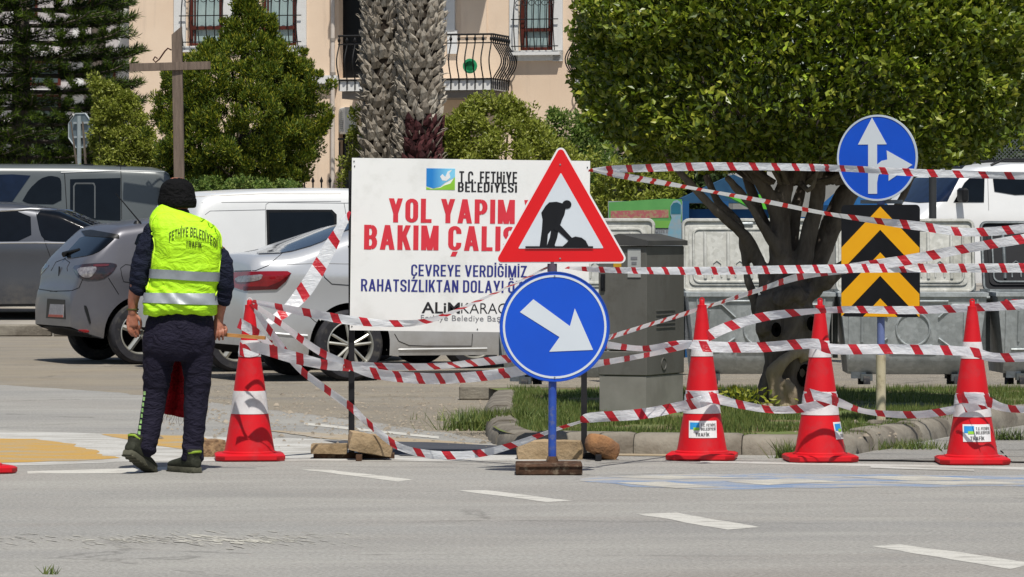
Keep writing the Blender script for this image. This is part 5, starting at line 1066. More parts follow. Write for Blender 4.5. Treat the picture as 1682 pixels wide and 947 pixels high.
        V = []; nr = len(G); nc = ny+1
        if skirt:
            G = [[(p-nn*(off+.012), nn) for p, nn in G[0]]]+G+[[(p-nn*(off+.012), nn) for p, nn in G[-1]]]
            G = [[(r[0][0]-r[0][1]*(off+.012), r[0][1])]+r+[(r[-1][0]-r[-1][1]*(off+.012), r[-1][1])] for r in G]
        obs = []
        for mir in ((0, 1) if mirror else (0,)):
            m = MB(); m.loft([[Vector((p.x, -p.y if mir else p.y, p.z)) for p, _ in r] for r in G], cap=False, closed=False)
            o = m.build(name, mat, parent or s.root, 30)
            if mir == 0:                       # faces must look outward
                pass
            obs.append(o)
        return obs[0]
    def line(s, name, pts, r=.004, mat=None, mirror=True, off=0.0, n=8):
        q = []; P_ = [Vector((a, b, 0)) for a, b in pts]
        for i in range(len(P_)-1): q += [P_[i].lerp(P_[i+1], k/n) for k in range(n)]
        q.append(P_[-1]); W_ = [s.ray(p.x, p.y, off)[0] for p in q]
        for mir in ((0, 1) if mirror else (0,)):
            m = MB(); m.tube([Vector((p.x, -p.y if mir else p.y, p.z)) for p in W_], r, 5); m.build(name, mat or M_seam, s.root, 60)
    def add_wheels(s, spokes=5, twin=False, rim=None, steel=False):
        R = s.tyre; w = .205; proto = None
        def mk():
            b = MB(); T_ = Matrix.Rotation(pi/2, 4, 'X')
            b.lathe([(R*.66, -w/2+.01), (R*.7, -w/2), (R*.9, -w/2-.002), (R*.96, -w/2+.015), (R, -w/2+.045), (R, w/2-.045), (R*.96, w/2-.015), (R*.9, w/2+.002), (R*.7, w/2), (R*.66, w/2-.01)], 48, T_, cap=False)
            ty = b.build('wheel', M_tyre, None, 30)
            b = MB(); b.lathe([(R*.69, w/2-.004), (R*.66, w/2-.0), (R*.63, w/2-.012), (R*.61, w/2-.06), (R*.61, -w/2+.03)], 48, T_, cap=False); b.lathe([(.05, w/2-.03), (.045, w/2-.018), (.0, w/2-.015)], 16, T_)
            yy = -(w/2-.022)
            for k in range(spokes):
                for dv in ((-.1, .1) if twin else (0,)):
                    a = 2*pi*k/spokes+.3; a2 = a+dv*1.6; sw = .016 if twin else .034; p0 = Vector((.03*cos(a2), yy-.004, .03*sin(a2))); p1 = Vector((R*.645*cos(a+dv*2), yy+.004, R*.645*sin(a+dv*2))); b.tube([p0, (p0+p1)/2+Vector((0, -.006, 0)), p1], [sw, sw*.9, sw*.95], 6)
            r_ = b.build('rim', rim or M_alloy, ty, 40)
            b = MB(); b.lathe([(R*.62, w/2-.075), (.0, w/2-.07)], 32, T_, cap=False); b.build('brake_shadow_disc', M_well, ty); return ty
        proto = None
        for x in s.wheels:
            for sd in (-1, 1):
                if proto is None: o = proto = mk(); o.parent = s.root
                else: o = copy_tree(proto, s.root)
                o.location = (x, sd*s.wy_, R); o.rotation_euler = (0, random.random()*0, 0 if sd < 0 else pi)
    def box(s, name, c, d, mat, bev=.01): b = MB(); b.box(c, d, bev=bev); return b.build(name, mat, s.root, 30)

TH = radians(22)
GR = 'vehicles parked in a row across the dusty lot'
# --- dark grey hatchback
hb = Car('parked_car', 'dark grey hatchback parked behind the worker\'s left, its tail lamp and number plate showing', 'car', 4.12, .895,
  [(0, .70), (.02, .78), (.05, .83), (.08, 1.02), (.14, 1.10), (.32, 1.27), (.46, 1.40), (.50, 1.445), (.9, 1.50), (1.5, 1.565), (2.1, 1.56), (2.6, 1.47), (3.3, 1.08), (3.8, .97), (4.05, .82), (4.12, .6)],
  [(0, .40), (.25, .29), (.5, .25), (3.6, .22), (4.0, .28), (4.12, .36)], .95, 1.56, (.72, 3.36), paint('grey_metallic', '#66666c', '#5c5c63', .35, .38), .17, .33, .395, Lr=.55, pr=.20, rt=.1, group=GR).place_wheel(228, 41.75, 0, -1, TH)
hb.add_wheels(5)
hb.patch('rear_window', [(113, 425), (107, 418), (138, 384), (193, 388), (166, 412), (150, 419)], M_glass, mirror=False)
hb.patch('spoiler_shadow', [(134, 380), (150, 378), (196, 386), (196, 392), (140, 388)], M_trimb, .012, mirror=False, smooth=0)
hb.patch('side_window', [(219, 404), (228, 380), (290, 372), (420, 372), (500, 395), (500, 408), (260, 412)], M_glass)
tl_ = hb.patch('tail_light', [(118, 437), (140, 433), (180, 431), (194, 434), (186, 447), (168, 459), (140, 460), (126, 452)], M_ldark, .008)
hb.patch('lamp_lens', [(126, 440), (158, 437), (160, 443), (150, 456), (138, 456), (130, 450)], M_lclear, .013, parent=tl_); hb.patch('lamp_lens', [(152, 434), (180, 433), (178, 437), (154, 438)], pm('lamp_dim_red', '#5c2a30', .15, coat=.6), .013, parent=tl_)
pl = hb.patch('number_plate_recess', [(78, 490), (107, 492), (108, 524), (76, 522)], M_trimb, .004, mirror=False, smooth=0)
pq = hb.patch('number_plate', [(84, 499), (106, 500), (105, 521), (81, 520)], pm('plate_white', '#a9a8ac', .5, col2='#8d8c92', ns=40), .012, mirror=False, parent=pl, smooth=0)
hb.patch('plate_strip', [(82, 516), (105, 517), (105, 521), (81, 520)], pm('plate_red', '#b5523e', .5), .016, mirror=False, parent=pq, smooth=0)
hb.patch('bumper_cladding', [(75, 534), (118, 539), (150, 549), (170, 555), (170, 562), (140, 564), (90, 562), (76, 550)], pm('dark_cladding', '#2c2d30', .65), .006)
hb.patch('reflector', [(127, 541), (145, 541), (147, 545), (130, 545)], M_lred, .012)
hb.patch('air_vent', [(137, 501), (143, 502), (150, 530), (147, 532)], M_trimb, .008)
hb.line('panel_gap', [(82, 478), (118, 477), (130, 472), (136, 458)]); hb.line('panel_gap', [(178, 456), (195, 483)]); hb.line('panel_gap', [(84, 444), (92, 430), (108, 424)])
hb.line('panel_gap', [(200, 452), (198, 440), (206, 434), (222, 436), (226, 448), (216, 464), (203, 462), (200, 452)])
hb.patch('arch_cladding', [(172, 556), (176, 530), (190, 506), (206, 492), (224, 486), (224, 492), (208, 498), (194, 512), (182, 534), (178, 557)], M_clad, .006, smooth=0)
b = MB(); b.tube([hb.ray(232, 367, 0)[0], hb.ray(232, 367, 0)[0]+Vector((-.28, 0, .32))], [.008, .005], 6); b.lathe([(.05, -.01), (.03, .025)], 12, Matrix.Translation(hb.ray(226, 366, 0)[0])); b.build('aerial', M_trimb, hb.root, 50)
b = MB(); p_ = hb.ray(112, 418, 0)[0]; b.tube([p_+Vector((-.06, -.02, 0)), p_+Vector((0, 0, .02)), p_+Vector((.05, -.25, .06))], [.03, .025, .012], 8); b.build('rear_wiper', M_trimb, hb.root, 50)
b = MB(); b.tube([hb.ray(98, 445, .0)[0]+Vector((-.004, 0, .05)), hb.ray(98, 445, 0)[0]+Vector((-.008, 0, -.05))], .008, 6); b.build('badge', M_trimb, hb.root, 50)
# --- white van
wvn = Car('parked_van', 'white panel van parked between the worker and the notice board, dark sliding-door window', 'van', 4.0, .87,
  [(0, .8), (.02, .95), (.06, 1.2), (.14, 1.6), (.22, 1.72), (.36, 1.775), (.8, 1.80), (1.6, 1.82), (2.4, 1.81), (2.8, 1.72), (3.3, 1.2), (3.5, 1.08), (3.9, .95), (4.0, .6)],
  [(0, .42), (.2, .3), (3.6, .25), (4.0, .32)], 1.05, 1.8, (.55, 3.1), paint('van_white', '#dfe0df', '#d6d7d6', 0, .3), .09, .32, .38, Lr=.4, pr=.12, rt=.10, group=GR).place_wheel(385, 39.6, 0, -1, TH)
wvn.add_wheels(5)
gw = wvn.patch('side_window', [(437, 344), (545, 344), (553, 352), (553, 360), (553, 420), (439, 420)], M_trimb, .004, smooth=0); wvn.patch('window_glass', [(442, 349), (543, 348), (548, 355), (548, 416), (443, 416)], M_glass, .009, parent=gw, smooth=0)
wvn.patch('rear_window', [(248, 365), (256, 346), (286, 343), (286, 380), (246, 380)], M_glass, mirror=False, smooth=0)
for ln in ([(337, 352), (345, 346), (436, 344)], [(436, 344), (437, 335), (442, 332), (565, 333), (575, 333)], [(565, 333), (568, 350), (569, 460)], [(436, 345), (438, 470)], [(300, 333), (560, 330)]): wvn.line('panel_gap', ln, .0035, pm('soft_gap', '#8b8c8e', .6))
wvn.line('roof_gutter', [(322, 323), (430, 318), (560, 318)], .006, pm('soft_gap2', '#c2bdb4', .6))
wvn.patch('sill_strip', [(300, 552), (560, 556), (560, 566), (300, 562)], M_trimb, .006)
wvn.patch('tail_light', [(299, 430), (308, 428), (308, 488), (300, 488)], M_lred, .008)
# --- silver saloon
sd = Car('parked_car', 'silver saloon parked behind the barrier tapes, red tail lamp left of the notice board', 'car', 4.63, .91,
  [(0, .74), (.02, .86), (.05, 1.0), (.07, 1.13), (.10, 1.165), (.42, 1.185), (.55, 1.215), (1.25, 1.44), (1.5, 1.485), (1.9, 1.51), (2.4, 1.50), (2.8, 1.42), (3.5, 1.08), (4.3, .9), (4.55, .75), (4.63, .55)],
  [(0, .34), (.3, .24), (4.2, .22), (4.5, .26), (4.63, .34)], .98, 1.5, (.99, 3.7), paint('silver_metallic', '#c6c8ca', '#bdbfc2', .4, .28), .2, .335, .40, Lr=.6, pr=.2, rt=.1, group=GR).place_wheel(570, 37.1, 0, -1, TH)
sd.add_wheels(5, True)
sd.patch('rear_window', [(415, 418), (450, 405), (500, 386), (545, 372), (585, 367), (585, 374), (560, 382), (520, 402), (470, 416)], pm('sloped_glass', '#2a313e', .06, col2='#232a36', spec=.6), .012, mirror=False)
tl2 = sd.patch('tail_light', [(376, 448), (395, 446), (440, 445), (481, 445), (470, 462), (455, 475), (400, 477), (380, 470)], M_lred, .008)
sd.patch('lamp_lens', [(386, 458), (395, 453), (414, 452), (434, 450), (430, 459), (418, 462), (392, 464)], M_lclear, .013, parent=tl2)
sd.patch('lamp_border', [(400, 470), (440, 470), (460, 462), (478, 448), (470, 462), (455, 475), (400, 477)], pm('lamp_dark_red', '#4d0810', .2, coat=.6), .013, parent=tl2, smooth=0)
sd.patch('side_window', [(568, 408), (585, 390), (640, 368), (760, 368), (860, 420), (600, 424)], M_glass)
sd.line('panel_gap', [(385, 445), (420, 444), (440, 436), (463, 416), (468, 410)]); sd.line('panel_gap', [(528, 442), (533, 455), (545, 466), (600, 470)]); sd.line('body_crease', [(470, 434), (520, 432), (620, 434)], .004, pm('soft_gap3', '#8f9194', .5))
sd.line('panel_gap', [(455, 505), (500, 512), (520, 530)], .003); sd.line('chrome_strip', [(440, 546), (470, 549), (505, 551)], .012, pm('bumper_strip', '#d8dadb', .3)); sd.line('panel_gap', [(648, 548), (655, 560), (672, 567), (700, 568), (775, 568), (776, 548)]); sd.line('sill_highlight', [(635, 574), (800, 572)], .009, pm('sill_strip', '#cfd0cf', .3))
sd.patch('reflector', [(425, 556), (448, 558), (448, 563), (427, 561)], M_lred, .01)
# --- dark grey estate beyond the far kerb, facing left
es = Car('parked_car', 'dark grey fastback car beyond the far kerb at the left edge, chrome window line', 'car', 4.7, .93,
  [(0, .85), (.04, 1.0), (.1, 1.08), (.5, 1.17), (.8, 1.28), (1.3, 1.50), (1.9, 1.6), (2.4, 1.62), (2.9, 1.58), (3.4, 1.35), (3.8, 1.1), (4.5, .95), (4.7, .6)],
  [(0, .34), (.3, .22), (4.4, .2), (4.7, .3)], 1.0, 1.62, (.98, 3.75), paint('slate_metallic', '#4d5057', '#464950', .35), .22, .35, .42, rt=.1).place(Vector(((252-CX)*53.6/F, 54.6, .17)), radians(180))
es.add_wheels(5)
es.patch('side_window', [(-60, 350), (50, 346), (52, 395), (-60, 397)], M_glass); es.patch('side_window', [(58, 346), (100, 347), (140, 355), (172, 366), (130, 397), (76, 396), (66, 385)], M_glass)
es.line('chrome_strip', [(-60, 348), (50, 344), (100, 346), (140, 355), (172, 366)], .016, M_chrome, off=.012); es.line('chrome_strip', [(-60, 399), (60, 398), (125, 399)], .012, M_chrome)
es.line('panel_gap', [(58, 345), (74, 398), (84, 425), (84, 480)]); es.patch('sill_strip', [(-60, 500), (84, 498), (84, 512), (-60, 514)], M_trimb, .006); es.patch('sill_chrome', [(8, 516), (84, 513), (84, 521), (20, 521)], M_chrome, .012, smooth=0)
es.patch('door_handle', [(84, 420), (98, 420), (98, 425), (84, 426)], M_chrome, .02); es.patch('lower_cladding', [(-60, 521), (84, 521), (84, 532), (-60, 532)], M_trimb, .01, smooth=0)
# --- grey van behind, facing left
gv = Car('parked_van', 'grey delivery van with dark side windows behind the cars at the left edge', 'van', 5.1, .95,
  [(0, .9), (.03, 1.2), (.08, 1.75), (.16, 1.9), (.35, 1.96), (1.5, 2.0), (3.3, 2.0), (3.7, 1.93), (4.0, 1.75), (4.5, 1.2), (4.95, 1.0), (5.1, .6)],
  [(0, .4), (.2, .3), (4.8, .28), (5.1, .35)], 1.1, 2.0, (.95, 4.1), paint('dull_grey', '#5c6162', '#545959', .15), .1, .34, .41, Lr=.4, pr=.08, rt=.11).place(Vector(((292-CX)*58.2/F, 57.8, .35)), radians(190))
gv.add_wheels(5)
gv.patch('sliding_window', [(115, 294), (198, 292), (198, 362), (115, 358)], M_glass, smooth=0); gv.line('window_frame', [(121, 358), (121, 306), (124, 301), (154, 301), (156, 306), (156, 358)], .014, pm('win_frame', '#5d6163', .5))
gv.patch('door_window', [(34, 334), (48, 310), (66, 293), (82, 288), (98, 291), (101, 300), (101, 335)], M_glass); gv.patch('windscreen', [(-60, 288), (20, 286), (50, 288), (20, 331), (-60, 332)], pm('blue_screen', '#141f35', .05, col2='#0f182a', spec=.4), mirror=False, smooth=0)
gv.line('panel_gap', [(106, 285), (110, 350)], .006); gv.line('roof_gutter', [(100, 283), (200, 280), (280, 282)], .01, pm('gutter', '#9ba0a2', .4)); gv.line('panel_gap', [(198, 272), (199, 290), (200, 360)], .005)
for px in (145, 200): p_ = gv.ray(px, 270, 0)[0]; b = MB(); b.box(p_+Vector((0, -.05, .0)), (.14, .3, .03)); b.build('roof_clip', M_trimb, gv.root)
# --- white people carrier at the right
wc = Car('parked_car', 'white people carrier with dark windows and roof rails behind the waste containers', 'car', 4.45, .92,
  [(0, .9), (.03, 1.2), (.1, 1.7), (.2, 1.82), (.5, 1.88), (1.2, 1.92), (2.2, 1.92), (2.7, 1.86), (3.0, 1.75), (3.6, 1.22), (3.8, 1.14), (4.3, 1.0), (4.45, .6)],
  [(0, .4), (.2, .3), (4.2, .25), (4.45, .35)], 1.15, 1.92, (.8, 3.55), paint('carrier_white', '#e1e2e2', '#d8d9d9', 0, .3), .1, .33, .4, Lr=.4, pr=.1, rt=.11)
wc.place(Vector((0, 0, 0)), radians(198)); R3 = Matrix.Rotation(radians(198), 3, 'Z'); wl = Vector(((1400-CX)*54.5/F, 54.5, .42))-R3 @ Vector((4.45, .4, 0)); wc.place(wl, radians(198))
wc.add_wheels(5)
wc.patch('windscreen', [(1478, 330), (1500, 292), (1576, 292), (1556, 331), (1510, 333)], pm('blue_screen2', '#16223a', .05, col2='#101a2c', spec=.4), mirror=False, smooth=0)
wc.patch('door_window', [(1566, 332), (1584, 300), (1594, 290), (1612, 289), (1617, 293), (1616, 332)], M_glass, smooth=0); wc.patch('rear_door_window', [(1630, 288), (1640, 284), (1800, 282), (1800, 316), (1634, 321)], M_glass)
wc.patch('roof_panel', [(1508, 277), (1522, 264), (1596, 262), (1580, 277)], M_trimb, .006, mirror=False, smooth=0)
wc.line('panel_gap', [(1622, 280), (1624, 345)], .005, pm('soft_gap', '#8b8c8e', .6)); p_ = wc.ray(1580, 330, 0)[0]
m_ = wc.box('mirror', p_+Vector((.05, .14, .08)), (.1, .2, .2), M_trimb, .03); wc.patch('bonnet_badge', [(1440, 345), (1452, 345), (1452, 352), (1440, 352)], M_chrome, .006, mirror=False)
for sd_ in (-1, 1): b = MB(); b.tube([(.5, sd_*.7, 1.9), (.6, sd_*.7, 1.97), (2.3, sd_*.7, 1.98), (2.5, sd_*.7, 1.9)], .018, 8); b.build('roof_rail', M_trimb, wc.root, 50)
# ------------------------------------------------------------------ vegetation
def bark(name, a, b_, c_, sc=8, st=(1, 1, .35), bump=.02):
    t = NT(name); v = t.coord(st); n = t.noise(v, sc, 7, .7, 1.2); c = t.mix(t.ramp(n, .3, .65), rgba(lin(a)), rgba(lin(b_))); c = t.mix(t.ramp(t.noise(t.coord(), 2.2, 4), .55, .68), c, rgba(lin(c_))); t.base(c); t.set(Roughness=.92, Specular_IOR_Level=.2); t.bump(n, bump); return t.m
M_bark = bark('grey_bark', '#4d453f', '#746b62', '#82796f'); M_pale = bark('bare_wood', '#8d7f6b', '#a69882', '#6c6052', 6)
# --- the clipped broadleaf tree with the gnarled trunk
YT = 29.2; ST = F/YT; to = at(1300, 665, YT); to.z = .1
tree = thing('gnarled_tree', 'clipped broadleaf tree with a gnarled hollow trunk on the traffic island', 'tree', to)
TX = lambda px: (px-1300)/ST; TZ = lambda py: CH-.1-(py-HY)/ST
b = MB()
def tl3(pts, n=10): 
    Q = bez([Vector((TX(p[0]), p[1], TZ(p[2]))) for p in pts], 5); R_ = []
    for i in range(len(Q)): k = i/5; a = min(int(k), len(pts)-2); R_.append((pts[a][3]+(pts[a+1][3]-pts[a][3])*(k-a)))
    b.tube(Q, R_, n)
tl3([(1297, 0, 690, .22), (1296, 0, 660, .19), (1294, 0, 620, .17), (1296, 0, 570, .19), (1292, 0, 520, .21), (1290, 0, 480, .17), (1287, 0, 450, .1)], 16)
tl3([(1252, -.08, 690, .07), (1262, -.08, 640, .07), (1268, -.08, 590, .06), (1262, -.05, 540, .07)]); tl3([(1340, -.05, 690, .08), (1336, -.05, 640, .06), (1330, -.05, 590, .06), (1328, -.03, 540, .08), (1318, 0, 500, .08)])
tl3([(1262, -.1, 545, .07), (1256, -.08, 515, .08), (1262, -.06, 490, .07)]); tl3([(1275, -.16, 500, .07), (1300, -.18, 480, .05), (1322, -.15, 490, .06)])
tl3([(1290, 0, 480, .1), (1284, 0, 430, .09), (1282, .02, 380, .08), (1285, .05, 330, .07), (1300, .1, 270, .055), (1310, .15, 200, .04)]); tl3([(1283, .02, 370, .07), (1262, 0, 320, .055), (1235, -.1, 280, .045), (1200, -.2, 220, .03)])
tl3([(1270, 0, 490, .075), (1245, .0, 430, .05), (1225, -.02, 390, .045), (1180, -.08, 350, .035), (1150, -.1, 320, .032), (1115, -.15, 283, .026), (1090, -.2, 250, .02)]); tl3([(1250, .05, 520, .06), (1232, .06, 470, .035), (1222, .05, 410, .034), (1215, .05, 370, .03), (1180, .1, 330, .03), (1160, .12, 285, .025)])
tl3([(1300, 0, 480, .09), (1318, .0, 430, .07), (1330, .02, 380, .065), (1342, .03, 330, .06), (1345, .0, 290, .05), (1350, .0, 240, .04)]); tl3([(1305, .1, 490, .08), (1340, .15, 430, .06), (1370, .2, 370, .085), (1395, .25, 320, .085), (1425, .3, 280, .07), (1450, .3, 230, .05)])
tl3([(1310, -.02, 500, .08), (1350, -.1, 460, .055), (1385, -.15, 435, .05), (1430, -.2, 395, .04), (1470, -.2, 340, .035), (1500, -.2, 270, .03)]); tl3([(1330, .1, 480, .05), (1360, .15, 420, .035), (1385, .2, 360, .03), (1400, .2, 300, .03)]); tl3([(1285, -.05, 420, .05), (1250, -.1, 370, .035), (1225, -.15, 330, .03), (1190, -.2, 290, .025)])
tl3([(1300, .1, 430, .06), (1310, .2, 350, .05), (1330, .3, 280, .04)]); tl3([(1290, .0, 440, .045), (1265, .1, 380, .04), (1240, .2, 320, .035), (1225, .3, 270, .03)])
trk = blob('trunk', b, M_bark, .016, 2, tree, lambda p, n: (.035*nz(p, 4.5)+.014*nz(p, 14)+.012*abs(nz(Vector((p.x*2.5, p.y*2.5, p.z*.7)), 6)))*(1 if p.z < 1.0 else .35))
b = MB(); tl3([(1278, -.2, 668, .05), (1272, -.23, 640, .06), (1268, -.24, 615, .055), (1278, -.25, 595, .05), (1296, -.22, 582, .045), (1318, -.2, 575, .04)]); tl3([(1300, -.22, 668, .045), (1296, -.24, 645, .05), (1284, -.25, 620, .04)]); tl3([(1330, -.18, 600, .035), (1336, -.17, 630, .035), (1328, -.18, 655, .04)]); tl3([(1310, -.18, 582, .05), (1340, -.16, 572, .04)])
blob('bare_wood', b, M_pale, .012, 2, tree, lambda p, n: .02*nz(p, 9)+.008*nz(Vector((p.x, p.y, p.z*.3)), 40))
for px, py, r, yy in ((1319, 615, .055, -.165), (1272, 540, .035, -.235), (1330, 530, .035, -.22), (1298, 565, .02, -.24)):
    b = MB(); b.loft([[Vector((TX(px)+r*k*cos(a), yy+d, TZ(py)+r*1.5*k*sin(a))) for a in np.linspace(0, 2*pi, 16, endpoint=False)] for k, d in ((1.05, .03), (1, 0), (.8, .005), (.3, .03))]); b.build('hollow', pm('hollow_dark', '#0b0908', .95, spec=.1), tree, 40)
for px, py, r in ((1290, 688, .09), (1256, 684, .07), (1340, 686, .08)):
    b = MB(); b.loft([el((TX(px), -.22, z), r*k, r*.7*k) for z, k in ((-.02, 1), (.03, .9), (.05, .5))]); b.build('root', M_pale, tree, 50)
M_leaf = leaf_mat('broadleaf', ['#34460f', '#67791f', '#495d16', '#8c982c', '#5d7019', '#b3b544'], .36, .32, .55)
def crown_pts(N, c, rx, ry, rz, p=4.0, shell=.16, lump=.06, seed=0, cut=None):
    out = []; nn = []
    while len(out) < N:
        v = RNG.normal(size=3); v /= np.linalg.norm(v); h = sqrt(v[0]**2+v[1]**2); k = (h**p+abs(v[2])**p)**(-1/p); q = v*k; lm = 1+lump*noise.noise(Vector(v*3.3)+Vector((seed, 0, 0)))*2+lump*.6*noise.noise(Vector(v*9)+Vector((seed, 5, 0)))*2
        q = q*lm*(1-shell*RNG.random()**1.6); tp = 1-.10*max(0, q[2]); P_ = np.array([c[0]+q[0]*rx*tp, c[1]+q[1]*ry*tp, c[2]+q[2]*rz])
        if cut and cut(P_): continue
        out.append(P_); nn.append(v*np.array([1, 1, .6])+np.array([0, 0, .5]))
    return np.array(out), np.array(nn)
cw0 = (TX(1338), 0.15, TZ(268)+.98)
Pc, Nc = crown_pts(92000, cw0, 1.72, 1.5, 1.0, 4.2, .24, .045, 2, lambda P_: P_[1] > 1.2)
front = np.where((Pc[:, 1] < -.9) & (Pc[:, 2] < TZ(-10)) & (np.abs(Pc[:, 0]-cw0[0]) < 1.75))[0]
# the 300 nearest leaves are leaves of their own, the rest one mass
rel = np.array([np.linalg.norm((Pc[i]-np.array(cw0))/np.array([1.8, 1.55, 1.14])) for i in front]); near = front[np.argsort(Pc[front, 1])[:2400]]; near = RNG.choice(near, 300, replace=False)
mask = np.ones(len(Pc), bool); mask[near] = False
V, T = leaves(Pc[mask], Nc[mask], .064, .55, .9, .3); cr_ob = link('foliage', fast_mesh('foliage', V, T, M_leaf), tree); cr_ob['kind'] = 'stuff'
lm_ = MB(); lm_.add([(0, -.5, 0), (.2, -.22, .05), (.27, .05, .07), (.17, .3, .05), (0, .5, -.03), (-.17, .3, .05), (-.27, .05, .07), (-.2, -.22, .05), (0, 0, 0)], [(0, 1, 8), (1, 2, 8), (2, 3, 8), (3, 4, 8), (4, 5, 8), (5, 6, 8), (6, 7, 8), (7, 0, 8)]); lf0 = None
M_leaf1 = pm('broadleaf_single', '#738b20', .36, col2='#8fa12f', ns=3, spec=.5)
for i in near:
    if lf0 is None: o = lm_.build('leaf', M_leaf1, tree, 80); lf0 = o
    else: o = link('leaf', lf0.data, tree)
    d = Vector(Nc[i])+Vector(RNG.normal(size=3)*.7); o.location = Vector(Pc[i]); o.rotation_euler = d.to_track_quat('Y', 'Z').to_euler(); s_ = .066*RNG.uniform(.8, 1.25); o.scale = (s_, s_, s_)
# hanging sprigs under the crown at the right
Ps = []; 
for px, py in ((1540, 262), (1532, 248), (1640, 238), (1663, 232), (1590, 258), (1450, 272), (1010, 262), (1120, 270)):
    for k in range(26): Ps.append((TX(px)+random.gauss(0, .05), -.9+random.gauss(0, .08), TZ(py)+random.gauss(.03, .05)))
Ps = np.array(Ps); V, T = leaves(Ps, np.tile([0, -.2, -.3], (len(Ps), 1)), .06, .55, 1.0); link('hanging_sprigs', fast_mesh('hanging_sprigs', V, T, M_leaf), tree)['kind'] = 'stuff'
# twigs inside the crown
b = MB()
for i in range(90):
    a = random.uniform(0, 2*pi); r = random.uniform(.5, 1.4); z0 = TZ(300); p0 = Vector((TX(1310)+.3*cos(a), .1+.3*sin(a), z0-.0)); p1 = Vector((cw0[0]+r*cos(a)*1.05, .15+r*sin(a), z0+random.uniform(.3, 1.8))); b.tube(bez([p0, p0.lerp(p1, .5)+Vector((random.gauss(0, .1), random.gauss(0, .1), random.gauss(0, .1))), p1], 3), [.022, .02, .018, .015, .012, .009, .006], 5)
b.build('branch', M_bark, tree, 60)

# --- generic clumped foliage, blades pointing out of each clump
def clumps(cs, per, size, asp=.3, up=.5, jit=.5):
    """cs: (centre, radius)"""
    C_ = np.array([c for c, r in cs]); R_ = np.array([r for c, r in cs]); N = len(cs)*per; idx = np.repeat(np.arange(len(cs)), per); v = RNG.normal(size=(N, 3)); v /= np.linalg.norm(v, axis=1)[:, None]
    P_ = C_[idx]+v*R_[idx][:, None]*(RNG.random(N)**.4)[:, None]; return leaves(P_, v+np.array([0, 0, up]), size, asp, jit)
def tree_profile(prof, Y, n, rad, seed, ydepth=.8, cx=None):
    """clump centres filling a crown given by rows (py, px_left, px_right)"""
    out = []; S_ = F/Y; pys = [p[0] for p in prof]
    while len(out) < n:
        py = random.uniform(pys[0], pys[-1]); a = np.interp(py, pys, [p[1] for p in prof]); b_ = np.interp(py, pys, [p[2] for p in prof])
        if random.random() > (b_-a)/max(p[2]-p[1] for p in prof)+.1: continue
        th = random.uniform(0, 2*pi); rr = random.uniform(.3, 1)**.6*.97; cx_ = (a+b_)/2; hw = (b_-a)/2*(1+.16*noise.noise(Vector((py*.025, th*1.1, seed+4.5)))*1.6); yy = sin(th)*rr*hw/S_*ydepth
        if yy > hw/S_*.45: continue
        p = at(cx_+cos(th)*rr*hw, py, Y); out.append((np.array([p.x, Y+yy, p.z]), rad*random.uniform(.7, 1.25)))
    return out
M_jun = leaf_mat('juniper_sprays', ['#2a3a0e', '#4e631a', '#3b5014', '#7b8222', '#61751c', '#a19a2e'], .55, .2, .3)
YJ = 58.5; SJ = F/YJ; jo = at(395, 380, YJ); jo.z = zfar(YJ)
jt = thing('juniper_tree', 'dense dark green conifer with yellowish tips standing behind the wooden cross post', 'tree', jo)
prof = [(-40, 392, 420), (10, 385, 425), (50, 375, 445), (80, 330, 480), (110, 290, 515), (150, 262, 532), (190, 235, 540), (225, 240, 538), (255, 255, 520), (285, 275, 495), (330, 310, 470)]
cs = tree_profile(prof, YJ, 700, .13, 1)
for i in range(70):
    c_, r_ = random.choice(cs[:600]); cn = at(392, 205, YJ); dv = c_-np.array(cn); cs.append((c_+dv*random.uniform(.05, .16)+np.array([0, 0, .06]), r_*random.uniform(.5, .8)))
cs = [(c-np.array(jo), r) for c, r in cs]
V, T = clumps(cs, 190, .062, .34, .9, .35); link('crown', fast_mesh('crown', V, T, M_jun), jt)
b = MB(); b.tube([(0, 0, 0), (0, 0, 1.2), (.05, 0, 3), (.1, 0, 4.4)], [.16, .13, .08, .03], 12)
for i in range(26): a = random.uniform(0, 6.28); z = random.uniform(.8, 3.4); r = random.uniform(.5, 1.0); b.tube([(0, 0, z), (r*.5*cos(a), r*.5*sin(a), z+.15), (r*cos(a), r*sin(a), z+.45)], [.04, .03, .012], 5)
b.build('trunk', M_bark, jt, 60)
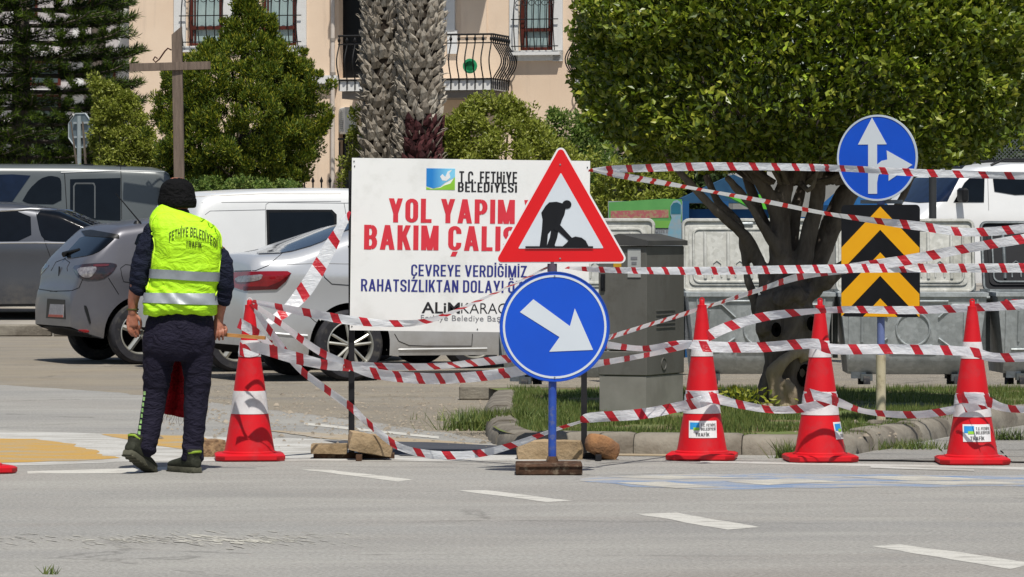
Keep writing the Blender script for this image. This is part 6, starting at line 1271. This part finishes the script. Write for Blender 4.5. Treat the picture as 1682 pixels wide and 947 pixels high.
# --- dark pine with horizontal brush-like branches
M_pine = leaf_mat('pine_needles', ['#18260a', '#344912', '#22330e', '#64791c', '#41571a'], .55, .15, .3)
YN = 64.0; SN = F/YN; no_ = at(35, 380, YN); no_.z = zfar(YN)
pt = thing('pine_tree', 'dark pine with long horizontal brush-like branches filling the upper left corner', 'tree', no_); b = MB(); NP = []; ND = []
b.tube([(0, 0, 0), (0, 0, 6)], [.2, .1], 12)
def brush(pts, r, dens):
    for i in range(len(pts)-1):
        a, c = pts[i], pts[i+1]; L = (c-a).length; n = max(1, int(L*dens)); d = (c-a).normalized()
        for k in range(n):
            p = a.lerp(c, random.random()); v = Vector(RNG.normal(size=3)); v = (v-d*v.dot(d)).normalized(); w = (v+d*1.0+Vector((0, 0, .35))).normalized(); NP.append(p+w*r*random.uniform(.3, .7)); ND.append(w)
for lv in range(17):
    z = CH-no_.z+(HY-312+lv*27)/SN; 
    for k in range(7):
        a = 2*pi*(k+.5*(lv % 2))/7+random.gauss(0, .12); Lb = (1.95 if lv > 1 else 1.3)*random.uniform(.78, 1.08)*(1.0 if abs(sin(a)) < .95 else .8)
        if sin(a) > .6: continue
        P_ = bez([Vector((0, 0, z)), Vector((Lb*.5*cos(a), Lb*.5*sin(a), z-.02)), Vector((Lb*.85*cos(a), Lb*.85*sin(a), z+.03)), Vector((Lb*cos(a), Lb*sin(a), z+.14))], 4); b.tube(P_, [.035-.002*i for i in range(len(P_))], 5); brush(P_[3:], .13, 330)
        for s_ in (-1, 1):
            for f in (.4, .62, .82):
                q = P_[0].lerp(P_[-1], f); q.z = P_[int(f*(len(P_)-1))].z; aa = a+s_*.9; l2 = Lb*(1-f)*.9+.15; e_ = q+Vector((l2*cos(aa), l2*sin(aa), .12)); b.tube([q, e_], [.014, .006], 4); brush([q, q.lerp(e_, .5), e_], .12, 220)
b.build('trunk', M_bark, pt, 60)
V, T = leaves(np.array(NP), np.array(ND), .15, .085, .12, .1); link('crown', fast_mesh('crown', V, T, M_pine), pt)
# --- bushes and hedges
def bush(name, label, cat, prof, Y, n, rad, per, size, mat, asp=.45, grp=None, up=.3, stem=True, zb=None):
    S_ = F/Y; cx_ = (prof[0][1]+prof[0][2])/2; o_ = at(cx_, 380, Y); o_.z = zfar(Y) if zb is None else zb; t = thing(name, label, cat, o_, 0, grp)
    cs = tree_profile(prof, Y, n, rad, 0, .7); cs = [(c-np.array(o_), r) for c, r in cs]; V, T = clumps(cs, per, size, asp, up, .7); link('foliage', fast_mesh('foliage', V, T, mat), t)
    if stem:
        b = MB(); h = CH-(prof[0][0]-HY)/S_-o_.z
        for i in range(9): a = i*.7; w = (prof[-1][2]-prof[-1][1])/S_*.35; b.tube([(w*.2*cos(a), w*.1*sin(a), 0), (w*.6*cos(a), w*.2*sin(a), h*.45), (w*1.0*cos(a), w*.25*sin(a), h*.8)], [.03, .02, .008], 5)
        b.build('stems', M_bark, t, 60)
    return t
M_cit = leaf_mat('citrus_leaves', ['#5f6c22', '#7d862e', '#98a042', '#6f7a29', '#b0b35a'], .45, .32, .35); M_vine = leaf_mat('vine_leaves', ['#45602a', '#5f7a34', '#7d9145', '#8f9d57'], .5, .35, .3); M_dkl = leaf_mat('dark_hedge_leaves', ['#1f2b15', '#2c3b1b', '#384a20'], .55, .2, .3)
bush('citrus_bush', 'yellow green bush behind the notice board, right of the palm trunks', 'bush', [(162, 790, 840), (185, 745, 870), (215, 705, 915), (250, 690, 960), (290, 690, 980), (345, 690, 985)], 63, 330, .17, 120, .075, M_cit)
bush('citrus_bush', 'yellow green bush showing behind the apex of the triangle sign, beside the clipped crown', 'bush', [(185, 905, 945), (215, 880, 985), (260, 870, 1010), (340, 870, 1010)], 65, 130, .17, 110, .075, M_vine)
bush('leafy_bush', 'light green leafy bush behind the back of the octagonal sign', 'bush', [(130, 150, 165), (160, 155, 215), (200, 150, 245), (240, 150, 260), (285, 140, 265)], 60, 150, .13, 100, .065, M_cit)
bush('low_hedge', 'low green hedge under the conifer, above the white van roof', 'hedge', [(296, 320, 480), (304, 300, 500), (325, 280, 510)], 57, 60, .1, 110, .06, M_vine)
bush('leafy_shoots', 'thin leafy shoots beside the left palm trunk and the wall unit', 'bush', [(170, 582, 592), (210, 575, 600), (260, 560, 600), (310, 560, 605)], 61, 30, .1, 60, .06, M_cit)
bush('garden_hedge', 'sunlit leafy hedge seen under the clipped tree between banner and branches', 'hedge', [(270, 985, 1125), (300, 980, 1130), (345, 980, 1130), (430, 980, 1130)], 50, 130, .15, 90, .08, M_cit, zb=0)
bush('dark_hedge', 'dark green hedge far behind the clipped tree and the white people carrier', 'hedge', [(150, 1000, 1760), (200, 980, 1780), (260, 960, 1800), (320, 960, 1800), (390, 960, 1800)], 68, 900, .28, 60, .14, M_dkl)
bush('dark_hedge', 'dark green planting in the shade behind the pine at the left edge', 'hedge', [(190, -60, 120), (220, -70, 140), (260, -80, 300), (320, -80, 520), (400, -80, 560)], 67, 330, .26, 60, .12, M_dkl)
bush('background_trees', 'dark trees rising behind the clipped crown at the upper right', 'trees', [(-110, 1010, 1800), (-20, 1000, 1800), (80, 1000, 1800), (180, 1000, 1800)], 72, 620, .36, 60, .17, M_dkl)
# --- palm trunks with cut leaf bases
def boot_mat(name, a, b_, c_):
    t = NT(name); oi = t.n('ShaderNodeObjectInfo'); v = t.coord((1, 1, .3)); n = t.noise(v, 26, 4, .7); c = t.mix(t.ramp(oi.outputs['Random'], .1, .9), rgba(lin(a)), rgba(lin(b_))); c = t.mix(t.ramp(n, .42, .62), c, rgba(lin(c_))); t.base(c); t.set(Roughness=.9, Specular_IOR_Level=.2); t.bump(n, .01); return t.m
M_boot = boot_mat('palm_leaf_base', '#bfb8ab', '#958c80', '#7d7569'); M_boot2 = boot_mat('palm_leaf_base_red', '#64393a', '#4a2a2c', '#2e1b1c'); M_core = bark('palm_core', '#2a2420', '#3d352e', '#1d1815', 14)
def boot(mat):
    b = MB(); w, h, th = .074, .21, .035
    b.add([(-w, 0, 0), (w, 0, 0), (w*.75, -.06, h*.55), (0, -.10, h*.98), (-w*.75, -.06, h*.55), (-w*.8, .04, 0), (w*.8, .04, 0), (w*.55, -.015, h*.55), (0, -.065, h*.9), (-w*.55, -.015, h*.55), (0, -.04, .02), (0, -.10, h*.5)],
          [(0, 10, 11, 4), (10, 1, 2, 11), (4, 11, 3), (11, 2, 3), (6, 5, 9, 7), (7, 9, 8), (1, 6, 7, 2), (2, 7, 8, 3), (3, 8, 9, 4), (4, 9, 5, 0), (0, 5, 6, 1, 10)])
    me_o = b.build('leaf_base', mat, None); me = me_o.data; bpy.data.objects.remove(me_o); return me
bm1, bm2 = boot(M_boot), boot(M_boot2)
def palm(label, px, Y, r, lean, red_from):
    S_ = F/Y; o_ = at(px, 380, Y); o_.z = zfar(Y); t = thing('palm_tree', label, 'palm tree', o_, 0, 'palm trunks in front of the building'); zt = 6.3
    b = MB(); b.tube([(0, 0, 0), (lean*.5, 0, 3), (lean, 0, zt)], [r*.86, r*.84, r*.82], 20); b.build('trunk', M_core, t, 40)
    z = CH-o_.z+(HY-345)/S_; k = 0
    while z < CH-o_.z+(HY+30)/S_:
        n = 13
        for j in range(n):
            a = 2*pi*(j+.5*(k % 2))/n+random.gauss(0, .06)
            if sin(a) > .35: continue
            rd_ = z < red_from and cos(a) > -.75; o = link('leaf_base', bm2 if rd_ else bm1, t); rr = r*.86; cx_ = lean*z/zt; o.location = (cx_+rr*cos(a), rr*sin(a), z+random.gauss(0, .015)); s_ = random.uniform(.75, 1.15); o.scale = (s_, s_, s_*random.uniform(.8, 1.15)); o.rotation_euler = (random.gauss(.05, .12), random.gauss(0, .28), a+pi/2+random.gauss(0, .15))
        z += .095; k += 1
    b = MB()                                   # loose fibres and cut stubs standing off the trunk
    for i in range(150):
        a = random.uniform(pi, 2*pi) if random.random() < .8 else random.uniform(0, 2*pi); z = random.uniform(CH-o_.z+(HY-300)/S_, 5.2); p = Vector((lean*z/zt+r*cos(a), r*sin(a), z)); q = p+Vector((cos(a)*.1, sin(a)*.1, random.uniform(-.02, .16))); b.tube([p, q, q+Vector((cos(a)*.03, 0, random.uniform(-.06, .05)))], [.012, .007, .002], 4)
    b.build('fibres', M_boot, t, 60, kind='stuff')
palm('left palm trunk covered in grey cut leaf bases, behind the notice board', 628, 59.5, .29, .03, 0)
palm('right palm trunk with cut leaf bases, reddish brown in its lower part', 683, 59.0, .31, .12, CH-zfar(59)+(HY-205)/(F/59))
# drooping dead fronds at the upper left
fp = thing('palm_fronds', 'thin drooping dry palm fronds against the pale wall at the upper left', 'palm tree', at(160, -60, 74)); b = MB()
for i in range(46):
    a = random.uniform(-1, 1); L = random.uniform(.6, 1.3); b.tube(bez([Vector((0, 0, 0)), Vector((a*.35, random.gauss(0, .2), .08)), Vector((a*.6, random.gauss(0, .2), -L*.5)), Vector((a*.65+random.gauss(0, .1), random.gauss(0, .2), -L))], 4), [.012]*12+[.004], 4)
b.build('frond', pm('dry_frond', '#4a4434', .9), fp, 60); b = MB(); b.tube([(0, .2, -4.5), (0, .2, .1)], .14, 12); b.build('trunk', M_bark, fp, 60)
# ------------------------------------------------------------------ the apartment building
AF = radians(-15); YF = 80.0; b0 = Vector(((700-CX)*YF/F, YF, 1.2)); MF = Matrix.Translation(b0) @ Matrix.Rotation(AF, 4, 'Z'); MFi = MF.inverted()
def fl(px, py, off=0.0):
    o = MFi @ Vector((0, 0, CH)); d = MFi.to_3x3() @ (at(px, py, 100)-Vector((0, 0, CH))); t_ = (-off-o.y)/d.y; p = o+d*t_; return p.x, p.z
def plaster(name, a, b_, dirt):
    t = NT(name); v = t.coord(); c = t.mix(t.ramp(t.noise(v, .8, 5, .6), .35, .7), rgba(lin(a)), rgba(lin(b_))); c = t.mix(t.math('MULTIPLY', t.ramp(t.noise(t.coord((2.5, 2.5, .25)), 1.6, 6, .7), .55, .75), .35), c, rgba(lin(dirt))); t.base(c); t.set(Roughness=.9, Specular_IOR_Level=.2); t.bump(t.noise(v, 60, 3), .003); return t.m
M_plas = plaster('peach_plaster', '#e0cbb4', '#d8c1a9', '#a9978a'); M_trimw = plaster('white_trim_plaster', '#d8d8d6', '#cfcfcd', '#aaa69f'); M_frame = pm('brown_window_frame', '#572a22', .5, col2='#4a231c'); M_iron = pm('black_iron', '#191a1c', .55); M_pane = pm('window_pane', '#8ea3a4', .08, col2='#9fb2b1', ns=2, coat=.4); M_curt = pm('curtain_white', '#c9d2d0', .85, col2='#aebab9', ns=14, stretch=(6, 1, .3)); M_darkp = pm('dark_doorway', '#0d0e10', .4)
bl = thing('apartment_building', 'peach plastered apartment building with white trim, iron balcony and barred windows', 'building', b0, AF)
def rect(px0, py0, px1, py1, off=0): a = fl(px0, py0, off); c = fl(px1, py1, off); return min(a[0], c[0]), min(a[1], c[1]), max(a[0], c[0]), max(a[1], c[1])
ops = [rect(308, -90, 366, 75), rect(428, -90, 487, 75), rect(853, -90, 908, 82), rect(556, -80, 722, 126), rect(462, 252, 491, 345), rect(556, 215, 604, 380)]
xw0, xw1 = fl(212, 100)[0], fl(1010, 100)[0]; zw0, zw1 = -.3, 8.6
xs_ = sorted({xw0, xw1} | {o[0] for o in ops} | {o[2] for o in ops}); zs_ = sorted({zw0, zw1} | {min(max(o[1], zw0), zw1) for o in ops} | {min(o[3], zw1) for o in ops}); m = MB()
for i in range(len(xs_)-1):
    for j in range(len(zs_)-1):
        cx_, cz_ = (xs_[i]+xs_[i+1])/2, (zs_[j]+zs_[j+1])/2
        if any(o[0] < cx_ < o[2] and o[1] < cz_ < o[3] for o in ops): continue
        m.add([(xs_[i], 0, zs_[j]), (xs_[i+1], 0, zs_[j]), (xs_[i+1], 0, zs_[j+1]), (xs_[i], 0, zs_[j+1])], [(0, 1, 2, 3)])
for o in ops: m.add([(o[0], 0, o[1]), (o[2], 0, o[1]), (o[2], 0, o[3]), (o[0], 0, o[3]), (o[0], .3, o[1]), (o[2], .3, o[1]), (o[2], .3, o[3]), (o[0], .3, o[3])], [(0, 4, 5, 1), (1, 5, 6, 2), (2, 6, 7, 3), (3, 7, 4, 0)])
m.add([(xw0, 0, zw0), (xw0, 9, zw0), (xw0, 9, zw1), (xw0, 0, zw1)], [(0, 1, 2, 3)]); m.add([(xw1, 0, zw0), (xw1, 9, zw0), (xw1, 9, zw1), (xw1, 0, zw1)], [(3, 2, 1, 0)]); m.add([(xw0, 0, zw1), (xw1, 0, zw1), (xw1, 9, zw1), (xw0, 9, zw1)], [(0, 1, 2, 3)])
m.build('wall', M_plas, bl)
b = MB(); b.box(((ops[3][0]+ops[3][2])/2, .55, (ops[3][1]+ops[3][3])/2), (ops[3][2]-ops[3][0], .5, ops[3][3]-ops[3][1])); b.build('balcony_door', M_darkp, bl); b = MB(); b.box(((ops[5][0]+ops[5][2])/2, .55, (ops[5][1]+ops[5][3])/2), (ops[5][2]-ops[5][0], .5, ops[5][3]-ops[5][1])); b.build('lower_doorway', M_darkp, bl)
def tbox(name, px0, py0, px1, py1, d, mat=None, off=0.0):
    x0, z0, x1, z1 = rect(px0, py0, px1, py1); b = MB(); b.box(((x0+x1)/2, -d/2-off+.01, (z0+z1)/2), (x1-x0, d+.02, z1-z0)); return b.build(name, mat or M_trimw, bl)
def window(o, bars, nb, transom, dark=False):
    x0, z0, x1, z1 = o; w = MB(); e = .07
    for a, c in (((x0+e/2, .14, z0), (x0+e/2, .14, z1)), ((x1-e/2, .14, z0), (x1-e/2, .14, z1)), ((x0+e, .14, z0+e/2), (x1-e, .14, z0+e/2)), ((x0+e, .14, z0+transom), (x1-e, .14, z0+transom))): strut(w, a, c, e, .07)
    strut(w, (x0+e*1.6, .17, z0), (x0+e*1.6, .17, z1), .03, .06); strut(w, (x1-e*1.6, .17, z0), (x1-e*1.6, .17, z1), .03, .06); wf_ = w.build('window', M_frame, bl)
    for a, c in ((z0+e, z0+transom-e/2), (z0+transom+e/2, z1)): p = MB(); p.box(((x0+x1)/2, .17, (a+c)/2), (x1-x0-2*e, .012, c-a)); p.build('pane', M_darkp if dark else M_pane, wf_)
    if not dark: p = MB(); p.box(((x0+x1)/2, .2, (z0+z1)/2), (x1-x0-2*e, .01, z1-z0-.2)); p.build('curtain', M_curt, wf_)
    if bars:
        for k in range(nb):
            x = x0-.06+(x1-x0+.12)*k/(nb-1); p = MB(); zz = np.linspace(z1, z0-.0, 16); p.tube([(x, -.1-(.12*max(0, math.sin(min(1, max(0, (z0+1.15-z)/1.15))*pi*1.0))), z) for z in zz], .011, 5); p.build('window_bar', M_iron, bl, 60)
        for zc_ in (z0+.08, z0+.62): p = MB(); p.tube([(x0-.14, -.12, zc_), (x1+.14, -.12, zc_)], .012, 6); p.build('cross_bar', M_iron, bl, 60)
        p = MB()
        for k in range(nb-1): x = x0-.06+(x1-x0+.12)*(k+.5)/(nb-1); p.tube([(x+.06*cos(t_), -.1, z0+.95+.05*sin(t_)) for t_ in np.linspace(0, 2*pi, 13)], .008, 4)
        p.build('scroll', M_iron, bl, 60)
window(ops[0], True, 6, .38); window(ops[1], True, 6, .38); window(ops[2], True, 7, .42, False); window(ops[4], True, 4, .5, True)
for a in ((287, -80, 306, 82), (368, -80, 392, 82), (405, -80, 426, 82), (489, -80, 504, 90), (287, 75.5, 392, 84), (405, 75.5, 504, 84), (838, -80, 852, 100), (909, -80, 925, 100), (838, 83, 925, 99), (958, -80, 979, 330), (491, 250, 498, 345), (734, -80, 748, 52), (722, 0, 733, 60), (736, 50, 752, 88)): tbox('trim', *a, .06)
tbox('sill', 841, 86, 922, 90, .12, None, .06); tbox('cornice', 512, 124, 556, 137, .14); tbox('cornice', 514, 138, 553, 147, .08, pm('cornice_grey', '#9a948c', .9)); tbox('raised_wall_panel', 757, -80, 800, 60, .03, M_plas)  # the last box is a slightly raised panel in the wall's own plaster
# balcony
bd_ = 1.25; x0, zt_ = fl(556, 130, bd_); x1, zb_ = fl(808, 147, bd_); b = MB(); b.box(((x0+x1)/2, -bd_/2+.0, (zt_+zb_)/2), (x1-x0, bd_, abs(zt_-zb_))); sb = b.build('balcony_slab', M_trimw, bl)
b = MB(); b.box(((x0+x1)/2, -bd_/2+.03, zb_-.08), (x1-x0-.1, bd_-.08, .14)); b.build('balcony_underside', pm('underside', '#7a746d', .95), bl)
zr0 = zb_+.02; zr1 = fl(700, 57, bd_)[1]; zb2 = fl(700, 130, bd_)[1]; zm = fl(700, 71, bd_)[1]; H_ = zr1-zb2
bulge = lambda z: .17*max(0, math.sin(pi*min(1, max(0, (z-zb2)/(zm-zb2)))))**1.3
bal = None; perim = []; step = .166; x = x0+.02
while x < x1: perim.append((x, -bd_, (0, -1), 0)); x += step
y = -bd_+.02
while y < -.05: perim.append((x1, y, (1, 0), pi/2)); y += step
for (x, y, nrm, rz) in perim:
    if bal is None:
        p = MB(); zz = np.linspace(zr0, zr1, 20)-zr0; p.tube([(0, -bulge(z+zr0)-.02, z) for z in zz], .014, 6); 
        p.lathe([(.0, zm-zr0+.02), (.03, zm-zr0+.06), (.03, zm-zr0+.1), (.0, zm-zr0+.14)], 8, Matrix.Translation((0, -.03, 0))); bal = p.build('baluster', M_iron, bl, 60)
        o = bal
    else: o = link('baluster', bal.data, bl)
    o.location = (x, y, zr0); o.rotation_euler = (0, 0, rz)
for z_, r_ in ((zr1, .022), (zm, .014), (zb2, .018)): p = MB(); p.tube([(x0, -bd_-.02, z_), (x1+.02, -bd_-.02, z_), (x1+.02, 0, z_)], r_, 6); p.build('rail', M_iron, bl, 40)
p = MB(); gx, gz = fl(772, 108, .9); p.lathe([(.14, -.02), (.15, 0), (.14, .02), (.1, .02), (.1, -.02)], 20, Matrix.Translation((gx, -.9, gz)) @ Matrix.Rotation(pi/2, 4, 'X')); p.lathe([(.13, 0), (.13, .1), (.1, .1)], 16, Matrix.Translation((gx, -.9, gz-.4))); hr = p.build('hose_reel', pm('reel_green', '#1e8a5a', .5), None, 50); hr.matrix_world = MF.copy(); tag(hr, 'green hose reel standing on the balcony behind its iron railing', 'hose reel')
xa_, zu = fl(556, -175, bd_); b = MB(); b.box(((x0+x1)/2, -bd_/2, zu), (x1-x0, bd_, .22)); b.build('balcony_slab', M_trimw, bl)
# second balcony, further right, mostly behind the clipped crown
x2, _ = fl(942, 130, bd_); p = MB()
for k in range(9): p.tube([(x2+k*.16, -bd_-.02-bulge(z), z) for z in np.linspace(zr0, zr1, 16)], .014, 5)
p.tube([(x2, -bd_-.02, zr1), (x2+1.5, -bd_-.02, zr1)], .02, 6)
for k in range(7): p.tube([(x2-bulge(z), -bd_+k*.18, z) for z in np.linspace(zr0, zr1, 16)], .014, 5)
p.build('balcony_railing', M_iron, bl, 60); b = MB(); b.box((x2+.75, -bd_/2, (zt_+zb_)/2), (1.5, bd_, abs(zt_-zb_))); b.build('balcony_slab', M_trimw, bl)
# drainpipe, wall unit, iron fence
x, z = fl(549, 130); b = MB(); b.tube([(x, -.1, 0), (x, -.1, 8.5)], .045, 10); b.build('drainpipe', pm('pipe_pale', '#c6bcb2', .5), bl, 50)
for zc_ in (fl(549, 65)[1], fl(549, 178)[1], fl(549, 121)[1]): b = MB(); b.tube([(x, -.1, zc_-.03), (x, -.1, zc_+.03)], .06, 10); b.build('pipe_clamp', pm('pipe_clamp', '#8d857c', .5), bl, 50)
xa, za, xb_, zb3 = rect(552, 177, 568, 220); ac_o = MF @ Vector(((xa+xb_)/2+.1, -.25, za)); ac = thing('air_conditioner', 'white air conditioner outdoor unit with a dark grille beside the drainpipe', 'air conditioner', ac_o, AF+radians(-62)); hA = zb3-za
b = MB(); b.box((0, .12, hA/2), (.62, .24, hA), bev=.02); b.build('case', pm('ac_white', '#cfd0cd', .5), ac, 30)
b = MB(); [b.tube([(-.26, -.008, z), (.16, -.008, z)], .006, 4) for z in np.linspace(.05, hA-.05, 12)]; [b.tube([(x_, -.012, .04), (x_, -.012, hA-.04)], .006, 4) for x_ in np.linspace(-.26, .16, 5)]; b.build('grille', pm('ac_grille', '#b4b5b2', .5), ac); b = MB(); b.lathe([(.2, 0), (.2, .004)], 24, Matrix.Translation((-.05, -.0, hA/2)) @ Matrix.Rotation(pi/2, 4, 'X')); b.build('fan_opening', M_darkp, ac)
fo = at(550, 380, 66); fo.z = zfar(66); fe = thing('iron_fence', 'black iron fence with spear tips above the white van and beside the board', 'fence', fo); sF = F/66
spr = None
for k in range(46):
    px = 430+k*14
    if spr is None: p = MB(); hh = CH-fo.z+(HY-300)/sF; p.tube([(0, 0, 0), (0, 0, hh)], .014, 5); p.lathe([(.014, hh), (.03, hh+.03), (.001, hh+.11)], 6); spr = p.build('picket', M_iron, fe, 50); o = spr
    else: o = link('picket', spr.data, fe)
    o.location = ((px-550)/sF, 0, 0)
for dz in (.12, 1.1): p = MB(); strut(p, ((430-550)/sF, 0, CH-fo.z+(HY-300)/sF-dz), ((1064-550)/sF, 0, CH-fo.z+(HY-300)/sF-dz), .03); p.build('rail', M_iron, fe)
# iron gate with scrolls left of the palms
go_ = at(580, 380, 64); go_.z = zfar(64); gt = thing('iron_gate', 'dark wrought iron gate with a band of rings left of the palm trunks', 'gate', go_); sG = F/64; gzt = CH-go_.z+(HY-228)/sG
for k in range(6): p = MB(); p.tube([((558+k*9-580)/sG, 0, 0), ((558+k*9-580)/sG, 0, gzt-.05)], .012, 5); p.build('bar', M_iron, gt, 60)
for z_ in (gzt, gzt-.28, gzt-.42): p = MB(); strut(p, ((555-580)/sG, 0, z_), ((606-580)/sG, 0, z_), .03); p.build('rail', M_iron, gt)
for k in range(4): p = MB(); p.tube([((562+k*12-580)/sG+.055*cos(a), 0, gzt-.35+.055*sin(a)) for a in np.linspace(0, 2*pi, 17)], .01, 5); p.build('ring', M_iron, gt, 60)
# pale neighbouring building seen between the pine branches
Y2 = 84.0; n0 = at(80, 380, Y2); n0.z = 1.3; s2 = F/Y2; nb = thing('pale_building', 'pale grey and white building seen between the pine branches', 'building', n0); NX = lambda px: (px-80)/s2; NZ = lambda py: CH-n0.z-(py-HY)/s2
M_pw = plaster('pale_wall', '#b9b3b3', '#aea9aa', '#8a8686'); b = MB(); b.box((NX(60), 2, 3.9), ((212+200)/s2, 4, 8.2)); b.build('wall', M_pw, nb)
for a in ((195, -50, 215, 330), (120, -50, 138, 330), (20, -50, 34, 330)): b = MB(); b.box((NX((a[0]+a[2])/2), -.04, (NZ(a[1])+NZ(a[3]))/2), ((a[2]-a[0])/s2, .1, NZ(a[1])-NZ(a[3]))); b.build('pilaster', M_trimw, nb)
for a in ((-60, 84, 212, 92), (-60, 146, 212, 152), (-60, 200, 212, 208)): b = MB(); b.box((NX((a[0]+a[2])/2), -.12, (NZ(a[1])+NZ(a[3]))/2), ((a[2]-a[0])/s2, .3, NZ(a[1])-NZ(a[3]))); b.build('cornice', M_trimw, nb)
for a in ((42, -50, 62, 30), (146, -50, 190, 20), (150, 95, 190, 140), (48, 100, 100, 140), (48, 155, 100, 195), (150, 155, 190, 195)): b = MB(); b.box((NX((a[0]+a[2])/2), -.01, (NZ(a[1])+NZ(a[3]))/2), ((a[2]-a[0])/s2, .06, NZ(a[1])-NZ(a[3]))); w = b.build('window', M_frame, nb); b = MB(); b.box((NX((a[0]+a[2])/2), -.045, (NZ(a[1])+NZ(a[3]))/2), ((a[2]-a[0])/s2-.12, .02, NZ(a[1])-NZ(a[3])-.12)); b.build('pane', pm('dull_pane', '#4a5658', .1), w)
# chain-link fence far right
co2 = at(1650, 380, 60); co2.z = .5; cf = thing('chain_link_fence', 'chain-link fence above the white people carrier at the right edge', 'fence', co2); s6 = F/60; zA, zB = CH-.5+(HY-262)/s6, CH-.5+(HY-205)/s6; p = MB()
for k in range(-6, 44): x = (1600-1650)/s6+k*.06; h_ = zB-zA; p.tube([(x, 0, zA), (x+h_, 0, zB)], .004, 3); p.tube([(x+h_, .006, zA), (x, .006, zB)], .004, 3)
p.build('mesh_wire', pm('wire_grey', '#7d8282', .5, .5), cf)
for px in (1600, 1900): p = MB(); p.tube([((px-1650)/s6, 0, 0), ((px-1650)/s6, 0, zB)], .03, 8); p.build('post', pm('wire_grey', '#7d8282', .5, .5), cf, 50)
